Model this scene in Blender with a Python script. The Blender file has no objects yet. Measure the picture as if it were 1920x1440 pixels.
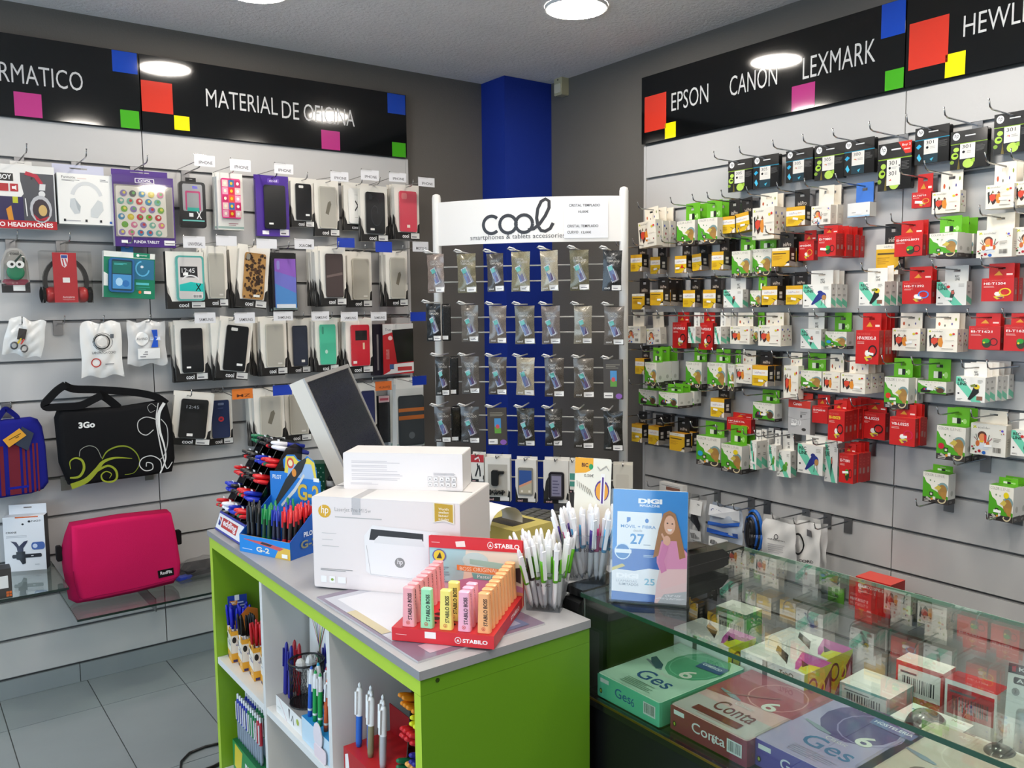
import bpy, bmesh, math, random
from mathutils import Vector, Matrix
random.seed(7)
SC = bpy.context.scene
COL = SC.collection
# ------------------------------------------------------------------ camera
W_PX, H_PX, F_PX = 1920.0, 1440.0, 1594.32
YAW, PITCH, ROLL = math.radians(53.494), math.radians(5.3995), math.radians(-0.595)
CAM = Vector((-2.8103, -3.6410, 1.4780))
_f = Vector((math.cos(YAW)*math.cos(PITCH), math.sin(YAW)*math.cos(PITCH), -math.sin(PITCH)))
_r0 = Vector((math.sin(YAW), -math.cos(YAW), 0)); _u0 = _r0.cross(_f)
_r = _r0*math.cos(ROLL) + _u0*math.sin(ROLL); _u = -_r0*math.sin(ROLL) + _u0*math.cos(ROLL)
cd = bpy.data.cameras.new('camera'); cd.sensor_width = 36; cd.lens = F_PX/W_PX*36; cd.clip_start = 0.05
cam = bpy.data.objects.new('camera', cd); COL.objects.link(cam)
M = Matrix.Identity(4)
for i in range(3):
    M[i][0], M[i][1], M[i][2], M[i][3] = _r[i], _u[i], -_f[i], CAM[i]
cam.matrix_world = M
SC.camera = cam
# ------------------------------------------------------------------ world, exposure
wd = bpy.data.worlds.new('daylight'); SC.world = wd; wd.use_nodes = True
bg = wd.node_tree.nodes['Background']; bg.inputs[0].default_value = (0.58, 0.79, 1.0, 1); bg.inputs[1].default_value = 2.9
SC.view_settings.view_transform = 'Standard'; SC.view_settings.look = 'None'
SC.view_settings.exposure = 0.36; SC.view_settings.gamma = 1.0
try: SC.view_settings.use_curve_mapping = False
except Exception: pass
SC.cycles.use_adaptive_sampling = True; SC.cycles.adaptive_threshold = 0.025
SC.cycles.max_bounces = 6; SC.cycles.diffuse_bounces = 4; SC.cycles.glossy_bounces = 3; SC.cycles.transmission_bounces = 2; SC.cycles.transparent_max_bounces = 10
SC.cycles.caustics_reflective = False; SC.cycles.caustics_refractive = False
LAMP_STRENGTH = 64.0
LAMP_COLOUR = (1.0, 0.925, 0.83)
pl = bpy.data.lights.new('window_portal', 'AREA'); pl.shape = 'RECTANGLE'; pl.size = 4.4; pl.size_y = 2.0
pl.cycles.is_portal = True
po = bpy.data.objects.new('window_portal', pl); COL.objects.link(po)
po.location = (-5.19, -2.7, 1.3); po.rotation_euler = (0, math.radians(-90), math.radians(0))
# ------------------------------------------------------------------ measuring helpers: sight lines met with real planes
def ray(x, y): return _f + _r*((x-960)/F_PX) - _u*((y-720)/F_PX)
def onX(x, y, X): d = ray(x, y); return CAM + d*((X-CAM.x)/d.x)
def onY(x, y, Y): d = ray(x, y); return CAM + d*((Y-CAM.y)/d.y)
def onZ(x, y, Z): d = ray(x, y); return CAM + d*((Z-CAM.z)/d.z)
def at(x, y, d): return CAM + ray(x, y)*d
def slot(i): return 1.478 + (5.665-i)*0.15
# ------------------------------------------------------------------ colours and materials
def hexc(s):
    if len(s) == 3: s = ''.join(ch*2 for ch in s)
    out = []
    for i in (0, 2, 4):
        v = int(s[i:i+2], 16)/255
        out.append(v/12.92 if v <= .04045 else ((v+.055)/1.055)**2.4)
    return tuple(out) + (1.0,)
MATS = {}
def newmat(name):
    m = bpy.data.materials.new(name); m.use_nodes = True
    nt = m.node_tree; return m, nt, nt.nodes['Principled BSDF']
def finish(name, rough, metal=0.0, coat=0.0, bump=0.0, bscale=400, spec=0.5):
    """colour comes from each piece's own colour attribute; roughness and fine relief from noise"""
    m, nt, b = newmat(name)
    a = nt.nodes.new('ShaderNodeAttribute'); a.attribute_name = 'tint'
    nt.links.new(a.outputs['Color'], b.inputs['Base Color'])
    n = nt.nodes.new('ShaderNodeTexNoise'); n.inputs['Scale'].default_value = bscale
    tc = nt.nodes.new('ShaderNodeTexCoord'); nt.links.new(tc.outputs['Object'], n.inputs['Vector'])
    mr = nt.nodes.new('ShaderNodeMapRange'); mr.inputs['To Min'].default_value = max(.02, rough-.06); mr.inputs['To Max'].default_value = rough+.06
    nt.links.new(n.outputs['Fac'], mr.inputs['Value']); nt.links.new(mr.outputs['Result'], b.inputs['Roughness'])
    b.inputs['Metallic'].default_value = metal; b.inputs['Coat Weight'].default_value = coat
    b.inputs['Coat Roughness'].default_value = .08; b.inputs['Specular IOR Level'].default_value = spec
    if bump:
        bn = nt.nodes.new('ShaderNodeBump'); bn.inputs['Strength'].default_value = bump; bn.inputs['Distance'].default_value = .002
        nt.links.new(n.outputs['Fac'], bn.inputs['Height']); nt.links.new(bn.outputs['Normal'], b.inputs['Normal'])
    MATS[name] = m; return m
finish('card', .42); finish('gloss', .22, coat=.4); finish('matte', .75, spec=.25); finish('plastic', .3)
finish('cloth', .85, bump=.5, bscale=900, spec=.15); finish('chrome', .16, metal=1.0); finish('steel', .35, metal=1.0)
finish('foil', .27, metal=.25, coat=.5); finish('signface', .06, spec=.6); finish('screen', .28, spec=.4); finish('laminate', .4, bump=.05, bscale=300)
def clearmat(name, tint, glare=.12, rough=.03, ior=1.45, fac=1.0):
    m = bpy.data.materials.new(name); m.use_nodes = True; nt = m.node_tree; nt.nodes.clear()
    o = nt.nodes.new('ShaderNodeOutputMaterial'); mx = nt.nodes.new('ShaderNodeMixShader')
    t = nt.nodes.new('ShaderNodeBsdfTransparent'); t.inputs[0].default_value = hexc(tint)
    g = nt.nodes.new('ShaderNodeBsdfGlossy'); g.inputs['Roughness'].default_value = rough
    lw = nt.nodes.new('ShaderNodeLayerWeight'); pw = nt.nodes.new('ShaderNodeMath'); pw.operation = 'POWER'; pw.inputs[1].default_value = 4.0
    f0 = ((ior-1)/(ior+1))**2*1.6+glare
    ma = nt.nodes.new('ShaderNodeMath'); ma.operation = 'MULTIPLY_ADD'; ma.inputs[1].default_value = (1-f0)*fac; ma.inputs[2].default_value = f0; ma.use_clamp = True
    nt.links.new(lw.outputs['Facing'], pw.inputs[0]); nt.links.new(pw.outputs[0], ma.inputs[0]); nt.links.new(ma.outputs[0], mx.inputs[0])
    nt.links.new(t.outputs[0], mx.inputs[1]); nt.links.new(g.outputs[0], mx.inputs[2]); nt.links.new(mx.outputs[0], o.inputs[0])
    MATS[name] = m
clearmat('clear', 'fafaf9', .0, .05, 1.4); clearmat('film', 'f0f0f0', .07, .22, 1.4, .8); clearmat('glass', 'f4faf6', 0.0, .01, 1.5); clearmat('acrylic', 'e6e8ea', .02, .04, 1.5)
clearmat('smoke', '8a8a90', .03, .05); clearmat('glassedge', '2f5f4a', .1, .05)
def emis(name, colour, strength):
    m = bpy.data.materials.new(name); m.use_nodes = True; nt = m.node_tree; nt.nodes.clear()
    o = nt.nodes.new('ShaderNodeOutputMaterial'); e = nt.nodes.new('ShaderNodeEmission')
    e.inputs[0].default_value = (*colour, 1); e.inputs[1].default_value = strength
    nt.links.new(e.outputs[0], o.inputs[0]); MATS[name] = m
emis('lamp', LAMP_COLOUR, LAMP_STRENGTH)
def surface(name, col, rough, var=.06, scale=3.0, bump=0.0, bscale=120.0, spec=.3, dist=.004):
    m, nt, b = newmat(name); tc = nt.nodes.new('ShaderNodeTexCoord')
    n = nt.nodes.new('ShaderNodeTexNoise'); n.inputs['Scale'].default_value = scale; n.inputs['Detail'].default_value = 5
    nt.links.new(tc.outputs['Object'], n.inputs['Vector'])
    r = nt.nodes.new('ShaderNodeValToRGB'); c = hexc(col)
    r.color_ramp.elements[0].position = .3; r.color_ramp.elements[1].position = .7
    r.color_ramp.elements[0].color = tuple(x*(1-var) for x in c[:3])+(1,); r.color_ramp.elements[1].color = tuple(min(1, x*(1+var)) for x in c[:3])+(1,)
    nt.links.new(n.outputs['Fac'], r.inputs[0]); nt.links.new(r.outputs[0], b.inputs['Base Color'])
    b.inputs['Roughness'].default_value = rough; b.inputs['Specular IOR Level'].default_value = spec
    if bump:
        n2 = nt.nodes.new('ShaderNodeTexNoise'); n2.inputs['Scale'].default_value = bscale; n2.inputs['Detail'].default_value = 3
        nt.links.new(tc.outputs['Object'], n2.inputs['Vector'])
        bn = nt.nodes.new('ShaderNodeBump'); bn.inputs['Strength'].default_value = bump; bn.inputs['Distance'].default_value = dist
        nt.links.new(n2.outputs['Fac'], bn.inputs['Height']); nt.links.new(bn.outputs['Normal'], b.inputs['Normal'])
    MATS[name] = m
surface('ceiling_paint', 'e9e5e4', .9, .03, 4, .9, 70, .2, .006)
surface('grey_paint', '66625d', .85, .03, 2.5, .25, 160, .25)
surface('blue_paint', '14308f', .75, .04, 2.5, .25, 160, .3)
surface('white_paint', 'b9b6b2', .85, .03, 3)
surface('slat_laminate', 'c2c1c0', .38, .015, 2.0, .03, 400, .4)
surface('slot_metal', '8b8b8b', .45, .05, 5)
surface('grout', '66696a', .9, .1, 20)
surface('tile_stone', '8a9294', .33, .10, 2.2, .04, 60, .45)
# ------------------------------------------------------------------ mesh builder
_TXT = {}
def text_tris(s, bold=0.0):
    k = (s, bold)
    if k in _TXT: return _TXT[k]
    cu = bpy.data.curves.new('tmp', 'FONT'); cu.body = s; cu.resolution_u = 3 if len(s) < 18 else 2; cu.offset = bold; cu.fill_mode = 'FRONT'
    ob = bpy.data.objects.new('tmp', cu)
    me = bpy.data.meshes.new_from_object(ob)
    me.calc_loop_triangles()
    v = [(p.co.x, p.co.y) for p in me.vertices]; t = [tuple(l.vertices) for l in me.loop_triangles]
    bpy.data.objects.remove(ob); bpy.data.curves.remove(cu); bpy.data.meshes.remove(me)
    if v:
        x0 = min(p[0] for p in v); x1 = max(p[0] for p in v); y0 = min(p[1] for p in v); y1 = max(p[1] for p in v)
        v = [((p[0]-x0)/max(1e-6, x1-x0), (p[1]-y0)/max(1e-6, y1-y0)) for p in v]
        asp = (x1-x0)/max(1e-6, y1-y0)
    else: asp = 1
    _TXT[k] = (v, t, asp); return _TXT[k]
def ell(cx, cy, rx, ry, n=14, a0=0, a1=360):
    return [(cx+rx*math.cos(math.radians(a0+(a1-a0)*i/n)), cy+ry*math.sin(math.radians(a0+(a1-a0)*i/n))) for i in range(n if a1-a0 == 360 else n+1)]
def rrect(x0, y0, x1, y1, r, n=3):
    p = []
    for cx, cy, a in ((x1-r, y0+r, -90), (x1-r, y1-r, 0), (x0+r, y1-r, 90), (x0+r, y0+r, 180)):
        p += [(cx+r*math.cos(math.radians(a+90*i/n)), cy+r*math.sin(math.radians(a+90*i/n))) for i in range(n+1)]
    return p
def stroke(pts, w):
    """outline polygon of a polyline of width w (number or list)"""
    L, R = [], []
    n = len(pts)
    for i in range(n):
        a = pts[max(0, i-1)]; b = pts[min(n-1, i+1)]
        dx, dy = b[0]-a[0], b[1]-a[1]; l = math.hypot(dx, dy) or 1
        ww = (w[i] if isinstance(w, (list, tuple)) else w)/2
        L.append((pts[i][0]-dy/l*ww, pts[i][1]+dx/l*ww)); R.append((pts[i][0]+dy/l*ww, pts[i][1]-dx/l*ww))
    return L, R
def curve(pts, k=5):
    """smooth curve through points (Catmull-Rom)"""
    out = []; n = len(pts)
    for i in range(n-1):
        p0, p1, p2, p3 = pts[max(0, i-1)], pts[i], pts[i+1], pts[min(n-1, i+2)]
        for j in range(k):
            t = j/k; out.append(tuple(.5*(2*b+(c-a)*t+(2*a-5*b+4*c-d)*t*t+(3*b-a-3*c+d)*t**3) for a, b, c, d in zip(p0, p1, p2, p3)))
    return out+[tuple(pts[-1])]
def arc(cx, cy, rx, ry, a0, a1, n=12): return [(cx+rx*math.cos(math.radians(a0+(a1-a0)*i/n)), cy+ry*math.sin(math.radians(a0+(a1-a0)*i/n))) for i in range(n+1)]
def spiral(cx, cy, r0, r1, a0, a1, n=18): return [(cx+(r0+(r1-r0)*i/n)*math.cos(math.radians(a0+(a1-a0)*i/n)), cy+(r0+(r1-r0)*i/n)*math.sin(math.radians(a0+(a1-a0)*i/n))) for i in range(n+1)]
EPS = 0.00013
class MB:
    def __init__(s): s.v = []; s.f = []; s.c = []; s.s = []
    def add(s, vs, fs, col, smooth=False):
        o = len(s.v); s.v += [tuple(v) for v in vs]
        for i, f in enumerate(fs):
            s.f.append(tuple(o+k for k in f)); s.c.append(hexc(col[i] if isinstance(col, list) else col)); s.s.append(smooth)
        return s
    def box(s, x0, y0, z0, x1, y1, z1, col, f=None, r=None, t=None, l=None, b=None, d=None):
        vs = [(x0, y0, z0), (x1, y0, z0), (x1, y1, z0), (x0, y1, z0), (x0, y0, z1), (x1, y0, z1), (x1, y1, z1), (x0, y1, z1)]
        fs = [(0, 1, 5, 4), (1, 2, 6, 5), (2, 3, 7, 6), (3, 0, 4, 7), (4, 5, 6, 7), (3, 2, 1, 0)]
        return s.add(vs, fs, [f or col, r or col, b or col, l or col, t or col, d or col])
    def prism(s, p, y0, y1, col, side=None, smooth=False):
        """polygon in x,z (counter-clockwise seen from -y), front at y0"""
        n = len(p); vs = [(x, y0, z) for x, z in p]+[(x, y1, z) for x, z in p]
        fs = [tuple(range(n)), tuple(range(2*n-1, n-1, -1))]+[(i, i+n, (i+1) % n+n, (i+1) % n) for i in range(n)]
        o = len(s.v); s.v += vs
        for i, f in enumerate(fs):
            s.f.append(tuple(o+k for k in f)); s.c.append(hexc(col if i < 2 else (side or col))); s.s.append(smooth and i > 1)
        return s
    def zprism(s, p, z0, z1, col, top=None, smooth=False):
        n = len(p); o = len(s.v); s.v += [(x, y, z0) for x, y in p]+[(x, y, z1) for x, y in p]
        fs = [tuple(range(n-1, -1, -1)), tuple(range(n, 2*n))]+[(i, (i+1) % n, (i+1) % n+n, i+n) for i in range(n)]
        for i, f in enumerate(fs):
            s.f.append(tuple(o+k for k in f)); s.c.append(hexc((top or col) if i == 1 else col)); s.s.append(smooth and i > 1)
        return s
    def lathe(s, prof, col, n=10, cx=0, cy=0, caps=True):
        """prof: (radius, z[, colour]) from bottom up"""
        o = len(s.v); k = len(prof)
        for p in prof: s.v += [(cx+p[0]*math.cos(2*math.pi*i/n), cy+p[0]*math.sin(2*math.pi*i/n), p[1]) for i in range(n)]
        for j in range(k-1):
            c = hexc(prof[j][2] if len(prof[j]) > 2 else col)
            for i in range(n):
                s.f.append((o+j*n+i, o+j*n+(i+1) % n, o+(j+1)*n+(i+1) % n, o+(j+1)*n+i)); s.c.append(c); s.s.append(True)
        if caps:
            s.f.append(tuple(o+i for i in range(n-1, -1, -1))); s.c.append(hexc(prof[0][2] if len(prof[0]) > 2 else col)); s.s.append(False)
            s.f.append(tuple(o+(k-1)*n+i for i in range(n))); s.c.append(hexc(prof[-1][2] if len(prof[-1]) > 2 else col)); s.s.append(False)
        return s
    def tube(s, path, r, col, n=6):
        o = len(s.v); P = [Vector(p) for p in path]; k = len(P)
        for j in range(k):
            t = (P[min(k-1, j+1)]-P[max(0, j-1)]).normalized()
            a = t.cross(Vector((0, 0, 1)) if abs(t.z) < .9 else Vector((1, 0, 0))).normalized(); b = t.cross(a)
            rr = r[j] if isinstance(r, (list, tuple)) else r
            s.v += [tuple(P[j]+a*rr*math.cos(2*math.pi*i/n)+b*rr*math.sin(2*math.pi*i/n)) for i in range(n)]
        c = hexc(col)
        for j in range(k-1):
            for i in range(n): s.f.append((o+j*n+i, o+j*n+(i+1) % n, o+(j+1)*n+(i+1) % n, o+(j+1)*n+i)); s.c.append(c); s.s.append(True)
        s.f.append(tuple(o+i for i in range(n-1, -1, -1))); s.c.append(c); s.s.append(False)
        s.f.append(tuple(o+(k-1)*n+i for i in range(n))); s.c.append(c); s.s.append(False)
        return s
    def pillow(s, p, yf, yb, col, inset=.12, back=None, steps=((0, .5), (.03, .12), (.1, .02), (.3, 0))):
        """soft bag: outline p in x,z; bulges from mid depth to yf and yb"""
        n = len(p); cx = sum(q[0] for q in p)/n; cz = sum(q[1] for q in p)/n
        for sgn, ye in ((0, yf), (1, yb)):
            o = len(s.v); ym = (yf+yb)/2
            for k, w in steps:
                s.v += [(cx+(x-cx)*(1-k), ye+(ym-ye)*w*2, cz+(z-cz)*(1-k)) for x, z in p]
            c = hexc(col if not sgn else (back or col)); m = len(steps)
            for j in range(m-1):
                for i in range(n):
                    q = (o+j*n+i, o+j*n+(i+1) % n, o+(j+1)*n+(i+1) % n, o+(j+1)*n+i)
                    s.f.append(q if not sgn else q[::-1]); s.c.append(c); s.s.append(True)
            q = tuple(o+(m-1)*n+i for i in range(n)); s.f.append(q if not sgn else q[::-1]); s.c.append(c); s.s.append(True)
        return s
    def art(s, els, w=1, h=1, ox=0, oz=0, y=0.0, xf=None):
        """flat print facing -y: elements in 0..1 units, each a hair proud of the one before"""
        k = 0; ep = min(EPS, .0028/max(1, len(els)))
        def P(x, z): return (ox+x*w, y-ep*(k+1), oz+z*h)
        for e in els:
            t = e[0]
            if t == 'r': pts = [(e[1], e[2]), (e[3], e[2]), (e[3], e[4]), (e[1], e[4])]
            elif t == 'p': pts = e[1]
            elif t == 'e': pts = ell(e[1], e[2], e[3], e[4], 14)
            elif t == 's':
                L, R = stroke(e[1], e[2]); o = len(s.v); n = len(L)
                s.v += [P(*q) for q in L]+[P(*q) for q in R]
                for i in range(n-1): s.f.append((o+i, o+n+i, o+n+i+1, o+i+1)); s.c.append(hexc(e[3])); s.s.append(False)
                k += 1; continue
            elif t == 'o':
                n = 16; o = len(s.v); th = e[5]; hr = e[4]/e[3] if e[3] else 1
                s.v += [P(*q) for q in ell(e[1], e[2], e[3], e[4], n)]+[P(*q) for q in ell(e[1], e[2], e[3]-th, e[4]-th*hr, n)]
                for i in range(n): s.f.append((o+i, o+(i+1) % n, o+n+(i+1) % n, o+n+i)); s.c.append(hexc(e[6])); s.s.append(False)
                k += 1; continue
            elif t == 't':
                v, tr, asp = text_tris(e[1], e[7] if len(e) > 7 else 0.0); o = len(s.v); sl = e[8] if len(e) > 8 else 0
                s.v += [P(e[2]+(a+sl*b)*(e[4]-e[2]), e[3]+b*(e[5]-e[3])) for a, b in v]
                for q in tr: s.f.append(tuple(o+i for i in q)); s.c.append(hexc(e[6])); s.s.append(False)
                k += 1; continue
            elif t == 'x':   # rows of fine print
                x0, z0, x1, z1, n, c = e[1:7]
                for i in range(n):
                    za = z0+(z1-z0)*i/n; o = len(s.v); xe = x1-(x1-x0)*random.choice((0, .05, .1, .3))
                    s.v += [P(x0, za), P(xe, za), P(xe, za+(z1-z0)/n*.45), P(x0, za+(z1-z0)/n*.45)]; s.f.append((o, o+1, o+2, o+3)); s.c.append(hexc(c)); s.s.append(False)
                k += 1; continue
            elif t == 'b':   # bar code
                x0, z0, x1, z1, c = e[1:6]; x = x0; n = 0
                while x < x1-(x1-x0)*.03:
                    ww = (x1-x0)*random.choice((.02, .035, .05)); o = len(s.v)
                    s.v += [P(x, z0), P(x+ww, z0), P(x+ww, z1), P(x, z1)]; s.f.append((o, o+1, o+2, o+3)); s.c.append(hexc(c)); s.s.append(False)
                    x += ww+(x1-x0)*random.choice((.02, .04))
                k += 1; continue
            o = len(s.v); s.v += [P(*q) for q in pts]; s.f.append(tuple(range(o, o+len(pts)))); s.c.append(hexc(e[-1])); s.s.append(False); k += 1
        return s
    def sheet(s, fn, nx, nz, col, smooth=True, back=None):
        """grid sheet: fn(u, v) -> point; colour may be fn(u, v)"""
        o = len(s.v); s.v += [tuple(fn(i/nx, j/nz)) for j in range(nz+1) for i in range(nx+1)]
        for j in range(nz):
            for i in range(nx):
                a = o+j*(nx+1)+i; s.f.append((a, a+1, a+nx+2, a+nx+1)); s.c.append(hexc(col((i+.5)/nx, (j+.5)/nz) if callable(col) else col)); s.s.append(smooth)
        return s
    def bend(s, fn):
        s.v = [(x, y+fn(x, z), z) for x, y, z in s.v]; return s
    def mesh(s, name, mat):
        me = bpy.data.meshes.new(name); me.from_pydata(s.v, [], s.f)
        at_ = me.color_attributes.new('tint', 'FLOAT_COLOR', 'CORNER'); buf = []
        for f, c in zip(s.f, s.c): buf += list(c)*len(f)
        at_.data.foreach_set('color', buf)
        me.polygons.foreach_set('use_smooth', s.s)
        me.materials.append(MATS[mat]); me.update(); return me
def obj(name, me, parent=None, loc=(0, 0, 0), rot=(0, 0, 0), scale=(1, 1, 1)):
    o = bpy.data.objects.new(name, me); COL.objects.link(o); o.parent = parent
    o.location = loc; o.rotation_euler = rot; o.scale = scale; return o
def tag(o, label, cat, group=None):
    o['label'] = label; o['category'] = cat
    if group: o['group'] = group
    return o
def thing(name, label, cat, loc=(0, 0, 0), rot=(0, 0, 0), group=None):
    o = bpy.data.objects.new(name, None); COL.objects.link(o); o.location = loc; o.rotation_euler = rot; o.empty_display_size = .02
    return tag(o, label, cat, group)
def struct(name, me, parent=None, **k):
    o = obj(name, me, parent, **k)
    if parent is None: o['kind'] = 'structure'
    return o
ORD = 'first second third fourth fifth sixth seventh eighth ninth tenth eleventh twelfth thirteenth fourteenth fifteenth sixteenth seventeenth eighteenth nineteenth twentieth twenty-first twenty-second twenty-third twenty-fourth twenty-fifth'.split()
def ordn(i): return ORD[i] if i < len(ORD) else 'number %d' % (i+1)
CACHE = {}
def cached(key, fn):
    if key not in CACHE: CACHE[key] = fn()
    return CACHE[key]
def ubox(**k):   # unit carton: x -.5...5, y 0..1 (front at 0), z 0..1
    key = ('ubox',)+tuple(sorted(k.items()))
    def mk():
        kk = dict(k); mat = kk.pop('mat', 'card'); c = kk.pop('col')
        return MB().box(-.5, 0, 0, .5, 1, 1, c, **kk).mesh('carton', mat)
    return cached(key, mk)
def utab(col, hole=.34):   # unit hang tab with a slot punched through, x -.5...5, z 0..1, 2 mm thick
    def mk():
        b = MB(); o = [(-.5, 0), (.5, 0), (.5, 1), (-.5, 1)]; i = [(-hole/2, .6), (hole/2, .6), (hole/2, .74), (-hole/2, .74)]
        vs = [(x, y, z) for y in (0, .002) for x, z in o+i]; fs = []
        for k in range(4):
            n = (k+1) % 4
            fs += [(k, n, 4+n, 4+k), (8+k, 12+k, 12+n, 8+n), (k, 8+k, 8+n, n), (4+k, 4+n, 12+n, 12+k)]
        return b.add(vs, fs, col).mesh('hang_tab', 'card')
    return cached(('utab', col, hole), mk)
# ================================================================== the room
CEIL = 2.592
def plain(name, x0, y0, z0, x1, y1, z1, mat, parent=None):
    return struct(name, MB().box(x0, y0, z0, x1, y1, z1, '888').mesh(name, mat), parent)
floor = plain('floor', -5.3, -6.2, -.06, .12, .12, -.005, 'grout')
plain('ceiling', -5.3, -6.2, CEIL, .12, .12, CEIL+.08, 'ceiling_paint')
wl = plain('wall_left', -5.3, .02, 0, .12, .12, CEIL, 'grey_paint')
wr = plain('wall_right', .02, -6.2, 0, .12, .12, CEIL, 'grey_paint')
plain('wall_back', -5.3, -6.3, 0, .12, -6.2, CEIL, 'white_paint')
ws = MB()
ws.box(-5.3, -6.2, 0, -5.2, -4.9, CEIL, '888'); ws.box(-5.3, -.5, 0, -5.2, .12, CEIL, '888'); ws.box(-5.3, -4.9, 0, -5.2, -.5, .3, '888'); ws.box(-5.3, -4.9, 2.3, -5.2, -.5, CEIL, '888')
struct('wall_street', ws.mesh('wall_street', 'white_paint'))
wf = MB()
for y in (-4.9, -3.43, -1.97, -.55): wf.box(-5.27, y, .3, -5.22, y+.05, 2.3, '8a8d90')
wf.box(-5.27, -4.85, .3, -5.22, -.55, .35, '8a8d90').box(-5.27, -4.85, 2.25, -5.22, -.55, 2.3, '8a8d90')
struct('window_1', wf.mesh('window_frame', 'plastic'))
plain('wall_column', -.277, -.181, 0, .019, .019, CEIL-.001, 'blue_paint')
# floor tiles
TX, TY = .302, .604
for i in range(-8, 5):
    for j in range(-1, 7):
        x0 = -2.236+i*TX; y1 = -.277-j*TY+TY*0; x1 = x0+TX-.0035; y0 = y1-TY+.0035
        if x1 > 0: continue
        y1 = min(y1, .019)
        me = cached(('tile', round(y1-y0, 3)), lambda: MB().box(0, 0, -.006, TX-.0035, y1-y0, 0, '888').mesh('tile', 'tile_stone'))
        obj('tile', me, floor, (x0, y0, 0))
# tiled baseboards
bl = plain('baseboard_left', -4.4, .012, 0, -.72, .02, .072, 'grout')
for i in range(-4, 3):
    x0 = -2.26+i*.604
    if x0+.6 > -.72: continue
    obj('tile', cached('btile', lambda: MB().box(0, 0, 0, .601, .012, .072, '888').mesh('tile', 'tile_stone')), bl, (x0, .0, .001))
# slat walls: every board a piece, metal lip in every slot
def slatwall(parent, left, spans):
    for s0, s1 in spans:
        n = s1-s0
        board = cached(('board', round(n, 3)), lambda: MB().box(0, 0, 0, n-.002, .016, .138, '888').mesh('slat_board', 'slat_laminate'))
        lip = cached(('lip', round(n, 3)), lambda: MB().box(0, .004, 0, n-.002, .015, .0035, '888').mesh('slot_insert', 'slot_metal'))
        for i in range(1, 15):
            z = slot(i+1)+.006
            if left: o = obj('slat_board', board, parent, (s0+.001, 0, z)); q = obj('slot_insert', lip, parent, (s0+.001, 0, slot(i)-.0058))
            else: o = obj('slat_board', board, parent, (0, s1-.001, z), (0, 0, -math.pi/2)); q = obj('slot_insert', lip, parent, (0, s1-.001, slot(i)-.0058), (0, 0, -math.pi/2))
        if left: b = MB().box(s0, .016, .075, s1, .0199, 2.178, '888')
        else: b = MB().box(.016, s0, .075, .0199, s1, 2.178, '888')
        obj('backing', b.mesh('backing', 'slot_metal'), parent)
slatwall(wl, True, [(-1.928, -.737), (-3.124, -1.93), (-4.32, -3.126)])
slatwall(wr, False, [(-2.080, -.874), (-3.282, -2.082), (-4.48, -3.284)])
obj('end_trim', MB().box(-.737, -.001, .075, -.724, .019, 2.172, '888').mesh('end_trim', 'slat_laminate'), wl)
obj('end_trim', MB().box(-.001, -.874, .075, .019, -.861, 2.175, '888').mesh('end_trim', 'slat_laminate'), wr)
# ------------------------------------------------------------------ header signs
def sign(name, label, left, a0, a1, z0, z1, squares, words):
    """a0..a1 along the wall; squares and words in picture measurements on the wall plane"""
    L = a1-a0
    t = thing(name, label, 'sign', (a0, -.004, z0) if left else (-.004, a1, z0), (0, 0, 0 if left else -math.pi/2))
    obj('panel', MB().box(0, -.012, 0, L, .004, z1-z0, '08090a', t='b8b8b8').mesh('panel', 'signface'), t)
    def uv(x, y):
        p = onY(x, y, -.016) if left else onX(x, y, -.016)
        return ((p.x-a0) if left else (a1-p.y), p.z-z0)
    for x0, y0, x1, y1, c in squares:
        u0, v1 = uv(x0, y0); u1, v0 = uv(x1, y1)
        u0 = max(u0, .001); u1 = min(u1, L-.001); v0 = max(v0, .001); v1 = min(v1, z1-z0-.001)
        obj('colour_square', MB().box(u0, -.0128, v0, u1, -.012, v1, c).mesh('colour_square', 'signface'), t)
    for s, xa, ya, xb, yb, hpx in words:
        u0, v0 = uv(xa, ya); u1, _ = uv(xb, yb); _, v1 = uv(xa, ya-hpx)
        obj('lettering', MB().art([('t', s, 0, 0, 1, 1, 'c9c9c9', -.004)], u1-u0, v1-v0, u0, v0, -.0123).mesh('lettering', 'plastic'), t)
RED_, YEL_, BLU_, GRN_, PNK_ = 'd23a2a', 'f0e010', '1246b8', '45a81f', 'c03a86'
sign('header_sign', 'black header sign reading MATERIAL DE OFICINA above the phone cases', True, -1.928, -.737, 2.176, 2.468,
     [(263, 149, 325, 215, RED_), (326, 216, 356, 246, YEL_), (726, 174, 760, 216, BLU_), (735, 266, 761, 297, GRN_), (602, 243, 638, 286, PNK_)],
     [('MATERIAL', 387, 199, 521, 220, 33), ('DE', 529, 221, 561, 224, 32), ('OFICINA', 570, 226, 665, 238, 32)])
sign('header_sign', 'black header sign ending in RMATICO above the headphones', True, -3.124, -1.932, 2.176, 2.468,
     [(209, 93, 258, 140, BLU_), (225, 205, 262, 243, GRN_), (25, 171, 80, 222, PNK_)], [('INFORMATICO', -93, 140, 156, 167, 38)])
sign('header_sign', 'black header sign reading EPSON CANON LEXMARK above the ink boxes', False, -2.080, -.861, 2.182, 2.472,
     [(1209, 183, 1249, 240, RED_), (1247, 232, 1267, 257, YEL_), (1654, 2, 1702, 60, BLU_), (1660, 134, 1699, 178, GRN_), (1485, 163, 1527, 215, PNK_)],
     [('EPSON', 1259, 209, 1328, 194, 34), ('CANON', 1368, 181, 1457, 160, 37), ('LEXMARK', 1505, 149, 1641, 115, 40)])
sign('header_sign', 'black header sign beginning HEWL above the ink cartons by the picture edge', False, -3.284, -2.084, 2.182, 2.472,
     [(1706, 46, 1777, 116, RED_), (1773, 103, 1809, 143, YEL_)], [('HEWLETT PACKARD', 1806, 70, 2230, -40, 40)])
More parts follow.
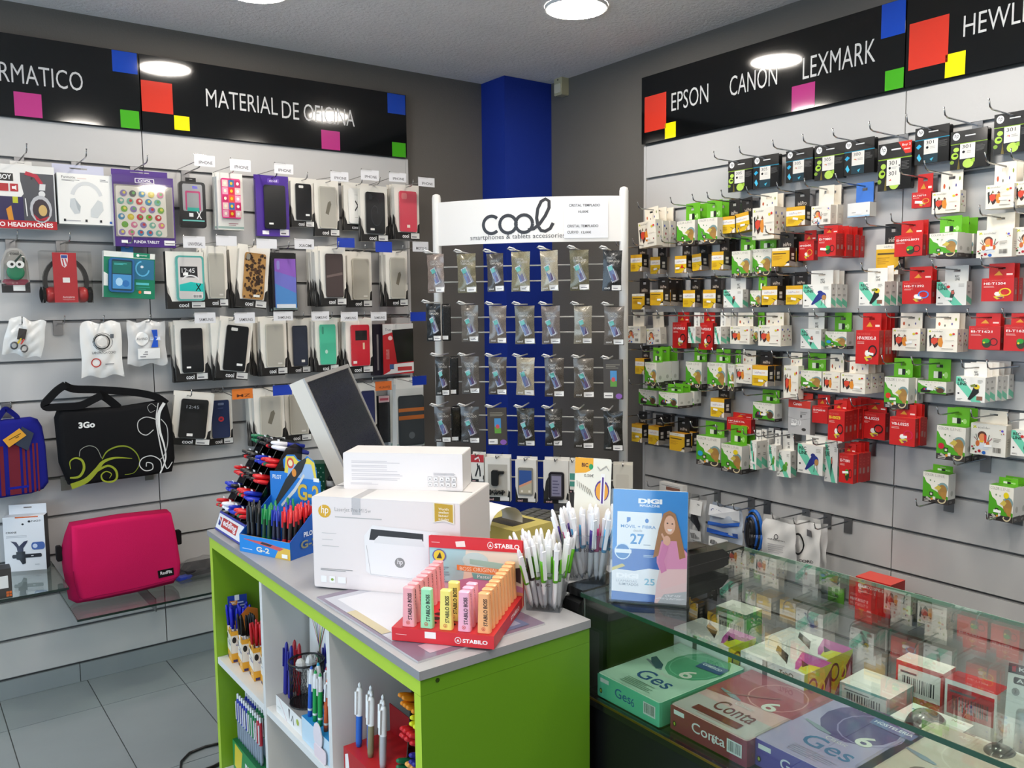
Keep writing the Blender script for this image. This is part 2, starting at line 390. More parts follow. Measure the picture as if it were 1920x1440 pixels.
# ------------------------------------------------------------------ ceiling lamps and alarm sensor
def lamp(x, y, label):
    t = thing('ceiling_downlight', label, 'ceiling light', (x, y, CEIL))
    b = MB().lathe([(.118, -.012), (.12, -.006), (.12, -.0005)], 'd8d8d6', 24, caps=False); b.lathe([(.104, -.012), (.118, -.012)], 'd8d8d6', 24, caps=False)
    obj('trim_ring', b.mesh('trim_ring', 'plastic'), t)
    me = MB().add([(.11*math.cos(-2*math.pi*i/28), .11*math.sin(-2*math.pi*i/28), -.0135) for i in range(28)], [tuple(range(28))], 'fff').mesh('diffuser', 'lamp')
    obj('diffuser', me, t)
lamp(-.625, -1.12, 'round white ceiling downlight near the blue column')
lamp(-1.672, -.61, 'round white ceiling downlight near the MATERIAL DE OFICINA sign')
for k, (x, y) in enumerate([(-3.1, -.75), (-1.75, -2.2), (-.75, -3.1), (-2.75, -2.75), (-1.5, -3.9), (-3.0, -4.1), (-4.1, -2.4), (-2.2, -5.3), (-.7, -5.0), (-4.2, -4.6), (-.68, -2.35), (-2.2, -3.3)]):  # unseen lamps, several added to brighten the counter fronts and lower ink wall
    lamp(x, y, 'round ceiling downlight out of view, %s of the shop floor lamps' % ordn(k))
p = onX(1058, 181, .015)
t = thing('alarm_sensor', 'small cream alarm motion sensor high on the wall beside the blue column', 'sensor', (.019, p.y, p.z), (0, 0, -math.pi/2))
obj('housing', MB().prism(rrect(-.03, 0, .03, .105, .008), -.045, 0, 'b9b08e').mesh('housing', 'plastic'), t)
obj('lens', MB().prism(rrect(-.024, .012, .024, .055, .006), -.049, -.044, 'd3ccb4').mesh('lens', 'plastic'), t)
obj('lamp_dot', MB().prism(ell(0, .075, .004, .004, 8), -.0465, -.044, '332a20').mesh('lamp_dot', 'plastic'), t)
# ================================================================== ink wall
def logo_hp(x, y, r, k=1.0, bgc='f2f2f2', fg='1b1d22'):
    return [('e', x, y, r, r*k, bgc), ('t', 'hp', x-r*.62, y-r*k*.62, x+r*.55, y+r*k*.78, fg, 0.0, .18)]
def art_hp(num, tone, two=False, buy=False, tri=False):
    g = tone == 'g'; lead = '9cc43a' if g else '2f9fc0'
    a = [('r', 0, 0, 1, 1, '232424'), ('r', .0, .655, 1, .68, lead)]
    if g: a += [('e', .12, .36, .10, .09, 'a9cf45'), ('e', .14, .37, .06, .03, '20261a'), ('e', .05, .2, .06, .05, '7fa03a'), ('e', .16, .52, .08, .06, 'b6d65a'), ('p', [(.2, 0), (.28, 0), (.24, .3)], '6b5f2c'), ('e', .5, .13, .15, .12, 'b8d85e'), ('e', .66, .2, .09, .05, '9dc840')]
    else: a += [('p', [(.03, .48), (.1, .42), (.2, .5), (.12, .56)], '35aedb'), ('p', [(.06, .2), (.14, .08), (.2, .16), (.13, .3)], '4cbfe6'), ('r', .26, .02, .68, .26, '243b45'), ('p', [(.45, .12), (.5, .06), (.56, .16)], '49b7d6')]
    a += [('r', .68, 0, 1, .655, '0d0d0d'), ('x', .71, .42, .95, .6, 6, '555555')]
    z0 = .1 if two else .26
    a += [('r', .27, z0, .68, .655, 'e6e3dc'), ('t', num, .33, .53, .56, .62, '333333')]
    if two: a += [('t', num, .33, .31, .56, .4, '333333'), ('e', .36, .47, .035, .028, '161616'), ('x', .42, .45, .6, .5, 2, 'aaaaaa'), ('p', [(.34, .2), (.4, .24), (.42, .2)], 'c86a5a')]
    elif tri: a += [('p', [(.33, .42), (.38, .46), (.4, .42)], 'c2a83a'), ('p', [(.38, .42), (.43, .4), (.42, .45)], 'c24a6a'), ('x', .46, .4, .64, .48, 2, 'b5b2ac')]
    else: a += [('e', .37, .44, .04, .035, '161616'), ('x', .46, .4, .62, .48, 2, 'b5b2ac')]
    a += [('r', .0, .68, 1, 1, '2a2928'), ('r', .4, .84, .68, .87, 'e8e8e8')] + logo_hp(.16, .86, .1, 1.0)
    if buy: a += [('p', [(.6, 1), (1, 1), (1, .74), (.82, .74)], 'd22f22'), ('t', 'Buy 2', .72, .89, .97, .95, 'f2e6e0', .01), ('x', .78, .82, .97, .87, 1, 'f0c8c0')]
    return a
def art_ink(plain=False, mark=None):
    if plain: a = [('r', 0, 0, 1, 1, 'e4b01c'), ('r', 0, .84, 1, 1, 'efe8d6'), ('t', 'inkPro', .35, .88, .72, .95, '8a8a90'), ('x', .06, .66, .85, .78, 1, '5a4310'), ('x', .06, .35, .6, .6, 4, 'c78f18'), ('p', [(.72, 0), (1, .24), (1, 0)], 'ece6da'), ('p', [(.78, .16), (1, .3), (1, .14)], '2a2421')]
    else: a = [('r', 0, 0, 1, 1, 'e6bc1a'), ('r', 0, .8, 1, 1, 'e4ac22'), ('r', 0, .52, 1, .8, 'f1ebe2'), ('t', 'inkPro', .16, .6, .58, .71, '9a8fb0'), ('t', 'Jet', .6, .6, .82, .71, 'd59a30'), ('x', .08, .15, .45, .42, 4, 'c08a10'), ('p', [(.6, .38), (1, .24), (1, .18)], '2a2421'), ('p', [(.62, 0), (1, .3), (1, 0)], 'e9dfd6'), ('p', [(.68, .0), (.82, .2), (.84, 0)], 'a8866a')]
    if mark == 'tri': a += [('p', [(.5, .28), (.78, .28), (.64, .5)], 'd8261c')]
    return a
def art_green(dot=None, wide=False, tall=False):
    b = .17 if not wide else .1
    a = [('r', 0, 0, 1, 1, 'ece7da'), ('p', [(0, b), (1, b), (1, b+.1), (.72, b+.16), (.5, .42), (.36, .46), (.3, .58), (.14, .66), (.06, .8), (0, .84)], '4fa31f'), ('r', 0, 0, 1, b, '3b3533')]
    a += [('t', 'COLOR', .06, .88, .42, .96, '9b958a'), ('t', 'LINE', .48, .88, .86, .96, 'c4bdae'), ('e', .3, .74, .03, .028, '6f8f5a'), ('e', .46, .72, .025, .022, '7f9a70'), ('e', .62, .62, .03, .026, '6f7f5a')]
    if wide: a += [('p', [(.12, .14), (.42, .14), (.48, .3), (.46, .5), (.2, .5), (.1, .3)], '26221f'), ('r', .22, .32, .27, .46, 'c03060'), ('r', .28, .32, .33, .46, '2f7fc0'), ('r', .34, .32, .39, .46, 'e6cf20'), ('e', .8, .42, .17, .24, '6f8f92'), ('e', .8, .36, .14, .2, '5a3c26'), ('p', [(.58, .5), (.72, .58), (.74, .44)], 'a9a24a')]
    else: a += [('e', .8, .55, .2, .17, '7c9a9a'), ('e', .78, .45, .18, .2, 'a37a3e'), ('p', [(.46, .5), (.62, .62), (.74, .55), (.64, .44)], 'cfb950'), ('p', [(.7, .4), (.95, .42), (.92, .16), (.78, .2)], 'b0823e'), ('s', arc(.76, .17, .16, .13, 10, -150, 9)+[(.66, .14)], .04, 'd8c8a0'), ('r', .28, .24, .42, .36, '211d1b'), ('r', .31, .26, .39, .33, 'd9d4ca'), ('p', [(.14, .14), (.34, .06), (.38, .1), (.18, .2)], 'b9b4aa'), ('r', .42, .12, .52, .22, 'e0dcd2'), ('r', .34, .1, .42, .17, 'd9922e')]
    a += [('x', .08, .03, .34, .12, 2, 'cfcac2')]
    if dot: a += [('e', .18 if dot != 'e8cf14' else .72, .4 if dot != 'e8cf14' else .76, .11, .09, dot)]
    return a
def art_eco(k=0):
    a = [('r', 0, 0, 1, 1, 'eee7d8'), ('s', [(.05, .86), (.12, .93)], .03, 'b7c534'), ('s', [(.05, .93), (.13, .86)], .03, 'c9cf40'), ('t', 'ecolider', .16, .86, .52, .93, '8f897e')]
    a += [('p', [(.06, .7), (.13, .74), (.16, .3), (.1, .2)], '24201e'), ('p', [(.12, .55), (.2, .66), (.3, .56), (.38, .62), (.42, .4), (.33, .22), (.26, .16), (.2, .3)], '3a2420'), ('p', [(.13, .55), (.22, .62), (.35, .6), (.36, .42), (.25, .3), (.15, .38)], 'd4462e'), ('p', [(.38, .58), (.5, .64), (.54, .4), (.5, .2), (.4, .24), (.36, .42)], 'df8b2c'), ('p', [(.2, .66), (.25, .78), (.3, .66)], '6f6a44'), ('p', [(.4, .64), (.46, .74), (.52, .64)], '7a4a3a')]
    a += [('e', .78, .76, .05, .05, 'd8c426'), ('e', .88, .79, .045, .045, 'cf3328'), ('e', .86, .28, .03, .035, '8a2f2c'), ('x', .5, .12, .92, .18, 1, '8d867a'), ('x', .6, .5, .9, .56, 1, 'd8d0c0')]
    return a
def art_kid():
    a = [('r', 0, 0, 1, 1, 'ebe6da'), ('s', [(.07, .84), (.14, .92)], .035, 'c2cf3a'), ('s', [(.07, .92), (.16, .85)], .03, 'd3cf3a'), ('t', 'ecolider', .2, .84, .55, .91, '8f897e')]
    a += [('e', .33, .62, .13, .14, '5a3a2c'), ('e', .34, .56, .1, .13, 'e3935a'), ('p', [(.38, .68), (.46, .62), (.46, .4), (.4, .38)], 'cf3a28'), ('p', [(.2, .36), (.45, .36), (.54, .18), (.12, .18)], 'd9dde0'), ('e', .21, .36, .06, .1, 'c9682e'), ('e', .5, .36, .05, .09, 'c9682e'), ('s', [(.1, .56), (.2, .46)], .02, '7a2f40'), ('s', [(.15, .66), (.21, .48)], .02, '4a5a40'), ('s', [(.54, .66), (.5, .46)], .02, '3a5a44'), ('s', [(.62, .56), (.52, .44)], .02, '9a3a4a'), ('p', [(.24, .46), (.4, .46), (.36, .4), (.28, .4)], 'e8b428')]
    a += [('e', .06, .24, .03, .03, 'b02a30'), ('e', .1, .17, .035, .035, '3f5a2a'), ('e', .17, .08, .03, .03, '7a2430'), ('e', .27, .12, .045, .045, 'b3202c'), ('e', .4, .08, .055, .055, '1f62b8'), ('e', .12, .28, .02, .02, '6fa03a'), ('e', .9, .82, .035, .035, '5a4fc0'), ('e', .84, .84, .018, .018, 'd8a020'), ('e', .94, .74, .018, .018, 'c03030'), ('e', .88, .72, .016, .016, '9aa030')]
    a += [('x', .66, .46, .88, .6, 3, 'a39c90'), ('b', .66, .12, .9, .28, '4c4842')]
    return a
def art_rec(bird):
    a = [('r', 0, 0, 1, 1, 'efece4'), ('p', [(0, 1), (0, .72), (.56, 0), (.88, 0), (.14, 1)], '6fceac'), ('t', 'REC', .06, .8, .34, .92, '14261c', .025), ('t', 'LINE', .06, .65, .38, .77, '14261c', .025), ('e', .1, .32, .035, .035, '2a2a2a'), ('x', .05, .06, .24, .12, 2, '77726a'), ('x', .74, .78, .92, .92, 3, 'b8b2a8')]
    if bird == 'toucan': a += [('r', .72, .08, .92, .24, '8a5a44'), ('p', [(.42, .1), (.5, .06), (.8, .4), (.78, .6), (.62, .62), (.55, .4)], '191817'), ('e', .72, .62, .1, .1, 'e2c724'), ('e', .66, .66, .08, .05, '211f1c'), ('p', [(.5, .68), (.66, .74), (.68, .62), (.52, .6)], '7f8a3a')]
    elif bird == 'blue': a += [('p', [(.3, .14), (.36, .12), (.7, .4), (.74, .66), (.6, .68), (.46, .46)], '24307c'), ('e', .72, .5, .12, .15, '2a3a92'), ('e', .76, .44, .08, .11, 'b98a4e'), ('e', .62, .66, .09, .07, '27327f'), ('s', [(.7, .34), (.66, .1)], .015, '332a24'), ('s', [(.78, .34), (.8, .1)], .015, '332a24')]
    elif bird == 'green': a += [('e', .6, .36, .17, .14, '4f9a34'), ('e', .7, .5, .1, .09, '6fae42'), ('p', [(.42, .3), (.2, .16), (.5, .22)], '3a6f2c'), ('e', .78, .48, .04, .03, '8a6a3a')]
    else: a += [('p', [(.5, .62), (.58, .66), (.62, .5), (.56, .3), (.5, .12), (.46, .34)], '2c3f36'), ('p', [(.5, .6), (.6, .62), (.6, .48), (.52, .46)], 'd06a5a')]
    if bird in ('toucan2',): a += [('e', .4, .78, .06, .06, 'd02a20')]
    return a
def art_red(var, code, sub=''):
    a = [('r', 0, 0, 1, 1, 'c81d1b'), ('t', 'INK CARTRIDGE', .07, .86, .62, .92, 'e06a60'), ('t', code, .07, .72, .07+min(.8, .085*len(code)), .82, 'f6ece8' if var != 'ycode' else 'f2d23a', .02), ('x', .07, .6, .4, .68, 2, 'e8b0a8')]
    if var == 'gp': a += [('e', .58, .28, .15, .2, '2e3a1c'), ('e', .56, .38, .12, .1, '2f9a34'), ('e', .5, .3, .04, .04, 'd8d020'), ('o', .8, .34, .13, .16, .028, '2a1412')]
    elif var in ('blue', 'yel', 'blk', 'mag', 'ycode', 'mix'):
        rc = {'blue': '4a86d8', 'yel': 'ecc818', 'blk': '1c1413', 'mag': 'd01848', 'ycode': '1c1413', 'mix': 'd89030'}[var]
        a += [('e', .56, .27, .2, .18, 'cf2a24'), ('p', [(.38, .2), (.5, .08), (.72, .16), (.7, .28), (.5, .24)], 'd8c23a'), ('p', [(.48, .18), (.62, .1), (.72, .2)], '8a2a5a'), ('e', .52, .32, .11, .09, 'efe8e0'), ('p', [(.44, .4), (.6, .42), (.62, .3), (.5, .28)], 'f2ece4'), ('o', .74, .4, .19, .17, .05, rc)]
    return a
def art_canon(): return [('r', 0, 0, 1, 1, 'b9b7b6'), ('r', 0, .78, 1, 1, 'cf3a2e'), ('t', 'Canon', .22, .85, .6, .94, 'f6e8e4', .02), ('t', '520', .14, .26, .6, .44, 'd9d8d6', .02), ('s', [(.0, .48), (.5, .42), (1, .5)], .01, '8a8886'), ('e', .72, .16, .1, .045, '3c3a38'), ('x', .55, .6, .9, .7, 2, '8f8d8b'), ('r', .56, .5, .62, .58, '2f2f2f')]
def art_epson(): return [('r', 0, 0, 1, 1, 'e4e4e0'), ('r', 0, 0, 1, .1, '9cc4e0'), ('x', .2, .3, .5, .4, 1, 'a9a9a4'), ('r', .86, .3, .9, .42, '77777a')]
KINDS = {   # description, front art, carton colours (front, side, top), tab colour, thickness
    'hp':   ('black ink blister card', None, dict(col='161616'), None, .022),
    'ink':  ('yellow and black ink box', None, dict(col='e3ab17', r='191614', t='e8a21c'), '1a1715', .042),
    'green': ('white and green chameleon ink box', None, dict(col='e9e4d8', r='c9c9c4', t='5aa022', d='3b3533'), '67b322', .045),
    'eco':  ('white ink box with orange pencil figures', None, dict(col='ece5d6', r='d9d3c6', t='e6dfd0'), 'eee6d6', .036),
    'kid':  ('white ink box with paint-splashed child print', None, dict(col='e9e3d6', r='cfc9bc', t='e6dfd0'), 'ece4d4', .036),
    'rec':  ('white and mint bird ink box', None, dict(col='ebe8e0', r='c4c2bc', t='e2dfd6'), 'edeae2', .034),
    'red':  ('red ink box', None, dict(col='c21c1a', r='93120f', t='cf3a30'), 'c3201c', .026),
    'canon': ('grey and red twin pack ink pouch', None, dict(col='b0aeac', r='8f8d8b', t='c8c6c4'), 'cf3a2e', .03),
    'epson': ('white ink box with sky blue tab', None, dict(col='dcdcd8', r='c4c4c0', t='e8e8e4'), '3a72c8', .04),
}
AO = {'A': (1170, 220), 'B': (1530, 180), 'C': (1170, 440), 'D': (1530, 400), 'E': (1170, 640), 'F': (1530, 640)}
K = 1920/390
# crop, x0, y0, x1, y1, kind, art key, extra boxes behind, slot, roll
INK = [
 ('A',965,440,1185,730,'hp',('305','g'),0,2,0), ('A',1195,400,1425,700,'hp',('305','b'),0,2,0), ('A',1492,360,1745,655,'hp',('305','b','t'),0,2,0), ('B',-10,500,255,825,'hp',('305','g','t'),0,2,0), ('B',255,440,540,765,'hp',('300','b','t'),0,2,0), ('B',575,430,882,865,'hp',('301','g','2'),0,2,0), ('B',910,360,1230,700,'hp',('301','b'),0,2,0), ('B',1240,310,1585,665,'hp',('301','g'),0,2,0), ('B',1640,240,2000,615,'hp',('301','g','t'),0,2,0),
 ('A',140,955,305,1195,'eco',0,2,3,-5), ('A',485,955,655,1180,'green','',1,3,0), ('A',683,930,860,1170,'green','',1,3,0), ('A',900,915,1022,1070,'ink',0,0,3,0), ('A',1038,880,1165,1050,'ink',0,0,3,-7), ('A',1187,830,1385,1125,'eco',0,1,3,0), ('A',1500,825,1670,1000,'ink',0,0,3,0), ('A',1730,815,1905,990,'kid',0,1,3,0), ('B',292,985,495,1115,'epson',0,0,3,0), ('B',885,885,1060,1030,'red',('mix','EI-T0715'),0,3,0), ('B',1070,880,1330,1080,'eco',0,0,3,0), ('B',1570,815,1825,1035,'eco',0,1,3,0), ('B',1832,780,2080,1000,'eco',0,0,3,0),
 ('C',62,185,165,338,'ink',0,0,4,0), ('C',243,205,335,360,'ink',0,0,4,0), ('C',470,195,575,352,'ink','tri',0,4,0), ('C',632,178,720,330,'ink',0,0,4,-4), ('C',808,158,920,322,'ink',0,1,4,0), ('C',995,150,1165,400,'green','',0,4,0), ('C',1172,132,1360,382,'green','',0,4,0), ('C',1368,122,1525,290,'ink','plain',1,4,0), ('C',1613,60,1752,238,'red',('mix','HP-N364XL'),0,4,0), ('D',18,190,182,395,'red',('gp','EI-T0801'),5,4,0), ('D',557,285,760,565,'ink','plain',0,4,0), ('D',727,200,980,395,'red',('gp','EI-603XLBKF1'),1,4,0), ('D',1045,180,1305,405,'green','',2,4,0), ('D',1480,150,1815,405,'kid',0,1,4,0), ('D',1832,120,2150,380,'kid',0,0,4,0),
 ('C',75,545,190,690,'ink','plain',0,5,0), ('C',240,508,362,652,'ink','plain',2,5,0), ('C',545,512,655,668,'ink',0,0,5,0), ('C',730,508,845,678,'ink',0,0,5,0), ('C',920,508,1095,672,'rec','hum',0,5,0), ('C',1165,515,1262,670,'green','',0,5,0), ('C',1272,475,1415,648,'ink',0,1,5,0), ('C',1495,470,1648,645,'ink',0,0,5,0), ('C',1655,458,1908,675,'rec','blue',2,5,0), ('D',395,632,635,852,'rec','toucan',2,5,0), ('D',795,622,1065,835,'red',('blue','HE-T1292'),1,5,0), ('D',1112,630,1388,848,'rec','toucan2',0,5,0), ('D',1528,598,1825,812,'red',('yel','HE-T1204'),1,5,0),
 ('C',22,845,150,1000,'kid',0,0,6,0), ('C',212,860,345,1012,'kid',0,0,6,-5), ('C',447,810,580,1048,'red',('blk','HP-N940XLB'),0,6,0), ('C',592,850,660,1000,'rec','hum',1,6,0), ('C',690,815,818,1062,'red',('blk','HP-N920XLB'),0,6,0), ('C',835,850,895,1010,'rec','hum',2,6,0), ('C',980,845,1160,1010,'eco',0,0,6,0), ('C',1162,850,1238,985,'green','',0,6,0), ('C',1242,838,1445,1028,'eco',0,1,6,0), ('C',1630,872,1820,1052,'rec','hum',0,6,0), ('D',85,1092,282,1250,'green','2f8fd0',0,6,0), ('D',365,1080,582,1392,'red',('blk','HP-N.903XL-B'),3,6,0), ('D',705,1062,958,1268,'eco',0,0,6,0), ('D',1028,1068,1302,1278,'eco',0,1,6,0), ('D',1412,1042,1698,1258,'red',('gp','EI-T1621'),1,6,0), ('D',1735,1030,2010,1272,'red',('gp','EI-T1621'),1,6,0),
 ('E',105,158,185,302,'ink',0,0,7,0), ('E',192,195,300,412,'green','',4,7,0), ('E',570,190,716,430,'green','',0,7,0), ('E',770,198,935,442,'green','e8cf14',0,7,0), ('E',957,212,1018,462,'green','',0,7,0), ('E',1026,212,1182,388,'eco',0,0,7,0), ('E',1186,225,1326,412,'ink',0,1,7,0), ('E',1475,225,1606,532,'eco',0,0,7,0), ('E',1612,270,1822,448,'green','',0,7,0), ('F',60,285,222,468,'eco',0,0,7,0), ('F',228,300,455,478,'eco',0,2,7,0), ('F',632,332,850,618,'green','d8381c',1,7,0), ('F',938,368,1205,492,'green','wide',0,7,0), ('F',1292,330,1560,558,'rec','toucan',5,7,0),
 ('E',135,448,302,598,'green','wide',0,8,0), ('E',318,472,500,612,'green','wide',3,8,0), ('E',800,528,925,698,'ink',0,0,8,0), ('E',1190,568,1392,735,'green','wide',0,8,0), ('E',1515,545,1722,860,'canon',0,0,8,0), ('E',1738,600,1880,755,'red',('','EI-PG0510'),0,8,0), ('F',112,640,262,918,'red',('ycode','BI-000ZB'),5,8,0), ('F',412,655,640,902,'red',('blk','VB-L0225'),0,8,0), ('F',682,705,912,962,'red',('mag','VB-L0225'),2,8,0), ('F',1112,785,1378,1100,'green','c8203c',1,8,0), ('F',1428,765,1752,1055,'kid',0,0,8,0), ('F',1800,830,2060,1065,'rec','toucan2',0,8,0),
 ('E',72,765,165,928,'ink',0,0,9,0), ('E',225,785,320,952,'ink',0,1,9,0), ('E',420,848,560,1012,'ink','plain',1,9,0), ('E',672,880,885,1150,'green','2f9fd0',0,9,0), ('E',895,955,1088,1212,'green','e8cf14',1,9,0), ('E',950,712,1172,838,'red',('mix','HP-N21XL'),0,9,0), ('E',1168,920,1222,1182,'rec','hum',2,9,0), ('E',1338,960,1404,1190,'rec','green',0,9,0), ('E',1412,1010,1542,1252,'rec','green',0,9,-2), ('E',1600,958,1838,1225,'rec','blue',1,9,0), ('F',80,935,200,1300,'rec','hum',0,9,0), ('F',215,1040,342,1308,'red',('gp','EI-T1801'),3,9,0),
 ('F',985,1215,1222,1495,'green','',0,10,0), ('F',1592,1337,1822,1662,'green','e8cf14',1,10,0),
]
def front_art(kind, k):
    if kind == 'hp': return art_hp(k[0], k[1], '2' in k[2:], '2' in k[2:], 't' in k[2:])
    if kind == 'ink': return art_ink(k == 'plain', k if k == 'tri' else None)
    if kind == 'green': return art_green(k if k and k != 'wide' else None, k == 'wide')
    if kind == 'eco': return art_eco()
    if kind == 'kid': return art_kid()
    if kind == 'rec': return art_rec(k)
    if kind == 'red': return art_red(*k)
    if kind == 'canon': return art_canon()
    return art_epson()
VARIANT = {'tri': 'with red triangle', 'plain': 'with plain yellow face', 'wide': 'low wide', 'hum': 'hummingbird', 'toucan': 'toucan', 'toucan2': 'red dot', 'blue': 'blue bird', 'green': 'green bird'}
def describe(kind, k):
    if kind == 'hp': return 'black ink card %s with %s print' % (k[0], 'pear' if k[1] == 'g' else 'butterfly')
    if kind == 'red': return {'gp': 'red ink box with green parrot', 'blue': 'red ink box with blue ring', 'yel': 'red ink box with yellow ring', 'mag': 'red ink box with magenta ring', '': 'plain red ink box', 'ycode': 'red ink box with yellow code', 'mix': 'red ink box with small ring', 'blk': 'red ink box with black ring'}[k[0]]
    if kind == 'ink': return 'yellow ink box' + (' with red triangle' if k == 'tri' else ' with plain face' if k == 'plain' else ' with white band')
    if kind == 'green': return 'green and white chameleon ink box' if k != 'wide' else 'low wide green ink box'
    if kind == 'rec': return 'white ink box with %s' % {'hum': 'hummingbird', 'toucan': 'toucan', 'toucan2': 'toucan and dot', 'blue': 'blue bird', 'green': 'green bird'}[k]
    return {'eco': 'white ink box with pencil figures', 'kid': 'white ink box with painted child', 'canon': 'grey ink pouch with red top', 'epson': 'white ink box with blue tab'}[kind]
NAMES = {'hp': 'ink_card', 'canon': 'ink_pouch'}
def side_print(kind):
    if kind == 'ink': return [('r', .3, .55, .7, .7, 'cfcabf'), ('r', .3, .35, .7, .5, 'b9b4aa'), ('p', [(.0, 0), (1, 0), (1, .2), (0, .28)], '8f8a84')]
    if kind == 'green': return [('r', 0, 0, 1, .17, '2e2a29'), ('e', .5, .36, .18, .09, 'a4a59e'), ('x', .2, .05, .7, .12, 2, '8b8986')]
    if kind == 'eco': return [('e', .3, .8, .1, .05, '3a4fb0'), ('e', .6, .7, .08, .04, '30302c'), ('e', .5, .5, .1, .05, 'a83a3a'), ('e', .3, .35, .08, .04, '7a9a3a'), ('e', .7, .3, .08, .04, '6a3a6a')]
    if kind == 'rec': return [('p', [(.0, .45), (0, .2), (1, .0), (1, .25)], '63b898'), ('x', .25, .5, .75, .6, 2, '55534e'), ('e', .4, .8, .12, .05, '8a8984')]
    if kind == 'red': return [('r', .3, .3, .7, .5, '8f6a66'), ('x', .3, .6, .7, .9, 3, 'a8352e')]
    if kind == 'kid': return [('x', .25, .3, .7, .6, 4, 'a9a49a')]
    return None
def hook_mesh(L):
    def mk():
        b = MB().tube([(0, 0, 0), (0, -L+.012, .002), (0, -L-.004, .008), (0, -L-.012, .03)], .0026, 'b4b4b4', 6)
        return b.mesh('prong', 'chrome')
    return cached(('hook', round(L, 3)), mk)
def bracket_mesh(): return cached('bracket', lambda: MB().box(-.016, -.006, -.052, .016, -.001, .004, '9a9a9c').box(-.013, -.001, -.003, .013, .012, .003, '9a9a9c').mesh('bracket', 'steel'))
def peg_hook(left, a, z, L, label, upper=False):
    t = thing('peg_hook', label, 'hook', (a, 0, z) if left else (0, a, z), (0, 0, 0 if left else -math.pi/2), 'chrome slat wall hooks')
    obj('bracket', bracket_mesh(), t); obj('prong', hook_mesh(L), t, (0, -.004, -.008))
    return t
ROWNAME = {2: 'top', 3: 'second', 4: 'third', 5: 'fourth', 6: 'fifth', 7: 'sixth', 8: 'seventh', 9: 'eighth', 10: 'ninth'}
rows = {}
for rec in INK:
    cr, x0, y0, x1, y1, kind, k, n, sl, roll = rec
    ox, oy = AO[cr]; T = KINDS[kind][4]
    fx = lambda v: ox+v/K
    fy = lambda v: oy+v/K
    d = min(.19, .075+n*(T+.003)) + (.0 if kind != 'hp' else -.02)
    if kind in ('ink', 'green', 'eco', 'kid', 'rec') and n == 0: d += random.uniform(0, .04)
    xm, ym = fx((x0+x1)/2), fy((y0+y1)/2)
    ya = onX(fx(x0), ym, -d).y; yb = onX(fx(x1), ym, -d).y; zt = onX(xm, fy(y0), -d).z; zb = onX(xm, fy(y1), -d).z
    rows.setdefault(sl, []).append([(ya+yb)/2, ya-yb, zb, zt-zb, d, kind, k, n, roll, T])
